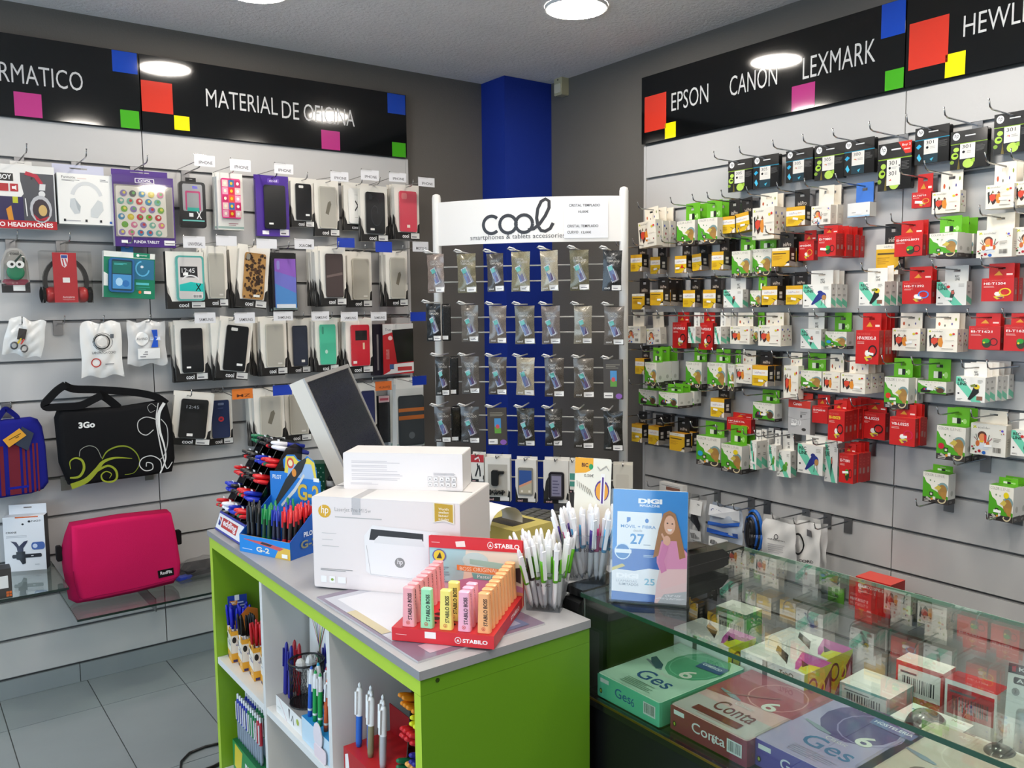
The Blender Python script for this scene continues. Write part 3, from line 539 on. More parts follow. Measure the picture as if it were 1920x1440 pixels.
for sl, L in rows.items():
    L.sort(key=lambda q: -q[0]); zs = slot(sl)
    for i, (yc, w, zb, h, d, kind, k, n, roll, T) in enumerate(L):
        where = '%s from corner, %s row of ink wall' % (ordn(i), ROWNAME[sl])
        desc = describe(kind, k); cc = KINDS[kind][2]
        rod = zs-.008
        if kind == 'hp': zb += (rod+.012)-(zb+h) if abs((rod+.012)-(zb+h)) < .03 else 0
        tabh = max(.02, rod+.014-(zb+h))
        L_h = max(.2, d+.045)
        if i == 0 or abs(L[i-1][0]-yc) > .03: peg_hook(False, yc, zs, L_h if L_h < .24 else .24, 'chrome peg hook, '+where)
        for j in range(n+1):
            lab = '%s, %s' % (desc, where) if j == 0 else '%s, %s behind front box, %s' % (desc if len(desc.split()) < 5 else kind.replace('eco', 'pencil').replace('rec', 'bird').replace('ink', 'yellow').replace('kid', 'child').replace('hp', 'black')+' ink box', ordn(j-1), where)
            dj = d-j*(T+.0025)
            if dj < T+.004: break
            rz = -math.pi/2+math.radians(random.uniform(-2.5, 2.5)+(0 if j == 0 else random.uniform(-2, 2)))
            t = thing(NAMES.get(kind, 'ink_box'), lab, 'ink box', (-dj, yc-(0 if j == 0 else random.uniform(-.004, .004)), zb+(0 if j == 0 else random.uniform(-.003, .003))), (0, math.radians(roll) if j == 0 else 0, rz), '%s row of ink boxes' % ROWNAME[sl])
            if kind == 'hp':
                me = cached(('hpcard', k), lambda: MB().prism(rrect(-.5, 0, .5, 1, .05, 2), 0, .0015, '1b1b1b').mesh('backing_card', 'gloss'))
                obj('backing_card', me, t, (0, T-.002, 0), scale=(w, 1, h))
                obj('blister_box', ubox(col='141414', mat='gloss'), t, scale=(w*.98, T-.0022, h*.66))
                fa = cached(('hpf', k), lambda: MB().art([e for e in front_art(kind, k)], 1, 1, -.5, 0, 0).mesh('front_print', 'gloss'))
                obj('front_print', fa, t, scale=(w, 1, h))
                continue
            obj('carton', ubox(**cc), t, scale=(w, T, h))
            obj('hang_tab', utab(KINDS[kind][3], .3), t, (0, T-.003, h), scale=(w*.78, 1, tabh))
            fa = cached((kind, k), lambda: MB().art(front_art(kind, k), 1, 1, -.5, 0, 0).mesh('front_print', 'card'))
            obj('front_print', fa, t, scale=(w, 1, h))
            sp = side_print(kind)
            if sp: obj('side_print', cached((kind, 'side'), lambda: MB().art(sp, 1, 1, 0, 0, 0).mesh('side_print', 'card')), t, (w/2, 0, 0), (0, 0, math.pi/2), (T, 1, h))
            if j == 0 and kind == 'green':
                obj('tab_print', cached('gtab', lambda: MB().art([('r', -.26, .1, -.06, .42, 'ece8dc'), ('r', -.05, .1, .12, .42, '1a1a1a'), ('e', .3, .26, .09, .15, 'a9d878'), ('r', .16, .22, .22, .32, 'e8f0d8')], 1, 1, 0, 0, 0).mesh('tab_print', 'card')), t, (0, T-.0032, h), scale=(w*.78, 1, tabh))
            elif j == 0 and kind == 'ink':
                obj('tab_print', cached('itab', lambda: MB().art([('t', 'inkPro', -.28, .12, .3, .34, 'd8d2c8')], 1, 1, 0, 0, 0).mesh('tab_print', 'card')), t, (0, T-.0032, h), scale=(w*.78, 1, tabh))
            elif j == 0 and kind == 'eco':
                obj('tab_print', cached('etab', lambda: MB().art([('e', -.34, .3, .05, .12, 'c0562e'), ('e', -.1, .2, .03, .08, '5a5a50'), ('e', .2, .3, .03, .08, '4a4a90'), ('e', .36, .6, .035, .1, '8a9a3a')], 1, 1, 0, 0, 0).mesh('tab_print', 'card')), t, (0, T-.0032, h), scale=(w*.78, 1, tabh))
            elif j == 0 and kind == 'rec':
                obj('tab_print', cached('rtab', lambda: MB().art([('t', 'REC', -.06, .26, .12, .4, '2a2a28', .02), ('t', 'LINE', -.06, .08, .14, .22, '2a2a28', .02)], 1, 1, 0, 0, 0).mesh('tab_print', 'card')), t, (0, T-.0032, h), scale=(w*.78, 1, tabh))
            elif j == 0 and kind == 'red':
                obj('tab_print', cached('dtab', lambda: MB().art([('p', [(-.3, .2), (-.1, .5), (.05, .2)], 'd8a030'), ('r', .2, .2, .44, .32, 'f0d8d0')], 1, 1, 0, 0, 0).mesh('tab_print', 'card')), t, (0, T-.0032, h), scale=(w*.78, 1, tabh))
            if j == 0 and random.random() < .3:
                sx = random.uniform(-.25, .25)*w; sz = random.uniform(.2, .35)*h
                obj('price_sticker', cached('sticker', lambda: MB().box(-.011, -.0026, 0, .011, -.0022, .008, 'f4f2ee').mesh('price_sticker', 'card')), t, (sx, 0, sz), (0, random.uniform(-.2, .2), 0))
# empty hooks
p = onX(1911, 700, 0); peg_hook(False, p.y, slot(7), .2, 'bare chrome peg hook beside the toucan boxes, sixth row of ink wall')
p = onX(1849, 870, 0); peg_hook(False, p.y, slot(9), .2, 'bare chrome peg hook under the painted child box')
p = onX(1320, 740, 0); peg_hook(False, p.y, slot(8), .17, 'bare chrome peg hook between low green boxes and yellow box')
# ================================================================== phone case wall
def cool_card(top='e7e3da'):
    return [('r', 0, 0, 1, 1, top), ('p', [(0, 0), (1, 0), (1, .3), (.93, .27), (.9, .13), (.12, .13), (.0, .42)], '141313'), ('p', [(0, .42), (.05, .36), (.09, .2), (.02, .28)], 'b9b5ad'),
            ('t', 'cool', .3, .03, .56, .1, 'f0f0f0', .02), ('x', .3, .015, .6, .022, 1, '777777'), ('r', .64, .02, .99, .12, 'deddd9'), ('x', .67, .04, .96, .09, 1, '77767a')]
def camera_cut(c='2a2a2a'): return [('p', rrect(.12, .86, .46, .94, .03), c)]
CASE = {   # phone case face: print elements on 0..1, body colour
 'black': ('16171a', [('p', rrect(.2, .88, .5, .95, .03), 'e0ddd6'), ('r', .6, .12, .86, .17, 'f0efec')], 'plain black'),
 'jet': ('121417', [('r', .05, .04, .95, .97, '0f1115'), ('r', .2, .1, .4, .14, 'f2f0ec')], 'glossy black folio'),
 'clear': ('b9b5a8', [('p', rrect(.05, .03, .95, .97, .06), 'aaa69b'), ('r', .62, .06, .86, .1, 'cfccc4')], 'clear'),
 'tagged': ('bbb7aa', [('p', rrect(.05, .03, .95, .97, .06), 'aeaa9f'), ('p', [(.34, .36), (.52, .32), (.7, .58), (.64, .66), (.5, .62)], '6e695c')], 'clear tag-printed'),
 'whitex': ('e9e7e2', [('s', [(.32, .36), (.66, .64)], .05, '3a3a3c'), ('s', [(.34, .64), (.66, .36)], .05, '3a3a3c'), ('x', .3, .8, .7, .84, 1, 'c4c2bc'), ('x', .3, .16, .7, .2, 1, 'c4c2bc')], 'white X-marked'),
 'marble': ('1d1e20', [('e', .24, .88, .1, .07, '2e2f31'), ('s', spiral(.5, .5, .1, .4, 0, 400), .02, '33363a'), ('s', arc(.4, .7, .3, .2, 0, 160), .015, '2f3236'), ('r', .2, .08, .42, .13, 'e8e6e0')], 'black marbled'),
 'coral': ('cf4254', [('p', rrect(.1, .8, .42, .95, .05), 'dc7a7c'), ('r', .4, .1, .58, .17, 'ecd9cc')], 'coral red'),
 'leopard': ('a87c46', [('r', .02, .02, .98, .98, 'ad824b')]+[('e', random.uniform(.06, .94), random.uniform(.04, .96), random.uniform(.04, .075), random.uniform(.022, .04), random.choice(('33241a', '4a3120'))) for _ in range(110)]+[('p', rrect(.06, .84, .24, .97, .04), '8a8478'), ('r', .5, .05, .8, .1, 'efeee8')], 'leopard print'),
 'purple': ('6a62b8', [('p', [(0, 0), (1, 0), (1, .3), (0, .5)], '4f86c4'), ('p', [(0, .5), (1, .3), (1, .62), (0, .75)], '6f70c2'), ('p', [(0, .75), (1, .62), (1, 1), (0, 1)], '8a5cb8'), ('p', rrect(.1, .78, .24, .96, .04), '8f86c8'), ('r', .05, 0, .95, .08, 'd6dde4')], 'purple and blue shaded'),
 'brown': ('3d3230', [('r', .04, .03, .96, .97, '433634'), ('p', [(.04, .45), (.96, .52), (.96, .58), (.04, .5)], '6a5a56')], 'brown'),
 'navy': ('1b2234', [('r', .05, .04, .95, .96, '1e263a'), ('r', .55, .09, .78, .15, 'e6e4de')], 'navy'),
 'mint': ('45b793', [('p', rrect(.12, .76, .24, .95, .04), '2f8a70'), ('e', .38, .32, .09, .05, 'b9e0d0')], 'mint green'),
 'redflip': ('c22634', [('r', .22, .62, .86, .86, '1d1a1c'), ('r', .62, .4, .72, .56, 'dcc0a0'), ('r', .08, .06, .28, .12, 'ecd8d4')], 'red window flip'),
 'blackflip': ('1e1e1f', [('r', .1, .66, .86, .9, '151516'), ('t', '12:45', .2, .76, .66, .84, '8f9296'), ('r', .3, .05, .52, .12, 'f0efea')], 'black flip'),
 'lips': ('1b2a52', [('e', .52, .5, .16, .07, 'b8303a'), ('e', .52, .5, .08, .02, '1b2a52'), ('x', .35, .78, .65, .82, 1, '46547c'), ('p', rrect(.36, .87, .7, .93, .03), '6a7896')], 'navy lips-printed'),
 'flowers': ('d8327a', [('r', .02, .02, .98, .98, 'da3b80')]+[('r', .04+.33*(i % 3), .03+.19*(i//3), .33+.33*(i % 3), .2+.19*(i//3), ('e8a0b8', 'e0562c', 'c01f5e', '2f6fa8', 'e8c8c0', 'd8242c')[(i*5+i//3) % 6]) for i in range(15)]+[('e', .18+.33*(i % 3), .115+.19*(i//3), .07, .04, ('f4e6d0', 'f0c020', 'f8f0f0')[i % 3]) for i in range(15)], 'pink flower-printed'),
 'darkblue': ('2c2f52', [('r', .05, .04, .95, .96, '30345c')], 'dark blue'),
 'wallet': ('2e3336', [('r', .04, .03, .96, .97, '34393c'), ('r', .0, .68, 1, .75, 'b8682e'), ('r', .0, .52, 1, .6, 'b06028'), ('e', .5, .2, .12, .07, '5a5f62')], 'grey wallet orange-striped'),
}
def case_mesh(style):
    def mk():
        c, els, _ = CASE[style]; b = MB()
        b.prism(rrect(-.5, 0, .5, 1, .07, 3), -.008, 0, c)
        me = b.mesh('phone_case', 'gloss' if style not in ('clear', 'tagged') else 'plastic'); return me
    return cached(('case', style), mk)
def case_print(style): return cached(('casep', style), lambda: MB().art([('p', rrect(.03, .02, .97, .98, .06), CASE[style][0])]+CASE[style][1], 1, 1, -.5, 0, -.008).mesh('case_print', 'gloss'))
def uwindow():   # printed outer box: card front with a die-cut window frame
    def mk():
        b = MB(); ox = [(-.5, 0), (.5, 0), (.5, 1), (-.5, 1)]; ix = [(-.36, .12), (.4, .12), (.4, .88), (-.36, .88)]
        for k in range(4):
            n = (k+1) % 4; b.add([(*ox[k][:1], -.0003, ox[k][1]), (ox[n][0], -.0003, ox[n][1]), (ix[n][0], -.0003, ix[n][1]), (ix[k][0], -.0003, ix[k][1])], [(0, 1, 2, 3)], 'e9e5dc')
        return b.mesh('window_frame', 'card')
    return cached('uwindow', mk)
lrows = {}
def case_pack(x0, y0, x1, y1, style, n, sl, roll=0, card='cool', inner=(.17, .14, .86, .88), d=None):
    T = .024; d = d or min(.19, .07+n*(T+.004))
    xm, ym = (x0+x1)/2, (y0+y1)/2
    a = onY(x0, ym, -d).x; b = onY(x1, ym, -d).x; zt = onY(xm, y0, -d).z; zb = onY(xm, y1, -d).z
    lrows.setdefault(sl, []).append(dict(x=(a+b)/2, w=b-a, zb=zb, h=zt-zb, d=d, style=style, n=n, roll=roll, card=card, inner=inner, T=T))
# top row (slot 2)
case_pack(408, 341, 456, 431, 'flowers', 1, 2, 0, 'grey', (.14, .2, .88, .9))
case_pack(481, 337, 541, 443, 'jet', 0, 2, 0, 'purple', (.22, .12, .88, .84))
case_pack(546, 341, 588, 426, 'black', 0, 2); case_pack(590, 344, 635, 443, 'tagged', 0, 2); case_pack(645, 350, 692, 432, 'whitex', 0, 2, d=.06)
case_pack(676, 363, 727, 453, 'marble', 0, 2, d=.105); case_pack(740, 361, 786, 449, 'coral', 2, 2)
# second row (slot 4)
case_pack(384, 478, 426, 575, 'clear', 2, 4); case_pack(440, 476, 497, 577, 'leopard', 2, 4, -6)
case_pack(512, 490, 556, 583, 'purple', 1, 4, 0, 'dark', (.06, .05, .94, .9)); case_pack(602, 477, 648, 573, 'brown', 4, 4); case_pack(652, 487, 697, 576, 'clear', 0, 4); case_pack(724, 485, 764, 574, 'tagged', 1, 4)
# third row (slot 6)
case_pack(330, 618, 388, 714, 'jet', 1, 6); case_pack(402, 612, 462, 711, 'black', 3, 6, -8); case_pack(489, 608, 538, 703, 'clear', 3, 6); case_pack(541, 613, 581, 700, 'navy', 0, 6)
case_pack(592, 611, 634, 697, 'mint', 2, 6); case_pack(649, 611, 698, 700, 'redflip', 3, 6)
# fourth row (slot 8)
case_pack(316, 737, 390, 835, 'blackflip', 0, 8, -8, d=.1); case_pack(388, 754, 436, 834, 'lips', 0, 8, d=.05); case_pack(477, 745, 534, 835, 'tagged', 2, 8); case_pack(535, 741, 582, 828, 'clear', 0, 8)
case_pack(672, 733, 706, 828, 'darkblue', 0, 8); case_pack(744, 724, 794, 838, 'wallet', 2, 8, 0, 'grey', (.05, .03, .97, .76))
LROW = {2: 'top', 4: 'second', 6: 'third', 8: 'fourth'}
def long_hook(x, z, L, label):
    t = thing('label_hook', label, 'hook', (x, 0, z), (0, 0, 0), 'label hooks of the phone case wall')
    obj('bracket', bracket_mesh(), t); obj('prong', hook_mesh(L), t, (0, -.004, -.008))
    return t
CARDS = {'cool': 'e7e3da', 'grey': 'd9d8d2', 'purple': '43218c', 'dark': '26262a'}
for sl, L in lrows.items():
    L.sort(key=lambda q: -q['x']); zs = slot(sl)
    for i, q in enumerate(L):
        where = '%s from corner, %s row of case wall' % (ordn(i), LROW[sl])
        w, h, T, st = q['w'], q['h'], q['T'], q['style']
        long_hook(q['x'], zs, min(.26, q['d']+.05), 'chrome label hook, '+where)
        top = zs-.008+.012
        dz = max(-.035, min(.035, top-(q['zb']+h)))
        for j in range(q['n']+1):
            dj = q['d']-j*(T+.004)
            if dj < T+.004: break
            lab = '%s phone case pack, %s' % (CASE[st][2], where) if j == 0 else 'white phone case carton, %s behind front, %s' % (ordn(j-1), where)
            t = thing('phone_case_pack', lab, 'phone case', (q['x']+(0 if j == 0 else random.uniform(-.012, .002)), -dj, q['zb']+(0 if j == 0 else random.uniform(-.006, .002))), (0, math.radians(-q['roll'] if j == 0 else random.uniform(-2, 2)), math.radians(random.uniform(-4, 1))), 'phone case packs, %s row' % LROW[sl])
            cc = CARDS[q['card']]; hb = h+dz if dz > 0 else h
            obj('carton', ubox(col=cc, l='cfcabf' if q['card'] == 'cool' else cc), t, (0, 0, 0), scale=(w, T, hb*.93))
            obj('hang_tab', utab(cc, .26), t, (0, T-.003, hb*.93), scale=(w, 1, hb*.07+.003))
            if q['card'] == 'cool':
                obj('front_print', cached('coolcard', lambda: MB().art(cool_card(), 1, 1, -.5, 0, 0).mesh('front_print', 'card')), t, scale=(w, 1, hb))
                if True: obj('side_print', cached('coolside', lambda: MB().art([('r', 0, 0, 1, 1, 'd6d1c6'), ('p', [(0, 0), (1, 0), (1, .42), (.4, .5), (0, .3)], '191817'), ('p', [(.2, .2), (.5, .32), (.4, .05)], 'b4afa6')], 1, 1, 0, 0, 0).mesh('side_print', 'card')), t, (-w/2, T, 0), (0, 0, -math.pi/2), (T, 1, hb*.93))
            elif q['card'] == 'purple':
                obj('front_print', cached('purpcard', lambda: MB().art([('r', 0, 0, 1, 1, '45228f'), ('p', rrect(.36, .88, .72, .95, .02), '6a48b0'), ('t', 'cool', .42, .895, .66, .935, 'e8e0f4', .02), ('r', .16, .03, .36, .09, 'eceaf0'), ('r', .7, .02, .98, .12, 'e4e2e6'), ('x', .73, .04, .95, .09, 1, '66646a')], 1, 1, -.5, 0, 0).mesh('front_print', 'card')), t, scale=(w, 1, hb))
            else:
                obj('front_print', cached(('othercard', q['card']), lambda: MB().art([('r', 0, 0, 1, 1, cc), ('r', 0, .86, 1, 1, 'e8e6e0' if q['card'] == 'grey' else '18181a'), ('r', .0, .02, 1, .06, '8fa8a0'), ('x', .4, .08, .8, .13, 2, '8a4a5a')], 1, 1, -.5, 0, 0).mesh('front_print', 'card')), t, scale=(w, 1, hb))
            if j == 0:
                u0, v0, u1, v1 = q['inner']; cw = (u1-u0)*w; ch = (v1-v0)*hb
                c = obj('phone_case', case_mesh(st), t, (((u0+u1)/2-.5)*w, -.003, v0*hb), scale=(cw, 1, ch))
                obj('case_print', case_print(st), c)
# ------------------------------------------------------------------ little name cards on the hooks
def name_card(x0, y0, x1, y1, word, col, label, lc='3a3a3e', d=.24):
    a = onY(x0, (y0+y1)/2, -d); b = onY(x1, (y0+y1)/2, -d); zt = onY((x0+x1)/2, y0, -d).z; zb = onY((x0+x1)/2, y1, -d).z
    w, h = b.x-a.x, zt-zb
    t = thing('name_card', label, 'label card', ((a.x+b.x)/2, -d, zb), (0, 0, math.radians(random.uniform(-3, 3))), 'name cards of the phone case wall')
    obj('card', MB().box(-w/2, 0, 0, w/2, .001, h, col).mesh('card', 'card'), t)
    zs = min((slot(i) for i in (2, 4, 6, 8)), key=lambda q: abs(q-(zb-.02)))
    obj('holder_arm', MB().tube([(-w/2+.004, d-.002, zs-.002-zb), (-w/2+.004, d-.02, zs+.006-zb), (-w/2+.004, .003, h*.35), (-w/2+.004, .002, h+.004)], .0017, 'a8a8a8', 5).mesh('holder_arm', 'chrome'), t)
    obj('clip', MB().box(-w/2-.002, -.001, h-.006, w/2*.2, .0025, h+.002, 'b9b9bc').mesh('clip', 'clear'), t)
    if word: obj('lettering', MB().art([('t', word, .22, .2, .88, .48, lc, .01)], w, h, -w/2, 0, 0).mesh('lettering', 'card'), t)
W_ = 'd8d8dc'
for k, (x0, y0, x1, y1) in enumerate([(364, 291, 403, 312), (431, 299, 470, 321), (514, 307, 550, 326), (620, 322, 653, 340), (677, 319, 710, 338), (730, 324, 761, 341), (784, 333, 815, 350)]):
    name_card(x0, y0, x1, y1, 'IPHONE', W_, 'white IPHONE name card, %s along the top row of case hooks' % ordn(k))
name_card(343, 443, 385, 465, 'UNIVERSAL', W_, 'white UNIVERSAL name card above the clear and teal cases'); name_card(405, 442, 444, 461, '', W_, 'blank white name card beside the UNIVERSAL card')
name_card(481, 448, 519, 466, '', W_, 'blank white name card above the leopard print case'); name_card(552, 448, 589, 467, 'XIAOMI', W_, 'white XIAOMI name card above the purple case')
name_card(632, 446, 665, 464, '', '1238a8', 'blank blue name card above the brown phone case'); name_card(704, 453, 735, 473, '', '1238a8', 'blank blue name card beside the MOTO G card'); name_card(774, 453, 803, 472, 'MOTO G', W_, 'white MOTO G name card in the second row')
for k, (x0, y0, x1, y1) in enumerate([(365, 586, 404, 606), (440, 586, 478, 606), (513, 584, 549, 601), (584, 584, 617, 601), (639, 585, 671, 602), (695, 585, 725, 601)]):
    name_card(x0, y0, x1, y1, 'SAMSUNG', W_, 'white SAMSUNG name card, %s along the third row of case hooks' % ordn(k))
name_card(770, 585, 798, 602, '', '1238a8', 'blank blue name card at the end of the third row'); name_card(435, 729, 474, 748, 'MZ', 'd8762a', 'orange MZ name card above the navy lips case', '5a2a10')
name_card(512, 722, 547, 741, '', '1238a8', 'blank blue name card beside the tilted monitor'); name_card(704, 715, 734, 732, 'HUAWEI', 'c8642a', 'orange HUAWEI name card behind the tilted monitor', '5a2a10'); name_card(773, 705, 800, 722, '', '1238a8', 'blank blue name card above the orange striped wallet')
# ------------------------------------------------------------------ other packs on the case wall
def wall_thing(name, label, cat, x0, y0, x1, y1, d, roll=0, group=None):
    xm, ym = (x0+x1)/2, (y0+y1)/2
    a = onY(x0, ym, -d).x; b = onY(x1, ym, -d).x; zt = onY(xm, y0, -d).z; zb = onY(xm, y1, -d).z
    return thing(name, label, cat, ((a+b)/2, -d, zb), (0, math.radians(-roll), 0), group), b-a, zt-zb
def whook(x, sl, what, L=.2): peg_hook(True, x, slot(sl), L, 'chrome peg hook '+what)
# red headphone box at the picture edge
t, w, h = wall_thing('headphone_box', 'red and white stereo headphones box by the picture edge', 'headphone box', -62, 308, 104, 428, .09)
obj('carton', MB().box(-w/2, 0, 0, w/2, .05, h, 'd8d6d2', r='8a8a8c').mesh('carton', 'card'), t)
obj('hang_tab', utab('e2e0dc'), t, (w*.14, .045, h), scale=(w*.25, 1, .02))
ar = [('r', 0, 0, 1, 1, 'e6e4e0'), ('r', .6, .13, .985, .88, '4b4c52'), ('p', [(.6, .5), (.63, .55), (.58, .88), (.36, .88), (.36, .5)], 'e8e6e2'), ('r', .0, .13, .62, .5, '2a2450'), ('p', [(.44, .13), (.5, .13), (.48, .36), (.42, .3)], 'cf8a2a'), ('r', .5, .4, .56, .5, 'b9bc2a'), ('r', 0, 0, 1, .13, 'b01f28'), ('t', 'STEREO HEADPHONES', .12, .03, .95, .1, 'f4f0ee', .02),
      ('r', .2, .74, .52, .86, '161616'), ('t', 'BOY', .36, .765, .5, .84, 'f2f2f2', .02), ('r', .36, .58, .46, .7, 'b01f28'), ('r', .48, .58, .57, .7, 'b01f28'), ('p', [(.5, .62), (.53, .62), (.55, .6), (.55, .68), (.53, .66), (.5, .66)], 'f0e8e6'),
      ('s', [(.66, .88), (.78, .84), (.84, .72)], [.06, .06, .05], 'b3243c'), ('p', [(.81, .62), (.88, .62), (.89, .72), (.82, .72)], 'd6d6d6'), ('e', .84, .56, .04, .05, 'dcdcdc'), ('e', .82, .32, .13, .22, 'b9b9bd'), ('e', .82, .3, .1, .18, '3a3038'), ('p', [(.73, .24), (.8, .16), (.92, .22), (.86, .14), (.76, .14)], 'a82838'), ('e', .84, .3, .05, .09, 'c9a86a'), ('s', [(.645, .48), (.655, .2)], .012, 'e0e0e0'), ('e', .73, .8, .012, .02, '2a2a2a')]
obj('front_print', MB().art(ar, w, h, -w/2, 0, 0).mesh('front_print', 'gloss'), t); whook(t.location.x+w*.14, 2, 'carrying the red stereo headphones box')
t, w, h = wall_thing('headphone_box', 'white boxed white wireless headphones beside the purple tablet sleeve', 'headphone box', 109, 327, 211, 421, .1)
obj('carton', MB().box(-w/2, 0, 0, w/2, .06, h, 'e8e7e4', l='cdccc8').mesh('carton', 'card'), t)
obj('hang_tab', utab('c3c6da'), t, (-.01, .057, h), scale=(w*.95, 1, .04))
ar = [('r', 0, 0, 1, 1, 'ebeae6'), ('t', 'Fantastic', .08, .9, .33, .95, '2a2a2c'), ('x', .36, .905, .6, .935, 1, 'e0c8c0'), ('x', .08, .85, .4, .885, 2, '55555a'), ('x', .78, .87, .93, .93, 2, '8a8a90'), ('s', arc(.52, .5, .27, .32, 15, 165, 14), .07, 'cfd1d2'), ('p', [(.22, .5), (.3, .52), (.4, .36), (.38, .22), (.28, .2), (.2, .34)], 'c3c8ca'), ('p', [(.3, .5), (.4, .36), (.38, .24), (.34, .3)], 'a9b0b4'), ('p', [(.72, .5), (.8, .46), (.82, .3), (.7, .14), (.58, .16), (.58, .3)], 'c9cdce'), ('x', .12, .06, .4, .1, 1, 'b0b0b4'), ('r', .08, .05, .12, .1, '2a2a2c'), ('r', .47, .05, .51, .1, '2a2a2c'), ('r', .74, .05, .78, .1, '2a2a2c'), ('e', .945, .055, .025, .025, '2a56a8')]
obj('front_print', MB().art(ar, w, h, -w/2, 0, 0).mesh('front_print', 'gloss'), t); whook(t.location.x-.01, 2, 'carrying the white wireless headphones box')
t, w, h = wall_thing('tablet_sleeve_pack', 'purple FUNDA TABLET pack with coloured dots sleeve', 'tablet case', 213, 331, 327, 463, .11)
obj('carton', MB().box(-w/2, 0, 0, w/2, .03, h, '4a2a7a', l='b0acae').mesh('carton', 'card'), t)
obj('hang_tab', utab('4d2c82'), t, (-.005, .026, h), scale=(w*.92, 1, .025))
random.seed(21)
ar = [('r', 0, 0, 1, 1, '48287a'), ('r', .02, .14, .98, .87, 'a29c96'), ('p', rrect(.05, .15, .86, .85, .03), 'ece6dc')]
for i in range(30):
    x = .12+.15*(i % 5)+(.05 if (i//5) % 2 else 0); y = .2+.11*(i//5)
    ar += [('e', x, y, .055, .045, random.choice(('7db04a', 'c8464a', '8f7fb8', '7fb8a8', '5a5a5e', 'd8c04a', 'd87fa0', '4f8fb8'))), ('e', x+.01, y+.008, .025, .02, random.choice(('e8e0d0', 'c83a3a', '6fb060', 'e8d860')))]
ar += [('p', rrect(.36, .9, .68, .97, .012), 'd8d0e0'), ('p', rrect(.375, .91, .665, .96, .01), '4a2a7a'), ('t', 'COOL', .41, .918, .63, .95, 'f0ecf4', .03), ('t', 'FUNDA TABLET', .3, .05, .72, .09, 'e8e4f0', .02), ('r', .1, .05, .2, .09, 'f0eeec'), ('r', .8, .03, .98, .1, 'e8e6e8'), ('x', .82, .05, .96, .08, 1, '66646a')]
obj('front_print', MB().art(ar, w, h, -w/2, 0, 0).mesh('front_print', 'gloss'), t)
obj('wrap', MB().box(-w/2+.004, -.008, h*.12, w/2-.01, -.0045, h*.9, 'ffffff').mesh('wrap', 'clear'), t); whook(t.location.x-.005, 2, 'carrying the purple tablet sleeve pack')
t, w, h = wall_thing('phone_case_blister', 'black blister of pink edged phone case marked X, top case row', 'phone case', 337, 341, 386, 427, .09)
obj('backing_card', MB().prism(rrect(-w/2, 0, w/2, h, .012), 0, .02, '1b1c1e').mesh('backing_card', 'gloss'), t)
obj('front_print', MB().art([('p', rrect(.05, .03, .95, .98, .06), '202124'), ('p', rrect(.12, .36, .88, .95, .05), '9a9a9c'), ('p', rrect(.22, .38, .8, .8, .04), 'b03a6a'), ('p', rrect(.28, .4, .74, .76, .03), '8f9294'), ('r', .28, .36, .74, .44, '2f9f90'), ('t', 'X', .62, .2, .82, .36, 'f0f0f0', .02), ('r', .34, .24, .5, .32, 'e8e8e8'), ('r', .08, .14, .92, .17, '6fc0b8'), ('x', .5, .86, .7, .92, 2, '5a4ff0')], w, h, -w/2, 0, 0).mesh('front_print', 'gloss'), t)
obj('hang_tab', utab('1b1c1e'), t, (0, .016, h-.002), scale=(w*.4, 1, .02)); whook(t.location.x, 2, 'carrying the X marked blister')
# second row
t, w, h = wall_thing('keyring_blister', 'clear blister with green googly-eyed keyring figure', 'blister pack', 2, 465, 56, 556, .1)
shape = [(-.5, .08), (.5, .08), (.5, .3), (.47, .7), (.3, .95), (.12, 1), (-.12, 1), (-.3, .95), (-.47, .7), (-.5, .3)]
obj('backing_card', MB().prism([(x*w, z*h) for x, z in shape], .012, .014, '8f8f8f').mesh('backing_card', 'card'), t)
obj('front_print', MB().art([('p', [(x+.5, z) for x, z in shape], 'a9a6a2'), ('p', [(0, .08), (1, .08), (1, .3), (0, .26)], '2e2c2e'), ('p', [(.03, .3), (.2, .24), (.8, .24), (.96, .32), (.9, .36), (.1, .36)], '9a2f4a'), ('t', 'cool', .36, .86, .66, .93, '3a3a3a', .02), ('r', .4, .12, .82, .24, 'eeeeec')], w, h, -w/2, 0, .0118).mesh('front_print', 'card'), t)
kf = MB().pillow([(x*w*.32, z*h*.15+h*.5) for x, z in ell(0, 0, 1, 1.1, 14)], -.012, .008, '1f7a56'); obj('figure', kf.mesh('figure', 'plastic'), t)
for s in (-1, 1): obj('eye', MB().prism(ell(s*w*.15, h*.66, w*.15, w*.15, 12), -.016, -.004, 'f0f0ee').prism(ell(s*w*.13, h*.66, w*.06, w*.06, 8), -.0175, -.0155, '1a1a1a').mesh('eye', 'plastic'), t)
obj('strap', MB().tube([(0, -.006, h*.72), (w*.22, -.006, h*.86), (w*.3, -.006, h*.78), (w*.3, -.006, h*.7)], .004, '26382f').mesh('strap', 'plastic'), t)
obj('bubble', MB().pillow([(x*w*.9, z*h*.8+h*.15) for x, z in shape], -.022, .0115, 'fff').mesh('bubble', 'clear'), t); whook(t.location.x, 4, 'carrying the green keyring blister')
t, w, h = wall_thing('headphone_bag', 'clear bag with red and black headphones behind red crest card', 'headphones', 78, 471, 172, 569, .1)
for s in (-1, 1): obj('ear_cup', MB().lathe([(.001, 0), (.024, .002), (.03, .012), (.03, .03), (.02, .036)], 'b02a2c', 14).mesh('ear_cup', 'plastic'), t, (s*w*.36+s*.012, .03, h*.17), (0, math.radians(-90*s), 0)); obj('ear_pad', MB().lathe([(.012, 0), (.03, .004), (.03, .016), (.018, .02)], '1a1a1a', 14).mesh('ear_pad', 'cloth'), t, (s*w*.36+s*.008, .03, h*.17), (0, math.radians(90*s), 0))
L_, R_ = stroke([(w*.42*math.cos(math.radians(a)), h*.42+h*.44*math.sin(math.radians(a))) for a in range(-28, 210, 14)], .014)
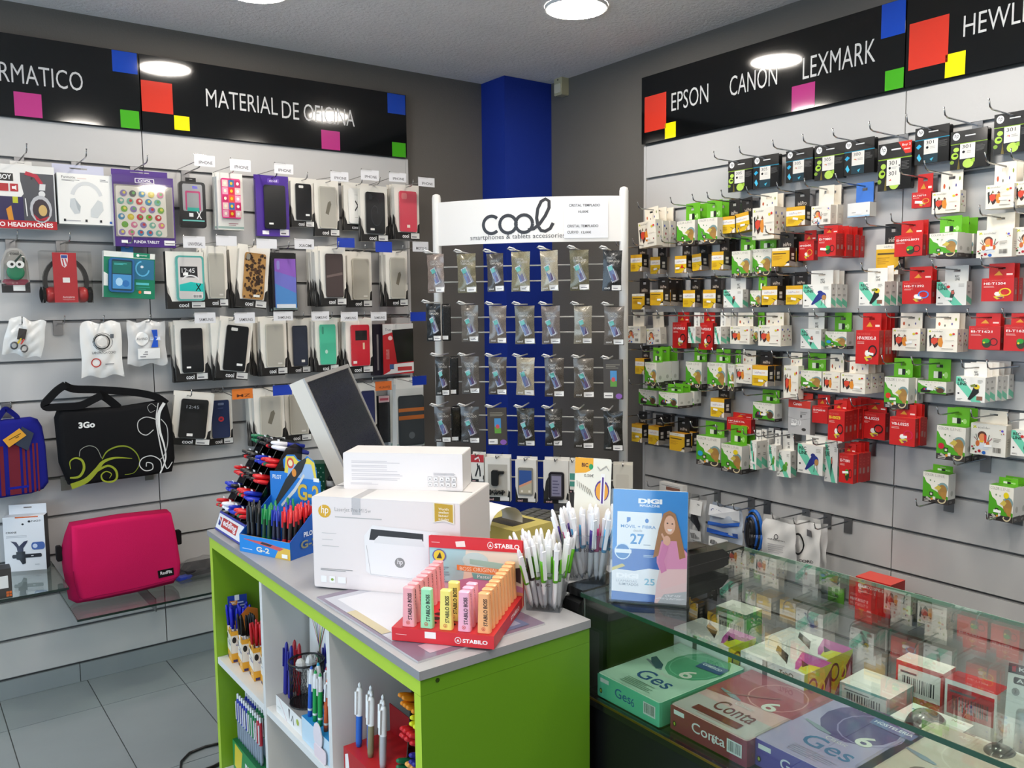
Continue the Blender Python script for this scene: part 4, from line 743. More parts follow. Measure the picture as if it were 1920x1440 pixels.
obj('headband', MB().prism(L_[::-1]+R_, .018, .045, '232224').mesh('headband', 'plastic'), t)
obj('crest_card', MB().box(-w*.27, -.004, h*.02, w*.2, .004, h*.97, 'b5212c').mesh('crest_card', 'card'), t)
obj('crest_print', MB().art([('p', [(.34, .96), (.64, .96), (.64, .84), (.58, .74), (.49, .7), (.38, .74), (.34, .84)], 'e8e6ea'), ('p', [(.36, .95), (.62, .95), (.62, .89), (.36, .89)], '2f4a9a'), ('p', [(.38, .88), (.44, .88), (.5, .72), (.44, .73)], 'c23040'), ('p', [(.5, .88), (.56, .88), (.6, .8), (.57, .75)], 'c23040'), ('p', rrect(.38, .4, .68, .5, .01), 'f0eeec'), ('t', 'Auriculares', .34, .09, .84, .13, 'f0d8d8', .01), ('t', 'Headphones', .34, .04, .84, .075, 'e0a8a8')], w*.47, h*.95, -w*.27, h*.02, -.004).mesh('crest_print', 'card'), t)
obj('bag', MB().box(-w/2, -.012, 0, w/2, .06, h, 'fff').mesh('bag', 'clear'), t); obj('hanger', MB().box(-.014, .02, h, .014, .022, h+.035, 'd8d8d8').mesh('hanger', 'clear'), t); whook(t.location.x, 4, 'carrying the bagged red headphones')
t, w, h = wall_thing('phone_kit_pack', 'green and white pack with blue waterproof phone case and earphones', 'phone case', 192, 473, 288, 559, .1, -3)
obj('carton', MB().box(-w/2, 0, 0, w/2, .03, h, '157a5c', l='dcdcd8').mesh('carton', 'card'), t); obj('hang_tab', utab('3a86c8'), t, (-w*.02, .026, h), scale=(w*.24, 1, .03))
obj('front_print', MB().art([('r', 0, 0, 1, 1, '157a5a'), ('r', 0, .88, 1, 1, 'e4e6e0'), ('r', .57, .89, .9, 1, '178060'), ('e', .66, .945, .03, .03, 'f0f0f0'), ('t', 'wamey', .7, .93, .84, .96, 'e0efe8'), ('p', [(0, .25), (.08, .25), (.08, .5), (0, .55)], 'e8e8e0'), ('r', .56, .42, .98, .86, '2a6f8f'), ('s', arc(.75, .66, .13, .16, 100, 350, 12), .03, '5ab0d8'), ('e', .74, .7, .03, .03, 'd8e4ea'), ('r', .62, .3, .88, .35, '57c0c8'), ('e', .7, .14, .03, .035, 'd86a2a'), ('p', rrect(.78, .11, .92, .17, .01), 'ece8e4'), ('x', .62, .2, .9, .28, 2, '2a9a88')], w, h, -w/2, 0, 0).mesh('front_print', 'gloss'), t)
c = obj('phone_case', MB().prism(rrect(-w*.41, h*.12, w*.08, h*.86, .012), -.01, 0, '1f5f9a').mesh('phone_case', 'plastic'), t)
obj('case_print', MB().art([('p', rrect(.1, .05, .92, .95, .05), '1c3a4a'), ('r', .14, .55, .88, .9, '1a6a60'), ('r', .14, .1, .88, .52, '4a90c8'), ('e', .4, .3, .14, .12, 'a8d0ea'), ('e', .66, .26, .14, .1, '2f6fb0'), ('x', .2, .8, .7, .86, 2, '5ad0d0')], w*.49, h*.74, -w*.41, h*.12, -.01).mesh('case_print', 'gloss'), c); whook(t.location.x-w*.02, 4, 'carrying the green phone kit pack')
t, w, h = wall_thing('phone_case_pack', 'teal edged clear phone case marked X on cool carton', 'phone case', 312, 472, 383, 579, .13)
obj('carton', MB().box(-w/2, 0, 0, w/2, .03, h, 'e2ded6', l='1d1c1c').mesh('carton', 'card'), t); obj('front_print', CACHE['coolcard'], t, scale=(w, 1, h))
obj('phone_case', MB().prism(rrect(-w*.26, h*.14, w*.48, h*.93, .012), -.012, 0, '58a8a0').mesh('phone_case', 'gloss'), t)
obj('case_print', MB().art([('p', rrect(.07, .04, .93, .96, .06), 'cfcbc8'), ('r', .14, .52, .76, .76, '2b2b2d'), ('t', '12:45', .2, .62, .66, .72, 'e8e8e8'), ('r', .24, .56, .42, .62, 'f0f0ee'), ('p', [(.1, .22), (.95, .2), (.95, .38), (.5, .42), (.1, .36)], '22b8b0'), ('s', [(.68, .22), (.86, .38)], .03, '1a2426'), ('s', [(.7, .38), (.84, .22)], .03, '1a2426'), ('s', arc(.5, .44, .3, .12, 10, 170), .03, 'dcdcdc'), ('r', .56, .06, .9, .14, 'ecebea'), ('b', .58, .07, .88, .13, '333333')], w*.74, h*.79, -w*.26, h*.14, -.012).mesh('case_print', 'gloss'), t); whook(t.location.x, 4, 'carrying the teal X marked case')
# third row: cable bags
def poly_bag(name, label, x0, y0, x1, y1, d, els, roll=0, col='e6e5e2', slot_=6, mat='gloss', hookit=True):
    t, w, h = wall_thing(name, label, 'cable bag', x0, y0, x1, y1, d, roll)
    sd = random.randrange(999); rn = random.Random(sd); ph = [rn.uniform(0, 6.28) for _ in range(8)]
    def wr(u, v): return .005*abs(math.sin(6*u+4*v+ph[0]))-.004*abs(math.sin(9*v-7*u+ph[1]))+.003*abs(math.sin(13*u+ph[2]+5*v))
    def fr(sg):
        def f(u, v):
            e = min(u, 1-u)*2; q = math.sin(math.pi*min(1, max(0, v)))**.5*e**.6
            return ((u-.5)*w*(1-.06*v+.03*math.sin(7*v+ph[3])), -sg*(.012*q)+wr(u, v)*min(1, e*2), v*h+.006*math.sin(11*u+ph[4])*(1-abs(2*v-1)*0))
        return f
    b = MB().sheet(fr(1), 18, 18, col); b.sheet(fr(-1), 18, 18, col); obj('pouch', b.mesh('pouch', mat), t)
    if els: obj('bag_print', MB().art([('p', [(.3, .3), (.31, .3), (.31, .31)], col)]+els, w, h, -w/2, 0, -.016).bend(lambda x, z: wr(x/w+.5, z/h)).mesh('bag_print', mat), t)
    if hookit: whook(t.location.x, slot_, 'carrying the '+label.split(' with')[0].split(' beside')[0], .15)
    return t, w, h
ringart = [('o', .5, .64, .2, .14, .03, '232323'), ('o', .52, .64, .24, .165, .012, '2a2a2a'), ('e', .5, .64, .13, .09, 'dcdad6'), ('t', 'LAN PATCH CORD', .26, .42, .82, .465, '3a3a3c', .01), ('o', .34, .26, .12, .085, .03, 'b0342c'), ('p', [(.7, .7), (.78, .7), (.78, .78), (.7, .78)], '66666a'), ('x', .55, .22, .78, .26, 1, '77777a')]
poly_bag('cable_bag', 'white LAN PATCH CORD bag with black and red rings', 150, 604, 230, 706, .09, ringart)
t, w, h = poly_bag('cable_bag', 'small clear zip bag with folded adapter and white labels', 0, 597, 76, 667, .09, [('r', .3, .42, .5, .72, '3c3836'), ('p', [(.3, .3), (.36, .3), (.42, .46), (.38, .46)], 'c8b030'), ('p', [(.4, .3), (.44, .3), (.5, .46), (.45, .46)], 'b03030'), ('o', .26, .24, .1, .11, .04, '4a4a4c'), ('o', .52, .2, .1, .11, .04, '4a4a4c')], -12, 'dcdcda')
poly_bag('cable_bag', 'clear cable bag with round white label and blue plug', 238, 602, 312, 684, .09, [('e', .36, .6, .17, .16, 'f0f0ee'), ('t', 'ASHIND', .22, .57, .5, .63, '77777a'), ('p', [(.6, .8), (.76, .8), (.76, .4), (.58, .4), (.66, .6)], '1f56c8'), ('r', .56, .56, .82, .64, 'c4cede'), ('r', .24, .14, .8, .38, 'efefed'), ('x', .28, .18, .5, .34, 3, '8a8a8c')], 0, 'cfcfce')
p = onY(108, 610, 0); whook(p.x, 6, 'bare beside the LAN PATCH CORD bag', .15)
t, w, h = wall_thing('tablet_case_pack', 'red and black tablet case pack at the end of third row', 'tablet case', 718, 607, 775, 701, .1)
obj('carton', MB().box(-w/2, 0, 0, w/2, .035, h, 'b8202a', l='2a2226').mesh('carton', 'card'), t); whook(t.location.x, 6, 'carrying the red and black tablet case')
obj('front_print', MB().art([('r', 0, 0, 1, 1, 'c0222c'), ('p', [(0, .78), (.34, .84), (.34, 1), (0, 1)], 'dcdad8'), ('p', [(.34, .84), (1, .9), (1, 1), (.34, 1)], 'cfcdcb'), ('t', 'Trust', .08, .86, .28, .91, '3a3a5a'), ('e', .24, .72, .07, .045, 'e8c8c8'), ('p', [(.3, .88), (1, .9), (1, .24), (.45, .22)], '0e0f12'), ('p', [(0, 0), (1, .04), (1, .22), (.36, .2), (.2, .06)], 'dedcda'), ('r', .46, .06, .94, .14, 'b8353a'), ('r', .2, .1, .34, .2, '3f5a8a'), ('t', 'FOR iPAD MINI', .1, .3, .2, .5, 'e0a8a8')], w, h, -w/2, 0, 0).mesh('front_print', 'gloss'), t)
t, w, h = wall_thing('tablet_case_pack', 'dark purple slim case pack beside the red tablet pack', 'tablet case', 700, 608, 716, 704, .08)
obj('carton', MB().box(-w/2, 0, 0, w/2, .03, h, '201a2a', l='191420').mesh('carton', 'card'), t); obj('trim', MB().box(-w*.1, -.002, h*.1, w*.1, -.0005, h*.8, '8a8488').mesh('trim', 'gloss'), t)
t, w, h = wall_thing('phone_case_pack', 'black folio in pink topped pack behind the monitor', 'phone case', 711, 742, 731, 830, .08)
obj('carton', MB().box(-w/2, 0, 0, w/2, .03, h, '17171a').mesh('carton', 'gloss'), t); obj('front_print', MB().art([('r', 0, .86, 1, 1, 'c8a8a8'), ('r', .1, .9, .9, .95, 'b04a58')], w, h, -w/2, 0, 0).mesh('front_print', 'card'), t)
# ================================================================== screen protector stand in the corner
PL, PR = Vector((-.843, -.447, 0)), Vector((-.317, -1.06, 0))
SA = math.atan2(PR.y-PL.y, PR.x-PL.x); SW = (PR-PL).length; SX = Vector((math.cos(SA), math.sin(SA), 0)); SN = Vector((math.sin(SA), -math.cos(SA), 0))
def onS(x, y, off=0.0):   # sight line met with the stand's own plane -> (along, height)
    d = ray(x, y); q = PL+SN*off; k = (q-CAM).dot(SN)/d.dot(SN); p = CAM+d*k; return (p-PL).dot(SX), p.z
st = thing('display_stand', 'white tubular stand with header panel and wire rows before the blue column', 'display stand', PL, (0, 0, SA))
for x in (0, SW):
    obj('pole', MB().lathe([(.019, 0), (.019, 1.915), (.016, 1.927), (.006, 1.932)], 'dcdbd8', 16).mesh('pole', 'plastic'), st, (x, 0, .02))
    obj('foot', MB().box(x-.03, -.22, 0, x+.03, .2, .025, 'd0cfcc').mesh('foot', 'plastic'), st)
hz0, hz1 = onS(990, 452)[1]-.012, onS(990, 369)[1]-.012
def hb(x, z): return -.07*(1-(2*x/SW-1)**2)
obj('header_panel', MB().sheet(lambda u, v: (u*SW, hb(u*SW, 0)-.012, hz0+v*(hz1-hz0)), 18, 1, 'efece8').sheet(lambda u, v: (u*SW, hb(u*SW, 0)-.009, hz0+v*(hz1-hz0)), 18, 1, 'd8d5d0').mesh('header_panel', 'plastic'), st)
hh = hz1-hz0
def ring_(cx, r, a0, a1): return [(cx*SW+r*math.cos(math.radians(a0+(a1-a0)*i/20)), .42*hh+r*math.sin(math.radians(a0+(a1-a0)*i/20))) for i in range(21)]
TH = .0135; LC = '2a2628'   # looping script word on the header
lb = MB()
for q in (('s', ring_(.325, .036, 45, 315), TH, LC), ('s', ring_(.415, .036, 0, 360), TH, LC), ('s', ring_(.5, .036, 0, 360), TH, LC),
          ('s', [(x*SW, z*hh) for x, z in [(.52, .28), (.55, .3), (.58, .4), (.61, .58), (.63, .76), (.63, .9), (.612, .95), (.59, .9), (.572, .74), (.566, .54), (.572, .36), (.588, .26), (.61, .24), (.635, .3), (.65, .42)]], TH, LC)): lb.art([q], 1, 1, 0, hz0, -.0125)
obj('logo', lb.bend(lambda x, z: hb(x, z)).mesh('logo', 'plastic'), st)
obj('lettering', MB().art([('t', 'smartphones & tablets accessories', .205, .06, .71, .2, '4a4648')], SW, hh, 0, hz0, -.0125).bend(hb).mesh('lettering', 'plastic'), st)
a0, _ = onS(1058, 400, .06); a1, _ = onS(1139, 400, .06); zt = onS(1100, 374, .06)[1]; zb = onS(1100, 446, .06)[1]
nt_ = thing('price_notice', 'white paper notice CRISTAL TEMPLADO prices taped on the stand header', 'notice', PL+SX*a0+Vector((0, 0, zb)), (0, 0, SA))
am = lambda x, z: hb(x+a0, 0)-.0015
obj('paper', MB().sheet(lambda u, v: (u*(a1-a0), -.0135+am(u*(a1-a0), 0), v*(zt-zb)), 8, 1, 'e9eaee').mesh('paper', 'card'), nt_)
obj('lettering', MB().art([('t', 'CRISTAL TEMPLADO', .12, .82, .82, .89, '3a3a3e', .01), ('t', '10,00€', .33, .65, .56, .72, '3a3a3e', .01), ('t', 'CRISTAL TEMPLADO', .08, .28, .78, .35, '3a3a3e', .01), ('t', 'CURVO', .08, .12, .33, .19, '3a3a3e', .01), ('t', '12,00€', .4, .11, .62, .18, '3a3a3e', .01)], a1-a0, zt-zb, 0, 0, -.014).bend(am).mesh('lettering', 'card'), nt_)
# packets
S6, S7 = (780, 340, 1920/420), (780, 640, 1920/420)
PK = [(S6, [(95,625,250,955),(355,620,522,955),(610,618,758,945),(812,602,980,945),(1068,592,1226,940),(1320,588,1490,935),(1595,592,1762,940)]),
      (S6, [(92,1050,215,1370),(385,1062,540,1375),(625,1066,775,1388),(848,1066,1022,1395),(1075,1066,1243,1395),(1352,1066,1508,1392),(1607,1070,1785,1402)]),
      (S7, [(168,130,285,465),(390,130,548,447),(620,135,778,457),(852,137,1018,462),(1102,142,1272,475),(1352,147,1528,482),(1607,157,1775,497)]),
      (S7, [(158,560,298,865),(386,560,545,872),(620,570,780,890),(866,572,1025,897),(1106,577,1255,897),(1352,587,1525,917),(1607,597,1780,937)])]
PCOL = [['8a7a70','7a7258','4e4843','8c8468','a89e88','6e6850','2a2a2a'], ['1c1c1c','6e665c','7a7068','6a6456','746a64','8f8878','6c645c'], ['2f2c28','5e5852','5c544c','a89c84','544c44','625a50','453f38'], ['4a4440','4c4a48','4a4236','38362f','3c3a36','4a4640','2e2c28']]  # beige tints carry the lamp glare on the dark foil
def packet_print(s4):
    a = [('r', .02, .01, .98, .985, None)]
    if s4: return [('r', .36, .32, .7, .72, '4a90c8'), ('p', [(.36, .32), (.7, .32), (.7, .46), (.36, .5)], '5f9a3c'), ('e', .52, .5, .1, .06, 'c8505a'), ('x', .14, .78, .86, .9, 3, '8a8474'), ('e', .8, .08, .17, .07, '8a5ab0'), ('p', rrect(.02, .03, .5, .17, .02), 'e8e6e2'), ('x', .08, .08, .44, .13, 1, '66646a')]
    return [('t', 'CRISTAL', .22, .78, .7, .835, 'b9b4ac', .01), ('t', 'TEMPLADO', .22, .71, .86, .765, 'b9b4ac', .01),
            ('p', [(.28, .62), (.55, .68), (.88, .28), (.62, .2)], '7a7478'), ('p', [(.22, .6), (.5, .66), (.8, .27), (.52, .2)], 'c9c9d0'), ('p', [(.26, .585), (.48, .635), (.75, .285), (.53, .23)], '5f6f9a'), ('p', [(.26, .585), (.48, .635), (.56, .53), (.36, .48)], '5aa8a0'), ('p', [(.62, .46), (.75, .285), (.62, .25), (.52, .4)], '5a4a70'),
            ('t', 'cool', .12, .045, .4, .1, 'e6e4e0', .02), ('p', rrect(.5, .02, .97, .145, .015), 'ecebe8'), ('x', .58, .06, .9, .1, 1, '77757a')]
OFFP = .13
for r, (cr, L) in enumerate(PK):
    zw = []
    for i, (x0, y0, x1, y1) in enumerate(L):
        ox, oy, k = cr; X0, X1, Y0, Y1 = ox+x0/k, ox+x1/k, oy+y0/k, oy+y1/k
        a, _ = onS(X0, (Y0+Y1)/2, OFFP); b, _ = onS(X1, (Y0+Y1)/2, OFFP); zt = onS((X0+X1)/2, Y0, OFFP)[1]; zb = onS((X0+X1)/2, Y1, OFFP)[1]
        w, h = b-a, zt-zb; zw.append(zt); s4 = (r, i) in ((2, 6), (3, 2)); c = PCOL[r][i]
        t = thing('screen_protector_packet', '%s protector packet, %s along the %s row of the stand' % ('boxed card' if s4 else 'foil glass', ordn(i), ('top', 'second', 'third', 'fourth')[r]), 'packet', PL+SX*((a+b)/2)+SN*OFFP+Vector((0, 0, zb)), (0, math.radians(random.uniform(-1.5, 1.5)), SA+math.radians(random.uniform(-9, 9))), 'screen protector packets, %s stand row' % ('top', 'second', 'third', 'fourth')[r])
        ph = random.uniform(0, 6)
        bf = lambda x, z: -.010*math.sin(math.pi*min(1, max(0, z/h)))**.6*math.cos(math.pi*max(-.5, min(.5, x/w)))+.0022*math.sin(40*z/h*.5+ph)*math.cos(3*x/w+ph)
        if s4: obj('pouch', MB().box(-w/2, 0, 0, w/2, .012, h, '463f38').mesh('pouch', 'card'), t); obj('front_print', MB().art(packet_print(True), w, h, -w/2, 0, -.0005).mesh('front_print', 'card'), t)
        else:
            pb = MB().sheet(lambda u, v: ((u-.5)*w*(1-.07*math.sin(math.pi*v)), bf((u-.5)*w, v*h), v*h), 6, 10, c); pb.sheet(lambda u, v: ((.5-u)*w*(1-.07*math.sin(math.pi*v)), -bf((u-.5)*w, v*h)*.6+.001, v*h), 6, 10, '1a1a1a')
            obj('pouch', pb.mesh('pouch', 'foil'), t)
            obj('front_print', MB().art(packet_print(False), w, h, -w/2, 0, -.0012).bend(bf).mesh('front_print', 'gloss'), t)
        if (r, i) in ((1, 0), (2, 0), (3, 0)):
            t2 = thing('screen_protector_packet', 'black backed packet edge standing behind the first, %s row of stand' % ('top', 'second', 'third', 'fourth')[r], 'packet', PL+SX*((a+b)/2+w*.72)+SN*(OFFP-.03)+Vector((0, 0, zb)), (0, 0, SA+math.radians(20)), 'screen protector packets, %s stand row' % ('top', 'second', 'third', 'fourth')[r])
            obj('pouch', MB().pillow(rrect(-w*.3, 0, w*.3, h, .004), -.008, .008, '121212').mesh('pouch', 'foil'), t2); obj('barcode_label', MB().box(-w*.28, -.0095, h*.04, w*.1, -.0085, h*.14, 'dcdcda').mesh('barcode_label', 'card'), t2)
        al = (a+b)/2-w*.2
        ZH = zt+.0055; hk = MB().tube([(al, 0, ZH), (al, -OFFP-.01, ZH), (al-.006, -OFFP-.03, ZH+.006), (al-.022, -OFFP-.034, ZH+.011), (al-.03, -OFFP-.03, ZH+.006), (al-.02, -OFFP-.026, ZH), (al, -OFFP-.02, ZH)], .0032, 'e2e2e0', 6)
        obj('hook', hk.mesh('hook', 'plastic'), st)
    for dz in (-.05, -.115): obj('wire', MB().tube([(0, .0, sum(zw)/7+dz), (SW, 0, sum(zw)/7+dz)], .0035, 'c9c9c6', 6).mesh('wire', 'plastic'), st)
# bottom row: boxed phone accessories
def acc(x0, y0, x1, y1, label, els, col='e2dfd8', off=.13, extra=None):
    ox, oy, k = S7; X0, X1, Y0, Y1 = ox+x0/k, ox+x1/k, oy+y0/k, oy+y1/k
    a, _ = onS(X0, (Y0+Y1)/2, off); b, _ = onS(X1, (Y0+Y1)/2, off); zt = onS((X0+X1)/2, Y0, off)[1]; zb = onS((X0+X1)/2, Y1, off)[1]; w, h = b-a, zt-zb
    t = thing('accessory_box', label, 'phone accessory', PL+SX*((a+b)/2)+SN*off+Vector((0, 0, zb)), (0, 0, SA+math.radians(random.uniform(-5, 5))), 'boxed accessories on the bottom row of the stand')
    obj('carton', MB().box(-w/2, 0, 0, w/2, .035, h*.96, col).mesh('carton', 'card'), t); obj('hang_tab', utab(col, .3), t, (0, .03, h*.96), scale=(w, 1, h*.04+.004))
    obj('front_print', MB().art([('r', 0, 0, 1, .97, col), ('p', [(0, 0), (1, 0), (1, .22), (.94, .26), (.9, .1), (.12, .1), (0, .36)], '161515'), ('t', 'cool', .1, .02, .34, .07, 'e8b8b8', .02), ('r', .6, .02, .96, .1, 'e4e2de')]+els, w, h, -w/2, 0, 0).mesh('front_print', 'card'), t)
    obj('hook', MB().tube([(0, .11, h-.006), (0, -.02, h-.006), (0, -.03, h+.006)], .0025, '77777a', 6).mesh('hook', 'chrome'), t)
    return t, w, h
acc(470, 965, 582, 1205, 'red topped cable box, lowest row of stand beside the printer carton', [('r', 0, .7, 1, .97, 'b8242c'), ('s', [(.3, .8), (.6, .88), (.7, .74)], .06, 'efe6e4'), ('s', [(.5, .66), (.55, .5), (.35, .2)], .1, '17171a'), ('s', [(.62, .6), (.7, .4), (.72, .2)], .1, '17171a')])
t, w, h = acc(592, 985, 805, 1372, 'white box with black car charger and cable, lowest row of stand', [('r', .12, .12, .9, .82, 'b7b2a8')])
obj('charger', MB().prism(rrect(-w*.22, h*.36, w*.06, h*.7, .008), -.016, 0, '1c1b1a').prism(rrect(-w*.06, h*.62, w*.28, h*.68, .004), -.014, 0, '1c1b1a').tube([(-w*.3+w*.6*i/14, -.012-.004*(i % 3), h*(.16+.1*abs(math.sin(i*1.3)))) for i in range(15)], .006, '161616').mesh('charger', 'plastic'), t)
t, w, h = acc(852, 1005, 1030, 1382, 'white box with blue screened phone, lowest row of stand', [])
obj('phone_dummy', MB().prism(rrect(-w*.36, h*.18, w*.36, h*.8, .006), -.008, 0, '8a8880').art([('r', .08, .06, .92, .9, '3a5a9a'), ('p', [(.08, .06), (.92, .06), (.92, .5), (.08, .3)], 'b9b29c'), ('p', [(.08, .34), (.92, .56), (.92, .46), (.08, .26)], 'd8a080'), ('r', .2, .1, .34, .18, 'e8e4d8'), ('r', .7, .1, .84, .18, 'e8e4d8')], w*.72, h*.62, -w*.36, h*.18, -.008).mesh('phone_dummy', 'gloss'), t)
t, w, h = acc(1092, 1010, 1308, 1392, 'white box with black armband and lilac screen, lowest row of stand', [('p', [(0, .1), (.1, .5), (.2, .6), (.2, .1)], '2a2928')])
obj('armband', MB().prism(rrect(-w*.28, h*.1, w*.34, h*.72, .012), -.01, 0, '26242a').art([('p', rrect(.14, .1, .86, .92, .05), '55535c'), ('r', .2, .14, .8, .86, '8f8ca4'), ('x', .26, .2, .74, .76, 5, '62607a')], w*.62, h*.62, -w*.28, h*.1, -.01).mesh('armband', 'gloss'), t)
acc(1312, 1018, 1378, 1300, 'slim box with teal stripes, lowest row behind the pen card', [('r', .1, .2, .9, .6, '4f9a8c'), ('r', .1, .35, .9, .4, 'dcd8d0')])
acc(1690, 1052, 1858, 1330, 'beige windowed box, lowest row of stand beside the pole', [('p', rrect(.14, .12, .8, .68, .05), 'c9c4b8')], 'd2cec2')
for dz in (0, -.075): z_ = onS(1000, 868)[1]+dz+.01; obj('wire', MB().tube([(0, 0, z_), (SW, 0, z_)], .0035, 'c9c9c6', 6).mesh('wire', 'plastic'), st)
# ================================================================== bags and shelves under the case wall
def local_px(d, ox, oz):
    def f(x, y): p = onY(x, y, -d); return (p.x-ox, p.z-oz)
    return f
# black messenger bag
D = .13; o_ = onY(215, 900, -D); f5 = local_px(D, o_.x, o_.z); g5 = lambda x, y: f5(x/4, 680+y/4)
t = thing('messenger_bag', 'black messenger bag with lime and white swirls hanging on wall', 'bag', (o_.x, -D, o_.z))
out = [g5(*q) for q in [(520, 925), (450, 760), (415, 420), (440, 350), (660, 345), (900, 335), (1060, 310), (1200, 288), (1262, 300), (1305, 470), (1322, 720), (1300, 822), (1100, 855), (900, 882), (720, 910), (570, 932)]]
out = out[::-1] if sum((out[i][0]*out[(i+1) % len(out)][1]-out[(i+1) % len(out)][0]*out[i][1]) for i in range(len(out))) < 0 else out
obj('body', MB().pillow(out, -.012, .08, '141416', steps=((0, .5), (.02, .2), (.05, .06), (.12, 0))).mesh('body', 'cloth'), t)
sw = [('s', [g5(*q) for q in [(530, 925), (640, 880), (720, 800), (770, 740), (860, 710), (985, 715)]], [.022, .02, .016, .012, .007, .002], '8f9a2c'), ('s', [g5(*q) for q in [(520, 860), (590, 850), (625, 790), (610, 730), (560, 712), (520, 740), (525, 795)]], [.006, .009, .009, .008, .006, .004, .002], '8f9a2c'),
      ('s', [g5(*q) for q in [(700, 820), (800, 770), (860, 800), (870, 860), (830, 890), (770, 880), (755, 840), (790, 812), (830, 830), (815, 862)]], [.01, .008, .008, .008, .007, .006, .005, .004, .003, .002], '8f9a2c'), ('s', [g5(*q) for q in [(760, 720), (800, 660), (880, 625), (960, 630), (1020, 680), (1040, 750), (1000, 820), (930, 835)]], [.004, .005, .006, .005, .004, .003, .002, .002], '7d8a2a'),
      ('s', [g5(*q) for q in [(590, 700), (600, 650), (660, 620), (720, 640), (755, 710)]], .002, '9a9c92'),
      ('s', [g5(*q) for q in [(1225, 300), (1185, 380), (1190, 500), (1225, 620), (1235, 720), (1195, 825)]], [.012, .012, .009, .006, .005, .006], 'dcdcda'), ('s', [g5(*q) for q in [(1180, 300), (1165, 420), (1185, 560), (1215, 700), (1245, 790), (1285, 740)]], [.003, .005, .005, .005, .004, .003], 'cfcfcd'), ('s', [g5(*q) for q in [(1200, 420), (1245, 480), (1250, 600), (1225, 690), (1190, 725)]], .003, 'b8b8b6'),
      ('s', [g5(*q) for q in [(1170, 425), (1090, 405), (1030, 440), (1035, 510), (1090, 540), (1145, 500)]], .0032, 'c4c4c2'), ('s', [g5(*q) for q in [(1165, 330), (1130, 305), (1100, 330), (1120, 370), (1155, 355)]], .002, '9a9a98'),
      ('s', [g5(*q) for q in [(1205, 800), (1195, 730), (1130, 695), (1060, 715), (1040, 765), (1080, 805), (1135, 795), (1135, 755), (1095, 745), (1090, 775)]], .0035, 'cfcfcd')]
sw2 = []
for e in sw:
    n_ = len(e[1]); w_ = e[2] if isinstance(e[2], list) else [e[2]]*n_
    q_ = curve([(*p_, ww) for p_, ww in zip(e[1], w_)]); sw2.append(('s', [(x_, z_) for x_, z_, _ in q_], [max(.001, ww) for *_, ww in q_], e[3]))
sw = sw2
lx0, lz0 = g5(585, 492); lx1, lz1 = g5(705, 435)
sw += [('t', '3Go', lx0, lz0, lx1, lz1, 'e8e8e6', .04)]
obj('swirl_print', MB().art(sw, 1, 1, 0, 0, -.013).mesh('swirl_print', 'matte'), t)
def strapf(pts, wd, y0, y1, col, name, par):
    L_, R_ = stroke(curve([g5(*q) for q in pts], 4), wd); b = MB(); n = len(L_)
    for i in range(n-1):
        p = [L_[i], R_[i], R_[i+1], L_[i+1]]
        b.prism(p, y0, y1, col)
    return obj(name, b.mesh(name, 'cloth'), par)
strapf([(1255, 310), (1180, 260), (1060, 232), (900, 215), (720, 205), (560, 200), (485, 170)], .028, .01, .03, '121214', 'strap', t)
strapf([(490, 165), (430, 205), (370, 265), (335, 310), (350, 335), (450, 330), (600, 320), (700, 275), (760, 245)], .026, -.012, .005, '161618', 'strap', t)
strapf([(740, 235), (800, 265), (870, 320), (890, 340)], .03, .006, .018, '0e0e10', 'strap', t)
p = onY(123, 915, 0); whook(p.x, 10, 'holding the lower corner of the black bag', .12); p = onY(280, 905, 0); whook(p.x, 10, 'showing under the black messenger bag', .12)
# striped laptop sleeve
D = .1; o_ = onY(30, 935, -D); f5 = local_px(D, o_.x, o_.z); g5 = lambda x, y: f5(x/4, 680+y/4)
t = thing('laptop_bag', 'navy laptop sleeve with rust stripes and orange tag at picture edge', 'bag', (o_.x, -D, o_.z))
out = [g5(*q) for q in [(-260, 1060), (0, 1022), (240, 985), (330, 950), (368, 900), (345, 620), (320, 480), (285, 425), (230, 408), (0, 432), (-260, 460)]]
obj('body', MB().pillow(out, -.012, .045, '1d2080', steps=((0, .5), (.02, .2), (.05, .06), (.12, 0))).mesh('body', 'cloth'), t)
st_ = []
for x0, x1 in ((-60, -20), (10, 40), (75, 160), (180, 200), (215, 235), (255, 270), (285, 298)): st_.append(('p', [g5(x0, 1000-x0*.14), g5(x1, 1000-x1*.14), g5(x1-20, 628-x1*.1), g5(x0-20, 628-x0*.1)], '6e2430'))
st_ += [('p', [g5(60, 950), g5(215, 930), g5(215, 912), g5(60, 932)], '1a2090')]
obj('stripe_print', MB().art(st_, 1, 1, 0, 0, -.0125).mesh('stripe_print', 'cloth'), t)
strapf([(-20, 430), (20, 370), (50, 350), (120, 400), (130, 420)], .018, .0, .012, '14186a', 'handle', t)
tg = [g5(*q) for q in [(15, 575), (140, 488), (192, 540), (62, 630)]]
obj('orange_tag', MB().prism(tg, -.022, -.02, 'd89a2c').mesh('orange_tag', 'card'), t); obj('tag_print', MB().art([('s', [g5(60, 575), g5(150, 525)], .003, '5a4414'), ('s', [g5(110, 560), g5(135, 548)], .003, '5a4414')], 1, 1, 0, 0, -.0222).mesh('tag_print', 'card'), t)
tg = [g5(*q) for q in [(110, 610), (205, 655), (248, 525), (160, 475)]]; obj('blue_tag', MB().prism(tg, -.0195, -.018, '2a3344').mesh('blue_tag', 'card'), t)
p = onY(12, 770, 0); whook(p.x, 8, 'carrying the navy laptop sleeve', .14)
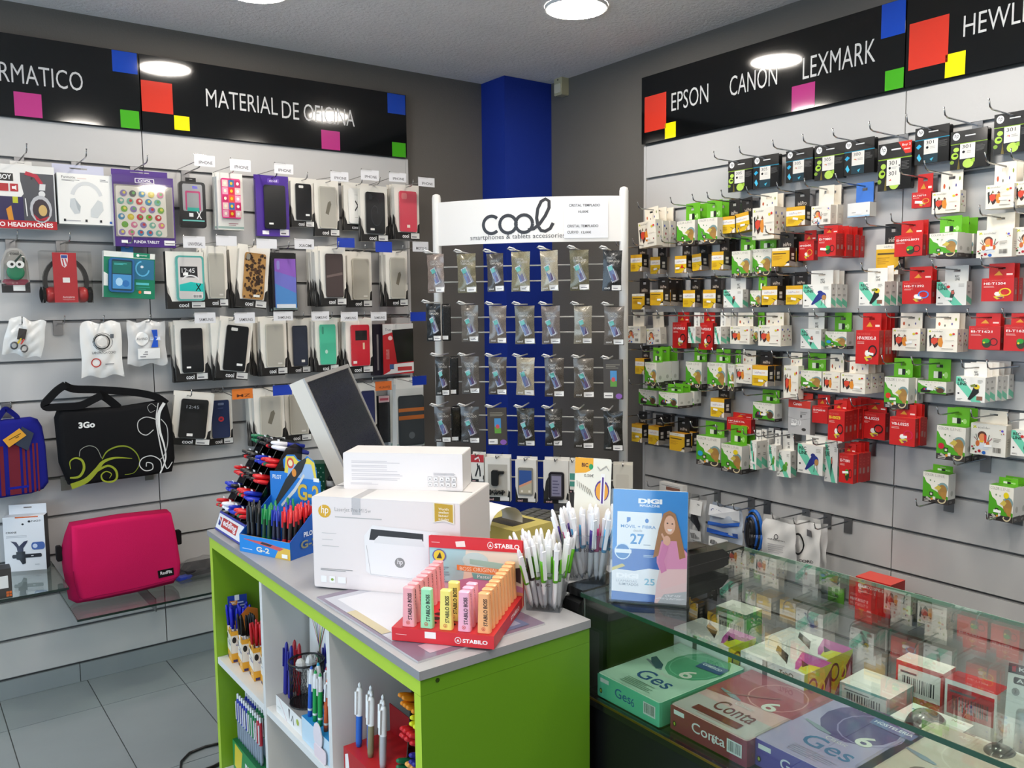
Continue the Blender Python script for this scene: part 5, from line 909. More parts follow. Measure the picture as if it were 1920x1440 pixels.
# glass shelves
def glass_shelf(x0, x1, y0, z, label):
    t = thing('glass_shelf', label, 'shelf', (x0, 0, z))
    obj('pane', MB().box(0, y0, 0, x1-x0, -.004, .008, 'fff').mesh('pane', 'glass'), t)
    obj('front_edge', MB().box(0, y0-.0012, 0, x1-x0, y0, .008, '1c2a26').mesh('front_edge', 'gloss'), t)
    for s in (x0-x0 if False else .0, x1-x0): obj('end_edge', MB().box(s-.0008, y0, 0, s+.0008, -.004, .008, '22332d').mesh('end_edge', 'gloss'), t)
    for q in (.25, .75): obj('bracket', MB().prism([(0, -.05), (.004, -.05), (.004, 0), (0, 0)], y0*.8, -.002, '9a9a9c').mesh('bracket', 'steel'), t, ((x1-x0)*q, 0, 0))
G1, G2 = .50, .374
glass_shelf(-3.3, -2.34, -.392, G1, 'clear glass wall shelf holding the phone mount box')
glass_shelf(-2.318, -1.2, -.382, G2, 'clear glass wall shelf under the pink bag')
# boxed phone mount
a = onZ(11, 1073, G1+.008); b = onZ(88, 1067, G1+.008); an = math.atan2(b.y-a.y, b.x-a.x); w = (b-a).length
t = thing('phone_mount_box', 'white CRANE phone mount box with black side on glass shelf', 'box', a, (0, 0, an)); h = .205
obj('carton', MB().box(0, 0, 0, w, .05, h, 'e4e6ea', r='17181b').mesh('carton', 'card'), t); obj('hang_tab', utab('e4e6ea', .22), t, (w/2+.004, .046, h), scale=(w*.92, 1, .036))
obj('front_print', MB().art([('r', 0, 0, 1, 1, 'e2e5ea'), ('r', .3, .975, .86, .998, 'd0622a'), ('t', 'CRANE', .06, .7, .32, .735, '2a2c30', .02), ('x', .06, .62, .56, .67, 2, 'b4b8be'), ('e', .48, .86, .03, .018, '1a1a1c'), ('e', .64, .905, .035, .02, '1c1c20'), ('t', 'NGS', .7, .895, .92, .925, '3a3c40'),
     ('p', [(.16, .56), (.3, .54), (.36, .46), (.48, .54), (.58, .56), (.56, .52), (.46, .42), (.46, .34), (.32, .34), (.3, .44), (.22, .52)], '3a3c52'), ('p', [(.28, .36), (.5, .36), (.5, .14), (.42, .12), (.36, .2), (.28, .22)], '26262c'), ('p', rrect(.18, .24, .9, .31, .03), '2a2a32'), ('r', .64, .265, .7, .28, 'd8d8da'), ('p', rrect(.66, .38, .99, .52, .06), '4f6aa8'), ('e', .75, .45, .06, .04, 'c8d4ea'), ('x', .72, .1, .88, .14, 1, 'c4c8ce')], w, h, 0, 0, 0).mesh('front_print', 'gloss'), t)
a = onZ(-60, 1134, G1+.008); b = onZ(24, 1119, G1+.008); an = math.atan2(b.y-a.y, b.x-a.x); w = (b-a).length
t = thing('small_black_box', 'small black box with orange icons at front of glass shelf', 'box', a, (0, 0, an)); h = .1
obj('carton', MB().box(0, 0, 0, w, .06, h, '3a3735', r='141416', t='2a2a2c').mesh('carton', 'card'), t); obj('front_print', MB().art([('r', .5, .1, .98, .8, '3f3b38'), ('r', .7, .34, .92, .76, 'dcdcda'), ('r', .86, .04, .92, .12, 'c8642a'), ('r', .93, .04, .985, .12, 'c8642a'), ('r', .86, .14, .92, .22, 'c8642a'), ('r', .93, .14, .985, .22, 'c8642a')], w, h, 0, 0, 0).mesh('front_print', 'card'), t)
obj('side_print', MB().art([('t', 'gaming', .2, .3, .8, .7, '8a2a30')], .06, h, 0, 0, 0).mesh('side_print', 'card'), t, (w, 0, 0), (0, 0, math.pi/2))
# pink bag
D = .235; o_ = onY(230, 1100, -D); f3 = local_px(D, o_.x, 0); g3 = lambda x, y: f3(x/3, 960+y/3)
t = thing('pink_bag', 'bright pink messenger bag standing on the lower glass shelf', 'bag', (o_.x, -D, G2+.008))
Z0 = G2+.008
G = lambda x, y: (g3(x, y)[0], g3(x, y)[1]-Z0)
out = [G(*q) for q in [(430, 470), (395, 452), (362, 280), (350, 180), (372, 90), (400, 16), (680, -30), (955, -58), (975, -40), (1000, 60), (1020, 220), (1018, 310), (990, 355), (760, 410), (560, 450)]][::-1]
out = out if sum((out[i][0]*out[(i+1) % len(out)][1]-out[(i+1) % len(out)][0]*out[i][1]) for i in range(len(out))) > 0 else out[::-1]
mz = min(q[1] for q in out); out = [(x, z-mz) for x, z in out]; G_ = lambda x, y: (G(x, y)[0], G(x, y)[1]-mz)
obj('body', MB().pillow(out, .0, .1, 'a81448', steps=((0, .5), (.02, .25), (.05, .08), (.12, 0))).mesh('body', 'cloth'), t)
fl = [G_(*q) for q in [(440, 440), (405, 270), (398, 20), (680, -26), (958, -54), (985, 60), (1012, 230), (1008, 300), (975, 330), (760, 385), (560, 425)]]
obj('flap', MB().pillow(fl if sum((fl[i][0]*fl[(i+1) % len(fl)][1]-fl[(i+1) % len(fl)][0]*fl[i][1]) for i in range(len(fl))) > 0 else fl[::-1], -.014, .012, 'cc1a58', steps=((0, .5), (.015, .2), (.04, .05), (.1, 0))).mesh('flap', 'cloth'), t)
sm_ = curve([G_(*q) for q in [(405, 270), (440, 418), (560, 405), (760, 366), (968, 314), (1000, 285), (1004, 230)]]); obj('seam_print', MB().art([('s', sm_, .0025, '8a1040')], 1, 1, 0, 0, -.0142).mesh('seam_print', 'cloth'), t)
pa = [G_(*q) for q in [(884, 312), (970, 292), (966, 252), (878, 270)]]
pt = obj('brand_patch', MB().prism(pa, -.0165, -.013, '141012').mesh('brand_patch', 'cloth'), t)
obj('lettering', MB().art([('t', 'RedFlit', .12, .3, .88, .72, 'e8e4e4', .02)], pa[1][0]-pa[0][0], .03, pa[0][0], pa[0][1]+.003, -.0166).mesh('lettering', 'card'), pt)
for q in ((338, 190), (1018, 100)): x, z = G_(*q); obj('strap_end', MB().prism(rrect(x-.008, z-.028, x+.01, z+.028, .005), .035, .06, '1a181a').mesh('strap_end', 'cloth'), t)
# plastic bagged goods beside it
a = onZ(350, 1090, G2+.008)
t = thing('plastic_bag', 'crumpled clear plastic bag with dark goods beside pink bag', 'bag', (a.x+.1, a.y+.14, G2+.008), (0, 0, .2))
rn = random.Random(4)
obj('pouch', MB().sheet(lambda u, v: ((u-.5)*.3, (v-.5)*.24, .04*math.sin(math.pi*u)*math.sin(math.pi*v)+rn.uniform(0, .012)), 12, 10, '6a5f6a', smooth=False).mesh('pouch', 'film'), t)
obj('goods', MB().box(-.1, -.08, 0, .12, .08, .022, '2c2a30').mesh('goods', 'cloth'), t); obj('blue_tag', MB().prism([(-.15, .002), (-.1, .002), (-.09, .012), (-.14, .012)], -.1, -.06, '1f3fb8').mesh('blue_tag', 'plastic'), t)
# floor cable
pts = [onZ(x, y, .006) for x, y in ((420, 1392), (385, 1400), (355, 1412), (340, 1428), (338, 1450), (350, 1475))]
t = obj('floor_cable', MB().tube([tuple(p) for p in pts], .0045, '151515', 6).mesh('floor_cable', 'plastic')); tag(t, 'black cable lying on the grey tiles beside the green shelf', 'cable')
t = obj('floor_cable', MB().tube([tuple(onZ(x, y, .006)) for x, y in ((425, 1425), (400, 1438), (380, 1445), (370, 1470))], .006, '151515', 6).mesh('floor_cable', 'plastic')); tag(t, 'thick black cable end by the green shelf foot', 'cable')
# ================================================================== furniture
X0, X1, YF, YN, T0 = -2.115, -1.733, -1.282, -2.432, .862
sh = thing('pen_shelf', 'lime green open shelf unit with grey top and white dividers', 'shelf unit', (X0, YN, 0))
def bd(name, x0, y0, z0, x1, y1, z1, col, **k): return obj(name, MB().box(x0-X0, y0-YN, z0, x1-X0, y1-YN, z1, col, **k).mesh(name, 'laminate'), sh)
LIME_LIT, GREEN_SHADED = 'b0ce38', '5f8d1a'  # daylight on the front edges is painted in as a brighter green
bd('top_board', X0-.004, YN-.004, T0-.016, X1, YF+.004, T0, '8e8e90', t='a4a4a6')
bd('top_rail', X0, YN, T0-.046, X1, YF, T0-.0165, GREEN_SHADED, l=LIME_LIT)
bd('end_panel', X0, YF-.022, 0, X1, YF, T0-.0465, GREEN_SHADED, l=LIME_LIT, f='7aa51f')
bd('end_panel', X0, YN, 0, X1, YN+.022, T0-.0465, GREEN_SHADED, l=LIME_LIT, b='dddddd')
for y in (-1.662, -2.046): bd('divider', X0+.001, y-.016, .05, X1-.01, y, T0-.047, 'dedcd8', f='d6d4d0')
for z in (.486, .16):
    for y0, y1 in ((-1.661, YF-.023), (-2.045, -1.679), (YN+.023, -2.063)): bd('shelf_board', X0+.002, y0, z, X1-.01, y1, z+.018, 'e6e4e0')
bd('back_panel', X1-.009, YN+.022, .05, X1-.001, YF-.022, T0-.047, 'd2d0cc')
p = onY(820, 1275, YN); obj('screw_cap', MB().prism(ell(p.x-X0, p.z, .004, .004, 8), -.0015, .0, '2c3a12').mesh('screw_cap', 'plastic'), sh)
# staff desk behind
dk = thing('staff_desk', 'grey staff desk behind the shelf unit', 'desk', (-1.73, -2.28, 0))
obj('desk_top', MB().box(.0, .0, .725, .56, 1.3, .745, '8d8f92').mesh('desk_top', 'laminate'), dk)
for x, y in ((.02, .02), (.5, .02), (.02, 1.24), (.5, 1.24)): obj('leg', MB().box(x, y, 0, x+.04, y+.04, .725, '55565a').mesh('leg', 'steel'), dk)
# glass showcase counter
CX0, CX1, CY0, CY1, CZ = -1.71, -1.205, -4.3, -2.335, .90
cc = thing('showcase_counter', 'black showcase counter with glass top and front', 'display counter', (CX0, CY0, 0))
def cb(name, x0, y0, z0, x1, y1, z1, col, mat='gloss'): return obj(name, MB().box(x0-CX0, y0-CY0, z0, x1-CX0, y1-CY0, z1, col).mesh(name, mat), cc)
sp_ = [(CX0-.012, 0), (CX1, 0), (CX1, .885), (CX0+.01, .885), (CX0-.006, .875), (CX0-.012, .86)]
obj('side_panel', MB().prism([(x-CX0, z) for x, z in sp_], 0, .048, '0a0a0b').mesh('side_panel', 'laminate'), cc, (0, CY1-.048-CY0, 0))
cb('end_cap', CX0, CY1-.052, .886, CX1, CY1, .902, '121313')
cb('front_panel', CX0, CY0, .02, CX0+.018, CY1-.049, .672, '080808', 'laminate')
cb('deck', CX0-.004, CY0, .674, CX1, CY1-.049, .692, '131313'); cb('deck_trim', CX0-.006, CY0, .688, CX0-.0042, CY1-.049, .692, '9a7a3a', 'steel')
cb('glass_top', CX0-.006, CY0, .892, CX1, CY1-.053, .9, 'fff', 'glass'); cb('top_front_edge', CX0-.0075, CY0, .892, CX0-.0062, CY1-.053, .9, '16402c', 'gloss'); cb('top_rear_edge', CX1+.0002, CY0, .892, CX1+.0015, CY1-.053, .9, '86a896', 'gloss')
cb('front_glass', CX0, CY0, .693, CX0+.005, CY1-.0525, .8915, 'fff', 'glass')
cb('back_panel', CX1-.012, CY0, .02, CX1, CY1-.049, .672, '101010')
cb('corner_post', CX0, CY1-.0545, .693, CX0+.004, CY1-.053, .8915, '8a8f90', 'steel')
# ================================================================== things on the shelf unit
T0 = .862
def frame2(a, b): return math.atan2(b.y-a.y, b.x-a.x)
# printer carton
a, b = onZ(590, 1103, T0), onZ(862, 945, 1.0675); an = frame2(a, b); w, d, h = .338, .213, .2055
t = thing('printer_carton', 'white printer carton with yellow logo on the shelf top', 'carton', (a.x, a.y, T0+.0045), (0, 0, an))
h -= .004
obj('carton', MB().prism(rrect(0, 0, w, h, .004, 2), 0, d, 'e2d9d6', side='cfccca').mesh('carton', 'card'), t)
fp = [('r', .005, .01, .995, .99, 'e6dcd8'), ('e', .088, .84, .045, .072, 'd6a418'), ('t', 'hp', .062, .79, .112, .9, 'f6f2ea', 0, .12), ('t', 'LaserJet Pro M15w', .16, .835, .41, .89, 'a8a29e'), ('x', .16, .78, .5, .805, 1, 'b9b4b0'), ('x', .065, .6, .21, .61, 1, 'b4b0ac'), ('x', .065, .53, .15, .54, 1, 'b4b0ac'), ('x', .065, .46, .19, .47, 1, 'b4b0ac'), ('x', .05, .19, .3, .22, 2, '9c9894'), ('r', .05, .06, .09, .13, 'f2f0ee'), ('r', .11, .06, .15, .13, 'f2f0ee'), ('e', .13, .095, .01, .015, '8aa83a'), ('r', .17, .06, .225, .13, 'f2f0ee'),
      ('p', [(.37, .22), (.4, .18), (.97, .14), (.985, .56), (.93, .68), (.42, .72), (.36, .6)], 'e9e5e3'), ('p', [(.41, .68), (.76, .66), (.76, .58), (.45, .58), (.44, .56), (.395, .56)], '2e2a29'), ('p', [(.43, .56), (.46, .61), (.75, .6), (.77, .52), (.43, .53)], 'dfdcda'), ('s', [(.375, .5), (.4, .19), (.8, .165)], .003, 'a8a4a2'), ('e', .6, .335, .034, .055, '8c8886'), ('t', 'hp', .582, .3, .618, .375, 'eceae8', 0, .12), ('p', [(.83, 1), (.965, .99), (.965, .78), (.9, .81), (.83, .79)], 'e8e2d0'), ('p', [(.838, .995), (.957, .985), (.957, .795), (.9, .825), (.838, .8)], 'c09a1e')]
for k, s in enumerate(("World's", 'smallest', 'laser', 'in its class')): fp.append(('t', s, .865, .925-k*.035, .93, .95-k*.035, 'f4ecd4', .01))
obj('front_print', MB().art(fp, w, h, 0, 0, 0).mesh('front_print', 'card'), t)
obj('tape', MB().box(w*.28, -.0006, h*.82, w*.34, d*.5, h+.0006, 'e6e4e2').mesh('tape', 'film'), t); obj('lid_seam', MB().box(w*.02, d*.49, h+.0002, w*.98, d*.51, h+.0008, '8a8886').mesh('lid_seam', 'card'), t)
# toner carton on top
a, b = onZ(645, 917, 1.0675), onZ(868, 922, 1.0675); an = frame2(a, b); w = .272; h = .083
t = thing('toner_carton', 'long plain white carton lying on the printer carton', 'carton', (a.x, a.y, T0+.0045+.2015), (0, 0, an))
obj('carton', MB().prism(rrect(0, 0, w, h, .003, 2), 0, .095, 'e6dfdd', side='d2d0cf').mesh('carton', 'card'), t)
fp = [('r', .01, .02, .99, .98, 'e8e1df')]
for k in range(5): fp += [('x', .07, .72-k*.115, .5, .8-k*.115, 2, 'c9c2c4')]
fp += [('x', .06, .14, .32, .2, 2, 'c9c2c4'), ('x', .76, .42, .94, .5, 3, 'b0aaac')]
for k in range(5):
    for r in range(2):
        x0 = .712+k*.05; z0 = .12+r*.15; fp += [('r', x0, z0, x0+.036, z0+.115, '7a7678'), ('r', x0+.002, z0+.006, x0+.034, z0+.109, 'e9e5e5'), ('p', [(x0+.012, z0+.03), (x0+.024, z0+.03), (x0+.018, z0+.08)], '5a5658')]
obj('front_print', MB().art(fp, w, h, 0, 0, 0).mesh('front_print', 'card'), t)
# catalogue under the cartons
A, B, C_ = onZ(784, 1240, T0+.004), onZ(1022, 1168, T0+.004), onZ(590, 1120, T0+.004)
an = frame2(A, B); w = (B-A).length; L_ = (C_-A).length
t = thing('catalogue', 'glossy violet-grey catalogue lying under the cartons', 'magazine', (A.x, A.y, T0), (0, 0, an))
obj('pages', MB().zprism([(0, 0), (w, 0), (w, L_), (0, L_)], 0, .004, 'b9b6b8', top='74667a').mesh('pages', 'gloss'), t)
cp = MB()
for x0, y0, x1, y1, c in ((.03, .25, .9, .95, 'b4b6c0'), (.1, .3, .85, .9, 'cfd0d6'), (.12, .04, .3, .14, 'b89aa8'), (.62, .03, .9, .2, '5a6a8a'), (.7, .06, .86, .12, '8a90a4'), (.03, .35, .1, .7, 'b8ac84')): cp.add([(x0*w, y0*L_, .0042), (x1*w, y0*L_, .0042), (x1*w, y1*L_, .0042), (x0*w, y1*L_, .0042)], [(0, 1, 2, 3)], c); cp.v = [(x, y, z+.00012*(i//4)) if i >= len(cp.v)-4 else (x, y, z) for i, (x, y, z) in enumerate(cp.v)]
obj('cover_print', cp.mesh('cover_print', 'gloss'), t)
# highlighter display
a, b = onZ(735, 1200, T0+.005), onZ(925, 1218, T0+.005); an = frame2(a, b); w, d, th = .194, .218, .024
HB = T0+.0052
hd = thing('highlighter_display', 'red cardboard highlighter tray with pastel back card', 'counter display', (a.x, a.y, HB), (0, 0, an))
obj('tray', MB().box(0, 0, 0, w, d, th, 'c8232a', r='b51c24', t='b81e26').mesh('tray', 'card'), hd)
obj('front_print', MB().art([('r', .0, .0, 1, 1, 'd32830'), ('t', 'STABILO', .7, .3, .94, .6, 'f6eeec', .03), ('o', .655, .45, .032, .26, .006, 'f4e8e6'), ('p', [(.64, .36), (.67, .36), (.655, .58)], 'f4e8e6'), ('r', .33, .4, .44, .9, 'f2eae4'), ('x', .04, .5, .15, .58, 1, 'f0b8b8')], w, th, 0, 0, 0).mesh('front_print', 'card'), hd)
obj('side_print', MB().art([('t', 'STABILO', .55, .3, .85, .65, 'f0d8d6', .03)], d, th, 0, 0, 0).mesh('side_print', 'card'), hd, (w, 0, 0), (0, 0, math.pi/2))
bh = .138
obj('back_card', MB().prism(rrect(-.004, 0, w+.002, bh, .004, 2), d-.004, d, 'c8232a').mesh('back_card', 'card'), hd)
bp = [('r', 0, 0, 1, .82, 'e6dcc8'), ('p', [(0, .3), (.35, .2), (.4, .82), (0, .82)], 'a9cfd2'), ('p', [(0, .0), (.3, 0), (.35, .3), (0, .35)], 'd8b4be'), ('p', [(.3, 0), (1, 0), (1, .3), (.6, .45), (.3, .34)], 'c98ab0'), ('p', [(.7, 0), (1, 0), (1, .22), (.8, .25)], 'e0a478'), ('e', .5, .66, .14, .12, 'c4dcd8'), ('p', [(.44, .6), (.78, .55), (.8, .64), (.44, .68)], '9fc4b4'), ('p', [(.3, .5), (.78, .46), (.82, .55), (.3, .58)], 'e88a4a'), ('t', 'BOSS ORIGINAL', .33, .495, .74, .555, 'f4dcc4', .01), ('p', [(.46, .47), (.72, .45), (.7, .37), (.48, .38)], '72b0ae'), ('t', 'Pastel', .52, .4, .66, .45, 'e8f0ee'), ('p', [(.8, .55), (.98, .6), (.98, .36), (.82, .45)], '3c2a2e'), ('e', .11, .7, .075, .1, '6a5a9a'), ('e', .11, .7, .062, .085, 'e8c62e'), ('p', [(.08, .66), (.14, .66), (.12, .76)], '3a2a1a'), ('x', .05, .3, .22, .56, 7, '8aa0a8'), ('r', 0, .82, 1, 1, 'd32830'), ('t', 'STABILO', .71, .87, .97, .94, 'f6eeec', .03), ('o', .665, .905, .032, .055, .006, 'f4e8e6'), ('p', [(.65, .885), (.68, .885), (.665, .935)], 'f4e8e6'), ('p', [(.3, .85), (.4, .86), (.39, .95), (.29, .93)], 'f2e6dc'), ('x', .03, .9, .13, .92, 1, 'f0b8b8')]
obj('card_print', MB().art(bp, w+.004, bh, -.003, 0, d-.004).mesh('card_print', 'card'), hd)
for k, x in enumerate((.15, .33, .52, .7, .89)):
    for r in range(9): pass
obj('hole_print', MB().add([(q[0], q[1], th+.0004) for k in (.33, .52, .7) for r in range(1, 8) for q in ell(k*w, .014+r*.0228, .0105, .008, 8)], [tuple(range(i*8, i*8+8)) for i in range(21)], '3a1210').mesh('hole_print', 'matte'), hd)
RZ = Matrix.Rotation(an, 3, 'Z')
def place(l): v = RZ @ Vector(l); return (a.x+v.x, a.y+v.y, HB+l[2])
def hl_mesh(col):
    def mk():
        lo, hi = rrect(-.0122, -.008, .0122, .008, .004, 2), rrect(-.0102, -.007, .0102, .007, .0035, 2); n = len(lo); b = MB(); z = [0, .004, .066, .0715, .073]; S = [lo, lo, hi, hi, [(x*.8, y*.7) for x, y in hi]]
        for zz, s_ in zip(z, S): b.v += [(x, y, zz) for x, y in s_]
        c = hexc(col)
        for j in range(4):
            for i in range(n): b.f.append((j*n+i, j*n+(i+1) % n, (j+1)*n+(i+1) % n, (j+1)*n+i)); b.c.append(c); b.s.append(False)
        b.f += [tuple(range(n-1, -1, -1)), tuple(4*n+i for i in range(n))]; b.c += [c, c]; b.s += [False, False]
        return b.mesh('body', 'plastic')
    return cached(('hl', col), mk)
hlp = MB().art([('t', 'STABILO BOSS', .0, .0, 1, 1, '241a1c', .02)], .05, .0075, 0, -.004, 0)
hlp = cached('hlprint', lambda: hlp.mesh('lettering', 'plastic')); hlm = cached('hlmark', lambda: MB().art([('o', 0, 0, .0035, .0035, .0008, 'd0503a'), ('p', [(-.0015, -.0015), (.0015, -.0015), (0, .002)], 'd0503a')]).mesh('mark_print', 'plastic'))
PK_, GR_, YE_, LI_, OR_ = 'f0a8ae', '9fe0b0', 'f2e27a', 'f0b2c8', 'f2b078'
for k, (x, col, nm, rws) in enumerate([(.15, PK_, 'pale pink', range(8)), (.33, GR_, 'mint green', [0]), (.52, YE_, 'pale yellow', [0, 2]), (.7, LI_, 'lilac pink', [0, 1, 2]), (.89, OR_, 'pastel orange', range(9))]):
    for r in rws:
        lab = '%s highlighter at the front of the red tray' % nm if r == 0 else '%s highlighter, %s behind the front one in red tray' % (nm, ordn(r-1))
        o = thing('highlighter', lab, 'highlighter', place((x*w, .016+r*.0228, th+.0005)), (0, 0, an), 'highlighters in the red tray')
        obj('body', hl_mesh(col), o); obj('lettering', hlp, o, (.0036, -.0079, .0135), (math.radians(-1.0), -math.pi/2, 0)); obj('mark_print', hlm, o, (0, -.0083, .008))
# ------------------------------------------------------------------ pens
def pen_click(key, grip, body, top, clip):   # clicker pen standing point down, .145 long
    def mk():
        b = MB().lathe([(.0012, 0, '888888'), (.0045, .012, grip), (.0055, .018, grip), (.0055, .05, body), (.0055, .1, top), (.0048, .13, top), (.003, .1302, top), (.003, .143, top), (.001, .145)], body, 10)
        return b.mesh('barrel', 'plastic'), MB().prism([(-.002, .085), (.002, .085), (.0025, .132), (-.0025, .132)], -.0085, -.0055, clip).mesh('clip', 'plastic')
    return cached(('click', key), mk)
def pen_thing(label, group, loc, rot, meshes, names=('barrel', 'clip'), name='pen'):
    o = thing(name, label, 'pen', loc, rot, group)
    for m, n in zip(meshes, names): obj(n, m, o)
    return o
# blue pen box
a, b = onZ(450, 1033, T0), onZ(545, 1052, T0); an = frame2(a, b); w, d = .176, .112
gb = thing('gel_pen_display', 'blue cardboard gel pen display with angled sides', 'counter display', (a.x, a.y, T0+.0002), (0, 0, an))
BL = '1c7fd0'
obj('front_wall', MB().box(0, 0, 0, w, .002, .044, BL, t='d8b870').mesh('front_wall', 'card'), gb)
for s in (0, w-.002): obj('side_wall', MB().prism([(0, 0), (d, 0), (d, .125), (.0, .044)], 0, .002, '1456b0').mesh('side_wall', 'card'), gb, (s+(.002 if s == 0 else .002), 0, 0), (0, 0, math.pi/2))
obj('floor_plate', MB().box(.002, .002, .0005, w-.002, d-.002, .0025, '1f5fb8').mesh('floor_plate', 'card'), gb)
hdr = [(0, 0), (w, 0), (w, .175), (w*.93, .178), (w*.93, .2), (w*.88, .225), (w*.76, .236), (w*.66, .222), (w*.56, .225), (w*.5, .236), (w*.36, .234), (w*.28, .22), (w*.29, .2), (w*.34, .19), (0, .186)]
obj('back_card', MB().prism(hdr, d-.002, d, '1f76c4').mesh('back_card', 'card'), gb)
gp = [('p', [(x/w, z/.24) for x, z in hdr[2:]]+[(0, .4), (1, .4)], '1c78cc'), ('p', [(.3, .78), (.34, .96), (.5, .97), (.58, .92), (.68, .92), (.78, .97), (.9, .92), (.94, .74)], 'e8cf4a'), ('p', [(.36, .74), (.4, .9), (.56, .88), (.72, .9), (.84, .9), (.9, .74)], '9ab8dc'), ('e', .43, .89, .07, .06, 'd84a3a'), ('e', .43, .89, .045, .035, 'f0e0b0'), ('s', [(.1, .42), (.36, .66), (.62, .86), (.74, .95)], [.05, .12, .12, .03], '24221f'), ('s', [(.22, .41), (.5, .6), (.7, .78)], [.03, .045, .03], 'd8d4cc'), ('e', .5, .79, .045, .045, 'e08a2a'), ('t', 'PILOT', .06, .7, .24, .745, 'e8f0f8', .02), ('t', 'G-2', .56, .5, .98, .68, 'd8b53a', .03), ('t', 'BALL POINT PEN', .56, .43, .94, .47, 'e8f0f8', .01), ('r', .88, .72, .99, .76, 'f2f0ec')]
obj('card_print', MB().art(gp, w, .24, 0, 0, d-.0025).mesh('card_print', 'card'), gb)
obj('front_print', MB().art([('r', 0, 0, 1, 1, '1e86d8'), ('p', [(.7, 0), (1, 0), (1, .62), (.84, .66), (.76, .4)], 'e2b84a'), ('s', [(.1, .78), (.5, .68), (.84, .52)], [.03, .2, .2], 'cf5a5a'), ('s', [(.44, .72), (.64, .64)], .12, '3a2a2c'), ('t', 'G-2', .34, .16, .6, .46, 'e8e4d0', .03), ('x', .06, .2, .28, .28, 1, 'cfe0f0'), ('r', .84, .08, .95, .3, 'f4f2ee')], w, .044, 0, 0, 0).mesh('front_print', 'card'), gb)
obj('side_print', MB().art([('t', 'PILOT', .4, .48, .75, .6, 'e4ecf4', .02), ('t', 'G-2', .3, .2, .8, .4, '8a8a6a', .03)], d, .1, 0, 0, 0).mesh('side_print', 'card'), gb, (w+.0025, 0, 0), (0, 0, math.pi/2))
RZg = Matrix.Rotation(an, 3, 'Z'); ga = a
def gl(x, y, z): v = RZg @ Vector((x, y, 0)); return (ga.x+v.x, ga.y+v.y, T0+z)
cols = ['k', 'k', 'k', 'g', 'g', 'b', 'b', 'r', 'r']
GC = {'k': ('1a1a1c', '1e1e20', '161618', 'black'), 'g': ('1f6a3c', '22402c', '1f8a48', 'green'), 'b': ('232a6a', '22223a', '2236a8', 'blue'), 'r': ('c8282c', '2a2020', 'd8282e', 'red')}
for r in range(5):
    for i, c in enumerate(cols):
        if r > 0 and c != 'r' and (i+r) % 3 == 0: continue
        if r > 1 and c == 'k': continue
        gcol, bcol, tcol, nm = GC[c]
        lab = '%s gel pen in the blue display, %s from its front in slot %s' % (nm, ordn(r), ordn(i))
        pen_thing(lab, 'gel pens in the blue display', gl(.016+i*.0178, .014+r*.0195, .004), (math.radians(-3), math.radians(random.uniform(-3, 3)), an+random.uniform(-.4, .4)), pen_click('g'+c, gcol, bcol, tcol, tcol), name='gel_pen').scale = (.9, .9, .84)
# marker rack
a, b = onZ(388, 985, T0), onZ(450, 1022, T0); a = Vector((-2.1, -1.286, T0)); an = -math.pi/2; w = .2
mr = thing('marker_rack', 'acrylic tiered marker rack with white edding header strip', 'counter display', (a.x, a.y, T0+.0002), (0, 0, an))
obj('header_strip', MB().prism([(0, 0), (w, 0), (w, .052), (0, .052)], 0, .004, '3a3f9a').mesh('header_strip', 'plastic'), mr, (0, 0, .002), (math.radians(-20), 0, 0))
obj('header_print', MB().art([('r', .01, .1, .99, .88, 'ecebea'), ('r', .2, .26, .8, .76, 'c23a34'), ('t', 'edding', .24, .3, .76, .72, 'f2eceb', .03), ('p', [(.06, .72), (.16, .72), (.16, .5)], 'c23a34'), ('p', [(.08, .3), (.16, .3), (.16, .46), (.08, .6)], '2a3a8a')], w, .052, 0, 0, -.0002).mesh('header_print', 'plastic'), mr, (0, 0, .002), (math.radians(-20), 0, 0))
obj('base', MB().box(0, .02, 0, w, .14, .045, '4a4a52').mesh('base', 'smoke'), mr)
slope = [(.02, .05), (.16, .05), (.18, .235), (.16, .25), (.135, .24)]
for i in range(5):
    x = i*w/4
    obj('divider', MB().add([(x, y, z) for y, z in slope]+[(x+.003, y, z) for y, z in slope], [(0, 1, 2, 3, 4), (9, 8, 7, 6, 5)]+[(k, k+5, (k+1) % 5+5, (k+1) % 5) for k in range(5)], 'fff').mesh('divider', 'smoke'), mr)
for j in range(5):
    y, z = .028+j*.026, .055+j*.042
    obj('tier', MB().add([(0, y, z), (w, y, z), (w, .165, z-.012), (0, .165, z-.012)], [(0, 1, 2, 3)], '30303a').mesh('tier', 'smoke'), mr)
    for i in range(4): obj('price_label', MB().box(i*w/4+.006, y-.003, z+.022, i*w/4+.02, y-.002, z+.036, 'f0f0ee').mesh('price_label', 'card'), mr)
def marker(col, cap, r=.0056):
    return cached(('marker', col, cap), lambda: (MB().lathe([(r, 0), (r, .085)], col, 10).mesh('barrel', 'plastic'), MB().lathe([(r*1.08, 0), (r*1.08, .03), (r*.8, .042), (r*.5, .045)], cap, 10).mesh('cap', 'plastic')))
MC = {'k': ('1a1a1c', '141416', 'black'), 'g': ('1c1c1e', '15734a', 'green'), 'r': ('1c1c1e', 'd02026', 'red'), 'b': ('1c1c1e', '1f35b8', 'blue'), 'w': ('1c2a8a', 'e8e8ee', 'white capped')}
grid = [['r', 'w', 'b', 'r'], ['b', 'k', 'r', 'b'], ['r', 'k', 'k', 'r'], ['k', 'k', 'b', 'r'], ['g', 'k', 'k', 'w']]
RZm = Matrix.Rotation(an, 3, 'Z')
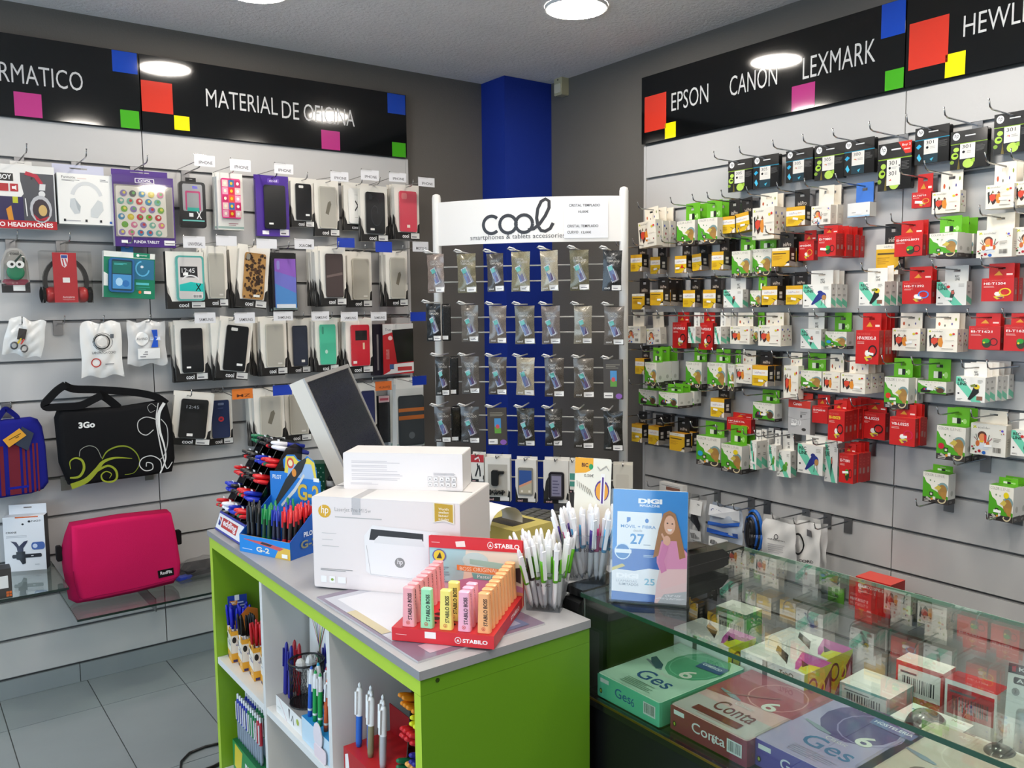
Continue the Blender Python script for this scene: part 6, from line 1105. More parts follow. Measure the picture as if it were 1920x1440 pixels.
for j in range(5):
    for i in range(4):
        c = grid[j][i]; n = (5, 6, 4, 6, 5)[(i+j) % 5]
        for k in range(n):
            bcol, ccol, nm = MC[c] if not (k == 1 and (i+j) % 3 == 0) else MC['g' if c == 'r' else 'r']
            x = i*w/4+.014+(k % 3)*.0142+random.uniform(-.001, .001); y = .045+j*.026; z = .06+j*.042+(k//3)*.0125+.004
            v = RZm @ Vector((x, y, 0))
            o = thing('marker', '%s marker, %s in the %s tier %s bay of the marker rack' % (nm, ordn(k), ordn(j), ordn(i)), 'marker', (a.x+v.x, a.y+v.y, T0+z), (math.radians(76+random.uniform(-3, 3)), 0, an+random.uniform(-.14, .14)), 'markers in the acrylic rack')
            m1, m2 = marker(bcol, ccol); obj('barrel', m1, o, (0, 0, -.055)); obj('cap', m2, o, (0, 0, -.002))
# monitor
N0, F0_ = at(567, 712, 2.32), at(650, 682, 2.88); N0.z = F0_.z = (N0.z+F0_.z)/2
an = math.atan2(F0_.y-N0.y, F0_.x-N0.x); Wm = (F0_-N0).length; Hm = .36; lean = math.radians(23)
mo = thing('monitor', 'beige flat monitor tilted far back with dark screen', 'monitor', N0, (0, 0, an))
# local: x along the top edge away from the camera, -y to the staff side
def mp(x, y, s): return (x, y*math.cos(lean)-s*math.sin(lean), -y*math.sin(lean)-s*math.cos(lean))   # s runs down the panel, y behind the screen
def slab(x0, x1, y0, y1, s0, s1, col, name, mat, par, **k):
    vs = [mp(*q) for q in ((x0, y0, s1), (x1, y0, s1), (x1, y1, s1), (x0, y1, s1), (x0, y0, s0), (x1, y0, s0), (x1, y1, s0), (x0, y1, s0))]
    return obj(name, MB().add(vs, [(0, 1, 5, 4), (1, 2, 6, 5), (2, 3, 7, 6), (3, 0, 4, 7), (4, 5, 6, 7), (3, 2, 1, 0)], col).mesh(name, mat), par)
slab(0, Wm, 0, .04, 0, Hm, 'cfcabf', 'housing', 'plastic', mo)
slab(.012, Wm-.012, -.0012, 0, .014, Hm-.014, '15161a', 'screen', 'screen', mo)
for nm, q in (('bezel', (0, Wm, 0, .013)), ('bezel', (0, Wm, Hm-.013, Hm)), ('bezel', (0, .011, .013, Hm-.013)), ('bezel', (Wm-.011, Wm, .013, Hm-.013))): slab(q[0], q[1], -.005, 0, q[2], q[3], 'a5a4a2', nm, 'plastic', mo)
slab(.1, Wm-.1, .04, .065, .1, .26, 'b9b4aa', 'rear_hub', 'plastic', mo)
zb = N0.z-.745
obj('stand', MB().box(Wm*.56, -.1, -zb, Wm*.7, -.075, -.26, 'b0aca2').mesh('stand', 'plastic'), mo); obj('foot', MB().box(Wm*.46, -.2, -zb, Wm*.82, -.0, -zb+.02, 'b0aca2').mesh('foot', 'plastic'), mo)
# polka dot box and black bottle behind the pen display
a = onZ(606, 905, T0)
t = thing('dotted_box', 'dark green white-dotted gift box behind the pen display', 'box', (-1.86, -1.385, T0+.0002), (0, 0, math.radians(-40)))
obj('carton', MB().box(-.04, 0, 0, .045, .06, .17, '12583a').mesh('carton', 'card'), t)
obj('dot_print', MB().art([('r', 0, 0, 1, 1, '12583a')]+[('e', .08+.16*(i % 6)+(.08 if (i//6) % 2 else 0), .03+.075*(i//6), .022, .012, 'b9d8c4') for i in range(78)], .084, .17, -.0395, 0, 0).mesh('dot_print', 'card'), t)
a = onZ(616, 915, T0)
t = thing('dropper_bottle', 'black bottle with white collar and thin nozzle behind display', 'bottle', (-1.815, -1.43, T0+.0002))
obj('bottle_body', MB().lathe([(.021, 0), (.022, .004), (.022, .09), (.014, .105), (.011, .108)], '191817', 14).mesh('bottle_body', 'plastic'), t); obj('collar', MB().lathe([(.0125, .108), (.0125, .124)], 'e4e2de', 14).mesh('collar', 'plastic'), t); obj('nozzle', MB().lathe([(.011, .124), (.008, .132), (.0028, .138), (.0018, .175)], '1c1a19', 10).mesh('nozzle', 'plastic'), t)
# ------------------------------------------------------------------ pen cups
def cup(name, label, c, wx, wy, h, taper, rz, print_=None):
    t = thing(name, label, 'pen cup', c, (0, 0, rz)); q = taper
    P0 = [(-wx/2*q, -wy/2*q), (wx/2*q, -wy/2*q), (wx/2*q, wy/2*q), (-wx/2*q, wy/2*q)]; P1 = [(-wx/2, -wy/2), (wx/2, -wy/2), (wx/2, wy/2), (-wx/2, wy/2)]
    for k in range(4):
        n = (k+1) % 4; obj('wall_pane', MB().add([(*P0[k], .003), (*P0[n], .003), (*P1[n], h), (*P1[k], h)], [(0, 1, 2, 3)], 'fff').mesh('wall_pane', 'acrylic'), t)
    obj('cup_floor', MB().box(-wx/2*q, -wy/2*q, 0, wx/2*q, wy/2*q, .003, 'd8d8da').mesh('cup_floor', 'acrylic'), t)
    rim = MB()
    for k in range(4): n = (k+1) % 4; rim.tube([(*P1[k], h), (*P1[n], h)], .001, '6a6a6e', 4)
    obj('rim', rim.mesh('rim', 'acrylic'), t)
    if print_: obj('logo_print', MB().art([('t', print_, -.02, .66, .2, .74, '4a4648', .02), ('e', -.1, .7, .035, .045, '4a4648')], wx, h, 0, 0, -wy/2-.0006).mesh('logo_print', 'plastic'), t)
    return t
def pen_white(key, tipc):   # white capped clicker, button up
    return cached(('pw', key), lambda: (MB().lathe([(.0012, 0), (.0046, .012), (.0052, .05), (.0052, .11), (.0046, .136), (.003, .146), (.001, .149)], 'e6e6e8', 9).mesh('barrel', 'plastic'), MB().prism([(-.0034, .07), (.0034, .07), (.0038, .135), (-.0038, .135)], -.0088, -.0058, 'eeeef0').mesh('clip', 'plastic'), MB().lathe([(.0055, .062, tipc), (.0056, .066, tipc), (.0056, .1, tipc), (.0055, .112, tipc)], tipc, 9).mesh('grip_strip', 'plastic')))
def fill(cc, wx, wy, h, rz, spec, where):
    R = Matrix.Rotation(rz, 3, 'Z')
    for i, (x, y, ax, ay, key, col, nm) in enumerate(spec):
        v = R @ Vector((x*wx*.36, y*wy*.36, 0))
        pen_thing('white pen with %s strip %s' % (nm, where), 'white pens in clear cups', (cc[0]+v.x, cc[1]+v.y, cc[2]+.004), (math.radians(ax), math.radians(ay), rz+random.uniform(-.8, .8)), pen_white(key, col), ('barrel', 'clip', 'grip_strip'))
c1 = onZ(1015, 1152, T0); c1 = (c1.x+.036, c1.y+.028, T0+.0002)
cup('pen_cup', 'clear square cup of white and lime pens on shelf corner', c1, .085, .075, .082, .82, math.radians(-52), 'BIC')
rn = random.Random(11); sp1 = []
for i in range(30):
    x, y = -1+2*(i % 6)/5+rn.uniform(-.15, .15), -1+2*(i//6)/4+rn.uniform(-.15, .15); key = ('lime', '63b81e', 'lime') if i % 3 != 1 else ('black', '1e1c1e', 'black')
    sp1.append((x, y, -y*10+rn.uniform(-8, 8), x*13+rn.uniform(-9, 7)-3, *key))
fill(c1, .085*.8, .075*.8, .082, math.radians(-52), sp1, 'in the clear cup on the shelf corner')
c2 = onZ(1094, 1092, .902); c2 = (c2.x+.03, c2.y+.02, .9024)
cup('pen_cup', 'clear cup of white pens with card on the black counter end', c2, .1, .085, .1, .82, math.radians(-50), 'BIC')
sp2 = []
for i in range(30):
    x, y = -1+2*(i % 6)/5+rn.uniform(-.15, .15), -1+2*(i//6)/4+rn.uniform(-.15, .15); key = [('purple', '3f2a7c', 'purple'), ('pink', 'c83a78', 'pink'), ('sky', '4aa8d8', 'sky blue')][i % 3]
    sp2.append((x, y, -y*10+rn.uniform(-8, 8), x*13+rn.uniform(-9, 7)-2, *key))
fill(c2, .1*.8, .085*.8, .1, math.radians(-50), sp2, 'in the clear cup beside the magazine stand')
R2 = Matrix.Rotation(math.radians(-50), 3, 'Z'); v = R2 @ Vector((.0, .027, 0))
t = thing('pen_advert_card', 'cream pen advert card with orange oval standing in cup', 'advert card', (c2[0]+v.x, c2[1]+v.y, c2[2]+.004), (0, math.radians(2), math.radians(-50)))
obj('card', MB().prism(rrect(-.0385, 0, .0385, .245, .006, 2), 0, .0012, 'efe8d8').mesh('card', 'card'), t)
obj('card_print', MB().art([('p', rrect(0, .0, 1, 1, .03), 'f0ead9'), ('p', [(0, .86), (.3, .87), (.42, .89), (.5, .92), (.5, 1), (0, 1)], 'eeaa28'), ('t', 'BIC', .18, .92, .36, .955, '5a2a14', .04), ('e', .44, .925, .06, .025, '2a9a5c'), ('t', '0,50€', .26, .83, .52, .86, '55504a'), ('e', .76, .72, .2, .095, '5a3a8a'), ('e', .76, .715, .17, .082, 'eca43a'), ('s', [(.77, .6), (.78, .87)], .12, 'f4f0ea'), ('s', [(.77, .61), (.78, .84)], .05, '5a3a8c')]+[('s', [(.06+.06*i, .8-.012*i), (.08+.072*i, .745-.014*i)], .012, '8a8478') for i in range(7)]+[('s', [(.62, .93), (.7, .9), (.86, .94), (.94, .9)], .012, 'b4aea4')], .077, .245, -.0385, 0, 0).mesh('card_print', 'card'), t)
# magazine stand
a, b = onZ(1142, 1127, .901), onZ(1290, 1139, .901); an = frame2(a, b); w = .151; h = .222
t = thing('magazine_stand', 'acrylic stand of blue DIGI magazine leaflets on the glass', 'leaflet stand', (a.x, a.y, .9003), (0, 0, an)); R3 = math.radians(-7)
obj('leaflet_stack', MB().prism(rrect(.004, .004, w-.004, h-.004, .004, 2), .0045, .016, '2a8fd8', side='e8ecf0').mesh('leaflet_stack', 'gloss'), t, (0, 0, 0), (R3, 0, 0))
dp = [('r', 0, 0, 1, 1, '1b86d6'), ('p', [(0, .0), (1, 0), (1, .5), (.0, .45)], '1a5cb4'), ('t', 'DIGI', .34, .88, .66, .925, 'f6f8fa', .06), ('t', 'MAGAZINE', .36, .85, .63, .873, 'e6f0f8', .02), ('r', .06, .47, .66, .8, 'eef2f4'), ('p', [(.19, .7), (.19, .75), (.24, .75), (.24, .72)], '2a6fc0'), ('e', .46, .725, .025, .02, '2a6fc0'), ('t', 'MÓVIL + FIBRA', .11, .655, .58, .69, '2a7fc4', .005), ('t', 'desde', .28, .622, .4, .645, '9aa0a8'), ('t', '27', .24, .51, .43, .605, '2a86c8', .02), ('x', .42, .505, .52, .52, 1, '8a98a8'),
      ('e', .14, .44, .11, .075, 'cfe2f2'), ('e', .14, .44, .095, .065, '2a74bc'), ('r', .03, .425, .26, .46, 'e6eef4'), ('x', .42, .4, .58, .425, 2, 'a8c4e0'), ('p', [(0, .08), (1, .06), (1, .3), (.7, .29), (.5, .3), (.3, .27), (0, .28)], 'e6e8ea'), ('p', [(0, .26), (.18, .31), (.14, .33), (0, .29)], 'c8b83a'), ('t', 'DIGI', .06, .2, .36, .245, 'f8f8f8', .06), ('t', 'LLAMADAS', .06, .165, .34, .185, 'aab0b8'), ('t', 'ILIMITADOS', .1, .135, .36, .158, '8a929c', .01), ('t', '25', .44, .15, .58, .21, '7ab4cc', .02), ('p', [(0, .0), (.5, 0), (.62, .03), (.5, .07), (.3, .06), (.12, .08), (0, .06)], '1f5ab0'),
      ('p', [(.58, 0), (1, 0), (1, .3), (.64, .3), (.6, .16)], 'e8c8c8'), ('p', [(.6, .5), (.68, .56), (.86, .56), (1, .46), (1, .28), (.66, .26), (.6, .36)], 'e090b8'), ('p', [(.64, .3), (1, .32), (1, .2), (.66, .12)], 'ecc4c4'), ('p', [(.62, .0), (1, 0), (1, .12), (.7, .08)], 'b4b8bc'), ('p', [(.55, .4), (.62, .66), (.68, .8), (.76, .83), (.84, .8), (.9, .66), (.98, .42), (.9, .4), (.86, .56), (.66, .56), (.62, .42)], 'a8703c'), ('e', .765, .7, .075, .085, 'e8b498'), ('p', [(.68, .76), (.76, .8), (.85, .76), (.8, .79), (.72, .79)], '8a5a30'), ('e', .735, .715, .012, .007, '4a3428'), ('e', .8, .712, .012, .007, '4a3428'), ('p', [(.735, .665), (.8, .665), (.785, .645), (.75, .645)], 'f4ece8'), ('e', .73, .56, .05, .045, 'e4ae92'), ('s', [(.7, .57), (.66, .62)], .022, 'e4ae92'), ('s', [(.72, .52), (.66, .38), (.7, .28)], .08, 'd880b0'),
      ('t', 'QUE VES', .7, .062, .9, .082, 'f4f4f6', .02, .2), ('t', 'ES LO QUE HAY', .58, .035, .92, .055, 'f4f4f6', .02, .2)]
obj('leaflet_print', MB().art(dp, w-.008, h-.008, .004, .004, .0045).mesh('leaflet_print', 'gloss'), t, (0, 0, 0), (R3, 0, 0))
obj('front_pane', MB().prism(rrect(0, 0, w, h*.99, .004, 2), 0, .0015, 'fff').mesh('front_pane', 'clear'), t, (0, 0, 0), (R3, 0, 0)); obj('base_fold', MB().box(-.002, -.006, 0, w+.002, .05, .004, 'e4ecee').mesh('base_fold', 'acrylic'), t)
obj('rear_pane', MB().box(0, .018, 0, w, .0195, h*.97, 'fff').mesh('rear_pane', 'clear'), t, (0, 0, 0), (R3, 0, 0))
# card terminal behind it
a = onZ(1366, 1060, .902); b = onZ(1290, 1082, .902)
t = thing('payment_terminal', 'long black payment terminal lying behind the magazine stand', 'terminal', (a.x, a.y, .9004), (0, 0, frame2(b, a)))
obj('body', MB().prism([(0, .004), (0, .028), (-.02, .042), (-.17, .05), (-.18, .02), (-.17, 0), (-.02, 0)][::-1], 0, .075, '171514').mesh('body', 'plastic'), t); obj('seam', MB().box(-.17, -.0006, .021, 0, 0, .0222, '3a3836').mesh('seam', 'plastic'), t); obj('keypad', MB().box(-.15, .015, .0485, -.06, .06, .05, '2a2826').mesh('keypad', 'plastic'), t, (0, 0, .0), (0, math.radians(2), 0))
# yellow till printer and its neighbours on the desk
t = thing('till_printer', 'yellowed receipt printer with curled paper on the staff desk', 'receipt printer', (-1.50, -1.9, .7452), (0, 0, math.radians(8)))
obj('base', MB().box(-.02, -.01, 0, .24, .34, .05, '17150f').mesh('base', 'plastic'), t)
obj('cover', MB().prism([(0, 0), (.2, 0), (.2, .055), (.14, .085), (0, .085)], 0, .3, 'b7a95a').mesh('cover', 'plastic'), t, (0, .02, .05))
obj('paper_slot', MB().box(.03, .06, .135, .12, .16, .1355, '3a3216').mesh('paper_slot', 'plastic'), t)
obj('paper_curl', MB().sheet(lambda u, v: (.0+.06*math.cos(math.radians(190-200*v)), .05+.08*u, .15+.045*math.sin(math.radians(190-200*v))), 2, 12, 'dfe0e4').mesh('paper_curl', 'card'), t)
obj('latch', MB().box(.185, .0, .07, .205, .012, .1, '15130f').mesh('latch', 'plastic'), t)
p = onZ(1020, 975, .76)
t = thing('keyboard', 'dark grey keyboard with yellow note on the staff desk', 'keyboard', (p.x, p.y, .7452), (0, 0, math.radians(20)))
obj('keyboard_case', MB().box(-.09, -.1, 0, .1, .12, .018, '4a4a44').mesh('keyboard_case', 'plastic'), t)
for i in range(6):
    for j in range(5): obj('key', cached('key', lambda: MB().box(0, 0, 0, .026, .032, .006, '55554e').mesh('key', 'plastic')), t, (-.085+i*.031, -.09+j*.04, .018))
obj('sticky_note', MB().box(-.02, -.14, .0185, .06, -.102, .0195, 'd8a01c').mesh('sticky_note', 'card'), t)
# ================================================================== things in the shelf unit
S1 = .5045   # upper deck of the shelf boards
def on_deck(x, y, z=S1): return onZ(x, y, z)
def bic_cristal(col): return cached(('cristal', col), lambda: (MB().lathe([(.0035, 0), (.0035, .09)], 'd8d8dc', 6).mesh('barrel', 'plastic'), MB().lathe([(.0042, .086), (.0042, .13), (.003, .142), (.0012, .144)], col, 8).mesh('cap', 'plastic')))
BOXES = [(.0, '1a22b8', 'blue', 16), (.075, '151515', 'black', 8), (.15, 'c8242c', 'red', 12), (.225, '1a7a3a', 'green', 6)]
yb0 = -1.372
for k, (dy, col, nm, n) in enumerate(BOXES):
    y = yb0-dy; x = -2.095+.004*k
    t = thing('pen_box', 'orange and white ballpoint box with %s caps on the upper shelf' % nm, 'pen box', (x, y, S1), (0, 0, math.radians(-8)), 'ballpoint boxes on the upper shelf')
    w, d, h = .056, .056, .098
    for nm_, q in (('front_wall', (0, 0, 0, w, .0015, h*.9)), ('rear_wall', (0, d-.0015, 0, w, d, h*1.0)), ('side_wall', (0, .0016, 0, .0015, d-.0016, h*.95)), ('side_wall', (w-.0015, .0016, 0, w, d-.0016, h*.95))): obj(nm_, MB().box(*q, 'e2a02a').mesh(nm_, 'card'), t)
    pr_ = [('r', 0, 0, 1, 1, 'e8a832'), ('r', .0, .3, 1, .86, 'eee6d8'), ('t', 'BIC', .3, .9, .7, .97, '5a2a14', .04), ('t', 'Cristal', .3, .62, .75, .7, '77706a'), ('t', 'original', .22, .5, .88, .6, '2a3a9a', .01), ('e', .14, .72, .1, .1, '1c1a1a'), ('o', .66, .2, .13, .07, .03, 'f2eee6'), ('r', .06, .02, .26, .1, '3a3060')]
    me = cached('bicart', lambda: MB().art(pr_, w, h*.9, 0, 0, 0).mesh('front_print', 'card')); obj('front_print', me, t); obj('side_print', me, t, (-.0002, d, 0), (0, 0, -math.pi/2))
    if k == 0: obj('header_card', MB().box(.004, d-.0012, h, w, d, h+.072, '24409a').art([('p', [(.1, .62), (.5, .62), (.5, .8), (.1, .8)], 'e08a2a'), ('t', 'BIC', .16, .66, .42, .76, 'f4ecd8', .04), ('x', .5, .45, .95, .8, 3, 'c8d0ea'), ('r', .36, .8, .6, 1.02, 'f0f0ee')], .052, .072, .004, h, d-.0013).mesh('header_card', 'card'), t)
    if k == 1: obj('header_card', MB().prism([(0, h), (w, h), (w, h+.05), (.03, h+.06), (0, h+.03)], d-.0012, d, 'c8722a').mesh('header_card', 'card'), t)
    rn = random.Random(k); R = Matrix.Rotation(math.radians(-8), 3, 'Z')
    for i in range(n):
        v = R @ Vector((.009+.0125*(i % 4)+rn.uniform(-.002, .002), .009+.012*(i//4)+rn.uniform(-.002, .002), 0))
        pen_thing('ballpoint with %s cap in the orange ballpoint box' % nm, '%s capped ballpoints in their box' % nm, (x+v.x, y+v.y, S1+.002+rn.uniform(0, .01)), (math.radians(rn.uniform(-5, 5)), math.radians(rn.uniform(-7, 4)), 0), bic_cristal(col), ('barrel', 'cap'), 'ballpoint')
# lower bay: green stand of blue and green clickers
t = thing('pen_stand', 'green cardboard pen stand in the lower shelf bay', 'counter display', (-2.09, -1.33, .1785), (0, 0, -math.pi/2)); w, d = .2, .13
obj('tray', MB().box(0, 0, 0, w, d, .09, '1f8a4a', t='176a3a').mesh('tray', 'card'), t); obj('side_wing', MB().prism([(0, .0), (d, 0), (d, .27), (.02, .1)], 0, .002, '157a42').mesh('side_wing', 'card'), t, (.0, 0, 0), (0, 0, math.pi/2)); obj('back_card', MB().box(0, d-.002, .09, w, d, .29, '1a9a50').mesh('back_card', 'card'), t)
obj('front_print', MB().art([('p', [(.05, .2), (.3, .1), (.4, .9), (.1, .95)], 'e0c83a'), ('t', 'BIC', .5, .3, .8, .7, 'f0f0ec', .03)], w, .09, 0, 0, 0).mesh('front_print', 'card'), t)
rn = random.Random(5); R = Matrix.Rotation(-math.pi/2, 3, 'Z')
for r in range(5):
    for i in range(11):
        if r > 1 and rn.random() < .35: continue
        c = 'b' if i < 5-(r > 2) else 'g' if i < 9 else 'r'
        v = R @ Vector((.012+i*.0175, .016+r*.024, 0))
        col = {'b': '2030a8', 'g': '1a7a44', 'r': 'b82a3a'}[c]; nm = {'b': 'blue', 'g': 'green', 'r': 'red'}[c]
        ms = cached(('clk', c), lambda: (MB().lathe([(.004, 0, '8f9aa8'), (.005, .01, '8f9aa8'), (.005, .055, col), (.005, .115, col), (.0032, .118, 'e8e8ea'), (.0034, .13, 'e8e8ea'), (.0015, .133)], col, 9).mesh('barrel', 'plastic'), MB().prism([(-.0015, .06), (.0015, .06), (.0015, .112), (-.0015, .112)], -.0078, -.0052, 'e4e4e8').mesh('clip', 'plastic')))
        pen_thing('%s clicker pen with white button in the green stand' % nm, '%s clickers in the green stand' % nm, (-2.09+v.x, -1.33+v.y, .1785+.0902), (0, 0, -math.pi/2+rn.uniform(-.5, .5)), ms, ('barrel', 'clip'), 'clicker_pen')
# middle bay: white pen display with mesh cup, pencil card, blue display
p = on_deck(517, 1348)
t = thing('pen_display', 'white cardboard pen display tray in the middle bay', 'counter display', (-2.102, -1.715, S1), (0, 0, -math.pi/2)); w, d = .155, .12
obj('tray', MB().box(0, 0, 0, w, d, .042, 'e8e6e2', t='9a9896').mesh('tray', 'card'), t); obj('back_card', MB().prism([(-.03, 0), (.1, 0), (.1, .25), (.03, .26), (-.02, .22)], d-.02, d-.018, 'f0eee8').mesh('back_card', 'card'), t)
pc = [('r', .02, .02, .98, .95, 'efece6')]+[('s', [(.25+.06*i, .38), (.5+.02*math.sin(i*2), .6), (.12+.1*i, .9)], [.02, .03, .012], c) for i, c in enumerate(('b8242c', '7aa82a', '2a2a2a', '5a3a9a', 'c83a3a', 'd8c83a', '3a7a4a', '8a4a2a'))]+[('p', [(.44, .36), (.56, .36), (.6, .56), (.4, .56)], '3a3432'), ('s', [(.3, .5), (.8, .48)], .015, '2a9a5a')]
obj('card_print', MB().art(pc, .12, .24, -.022, 0, d-.0205).mesh('card_print', 'card'), t)
obj('front_print', MB().art([('r', 0, 0, 1, 1, 'ebe9e5'), ('s', [(.12, .95), (.3, .45), (.42, .02)], .012, 'c05a6a'), ('p', [(.5, .9), (.53, .3), (.56, .9)], '3a2a2a'), ('s', [(.6, .3), (.66, .7), (.7, .2)], .02, '2a2a2a'), ('e', .85, .6, .05, .18, 'a8b83a'), ('x', .06, .4, .2, .46, 1, '8aa08a')], w, .042, 0, 0, 0).mesh('front_print', 'card'), t)
R = Matrix.Rotation(-math.pi/2, 3, 'Z')
for i in range(7):
    c = ('b', 'r')[i % 2]; v = R @ Vector((.012+.018*(i//2)*1.6, .02+(i % 2)*.02+.0*(i//2)+.075*(i > 3), 0))
    pen_thing('%s capped pen standing in the white pen display, %s' % (('navy', 'red')[i % 2], ordn(i)), 'pens in the white display tray', (-2.102+v.x, -1.715+v.y, S1+.0425), (math.radians(-3), 0, -math.pi/2), cached(('roll', c), lambda: (MB().lathe([(.0045, 0), (.0062, .004), (.0062, .1), (.004, .122), (.0015, .128)], ('24248a', 'b0242e')[i % 2], 10).mesh('barrel', 'plastic'), MB().prism([(-.002, .07), (.002, .07), (.002, .115), (-.002, .115)], -.009, -.0062, ('24248a', 'b0242e')[i % 2]).mesh('clip', 'plastic'))), ('barrel', 'clip'))
v = R @ Vector((.085, .045, 0)); mc = (-2.102+v.x, -1.715+v.y, S1+.0425)
t = thing('mesh_cup', 'black wire mesh pencil cup standing in the white display', 'pen cup', mc)
rw, hw = .041, .1
for z in (0, hw): obj('ring', MB().tube([(rw*math.cos(math.radians(a_)), rw*math.sin(math.radians(a_)), z+.002) for a_ in range(0, 361, 20)], .0026 if z else .0018, '1c1c1e', 5).mesh('ring', 'plastic'), t)
wm = MB()
for i in range(36):
    a_ = math.radians(i*10)
    wm.tube([(rw*math.cos(a_), rw*math.sin(a_), 0), (rw*math.cos(a_+.5), rw*math.sin(a_+.5), hw)], .0006, '262628', 3); wm.tube([(rw*math.cos(a_), rw*math.sin(a_), 0), (rw*math.cos(a_-.5), rw*math.sin(a_-.5), hw)], .0006, '262628', 3)
mo_ = obj('wire_mesh', wm.mesh('wire_mesh', 'plastic'), t)
obj('cup_floor', MB().lathe([(rw-.001, 0), (rw-.001, .002)], '1e1e20', 18).mesh('cup_floor', 'plastic'), t)
for i in range(3): tt = thing('crumpled_paper', 'crumpled white paper ball in the mesh cup, %s' % ordn(i), 'paper', (mc[0]+(.012, -.012, .004)[i], mc[1]+(.01, .008, -.014)[i], mc[2]+.075+.012*i), group='paper in the mesh cup'); obj('paper_ball', MB().sheet(lambda u, v: (.013*math.cos(6.283*u)*math.sin(3.1416*v)*random.uniform(.7, 1.1), .013*math.sin(6.283*u)*math.sin(3.1416*v)*random.uniform(.7, 1.1), .016*math.cos(3.1416*v)+.004), 8, 6, 'dcdad6', smooth=False).mesh('paper_ball', 'matte'), tt)
t = thing('pen_display', 'sky blue pen display with coloured pens in middle bay', 'counter display', (-2.105, -1.878, S1), (0, 0, -math.pi/2)); w, d = .155, .1
obj('tray', MB().box(0, 0, 0, w, d, .055, 'c4dcea', t='2a94d8').mesh('tray', 'card'), t)
obj('mascot_card', MB().prism(ell(.1, .05, .022, .03, 14), -.006, -.004, 'e8dce0').prism(rrect(.08, 0, .14, .03, .008), -.0065, -.0045, 'ecd8dc').mesh('mascot_card', 'card'), t)
CP = ['2a5ab8', '1f9a4a', '1f9a4a', 'c85a2a', '3a2a5a', '2aa0c8', 'b82a3a', '6a3a9a', '2a7a3a', '2a3a8a']
for i in range(20):
    v = R @ Vector((.014+.0285*(i % 5)+.006*(i//5 % 2), .014+.024*(i//5), 0)); c = CP[i % 10]
    pen_thing('four-colour style pen, %s in the sky blue display' % ordn(i), 'pens in the sky blue display', (-2.105+v.x, -1.878+v.y, S1+.0552), (math.radians(random.uniform(-4, 2)), math.radians(random.uniform(-4, 4)), -math.pi/2+random.uniform(-.6, .6)), cached(('cp', c), lambda: (MB().lathe([(.005, 0, c), (.0055, .015, 'dfe8e4'), (.0055, .02, c), (.0058, .07, c), (.0058, .078, 'e8e8e8'), (.0058, .1, 'e8e8e8'), (.004, .112, c), (.002, .118)], c, 9).mesh('barrel', 'plastic'), MB().prism([(-.0018, .07), (.0018, .07), (.0018, .108), (-.0018, .108)], -.0085, -.0058, 'e8e8ea').mesh('clip', 'plastic'))), ('barrel', 'clip'))
# lower middle bay: yellow item
t = thing('yellow_pot', 'rounded yellow container in the lower middle bay', 'container', (-2.05, -1.93, .1785)); obj('pot_body', MB().lathe([(.045, 0), (.05, .01), (.05, .18), (.03, .22), (.028, .235)], 'e0b21c', 18).mesh('pot_body', 'plastic'), t); obj('pot_lid', MB().lathe([(.03, .235), (.03, .26)], 'e8c23a', 18).mesh('pot_lid', 'plastic'), t)
# near bay: red stand with four-colour pens, marker rack
t = thing('pen_stand', 'red cardboard stand of four-colour pens in the near bay', 'counter display', (-2.1, -2.085, S1), (0, 0, -math.pi/2)); w, d = .17, .11
obj('tray', MB().box(0, 0, 0, w, d, .07, 'b01c22', t='c8262c').mesh('tray', 'card'), t); obj('back_card', MB().box(0, d-.002, .07, w, d, .13, 'a8181e').mesh('back_card', 'card'), t)
obj('front_print', MB().art([('p', [(.04, .2), (.16, .3), (.12, .9), (.04, .8)], 'f0ece8'), ('t', '4 COLOURS', .2, .3, .9, .6, 'f0d8d4', .02)], w, .07, 0, 0, 0).mesh('front_print', 'card'), t)
FC = [('2a66c0', 'blue'), ('2a66c0', 'blue'), ('8a8464', 'olive'), ('8a8464', 'olive'), ('b0b0b2', 'silver')]
for i, (c, nm) in enumerate(FC):
    v = R @ Vector((.02+.026*i, .025+.012*(i % 2), 0))
    pen_thing('white topped four-colour pen with %s barrel, %s in red stand' % (nm, ordn(i)), 'four-colour pens in the red stand', (-2.1+v.x, -2.085+v.y, S1+.0702), (math.radians(-3), 0, -math.pi/2+.3), cached(('fc', c), lambda: (MB().lathe([(.0055, 0, c), (.0068, .01, c), (.0068, .065, 'ececea'), (.0068, .115, 'ececea'), (.0055, .122, 'ececea'), (.002, .124)], c, 12).mesh('barrel', 'plastic'), MB().prism([(-.002, .07), (.002, .07), (.0025, .118), (-.0025, .118)], -.0115, -.0068, 'f0f0ee').mesh('clip', 'plastic'), MB().box(-.002, -.0072, .098, .002, -.006, .117, 'b0242e').mesh('slider', 'plastic'), MB().lathe([(.003, .124), (.0035, .13), (.001, .134)], 'f0f0ee', 8).mesh('top_ball', 'plastic'))), ('barrel', 'clip', 'slider', 'top_ball'))
t = thing('marker_rack', 'clear acrylic rack with orange, yellow and black markers in near bay', 'counter display', (-2.1, -2.275, S1), (0, 0, -math.pi/2)); w = .12
for i in range(3): obj('divider', MB().add([(i*w/2+dx, y, z) for dx in (0, .003) for y, z in ((.03, 0), (.16, 0), (.16, .3), (.06, .3))], [(0, 1, 2, 3), (7, 6, 5, 4), (0, 4, 5, 1), (1, 5, 6, 2), (2, 6, 7, 3), (3, 7, 4, 0)], 'fff').mesh('divider', 'smoke'), t)
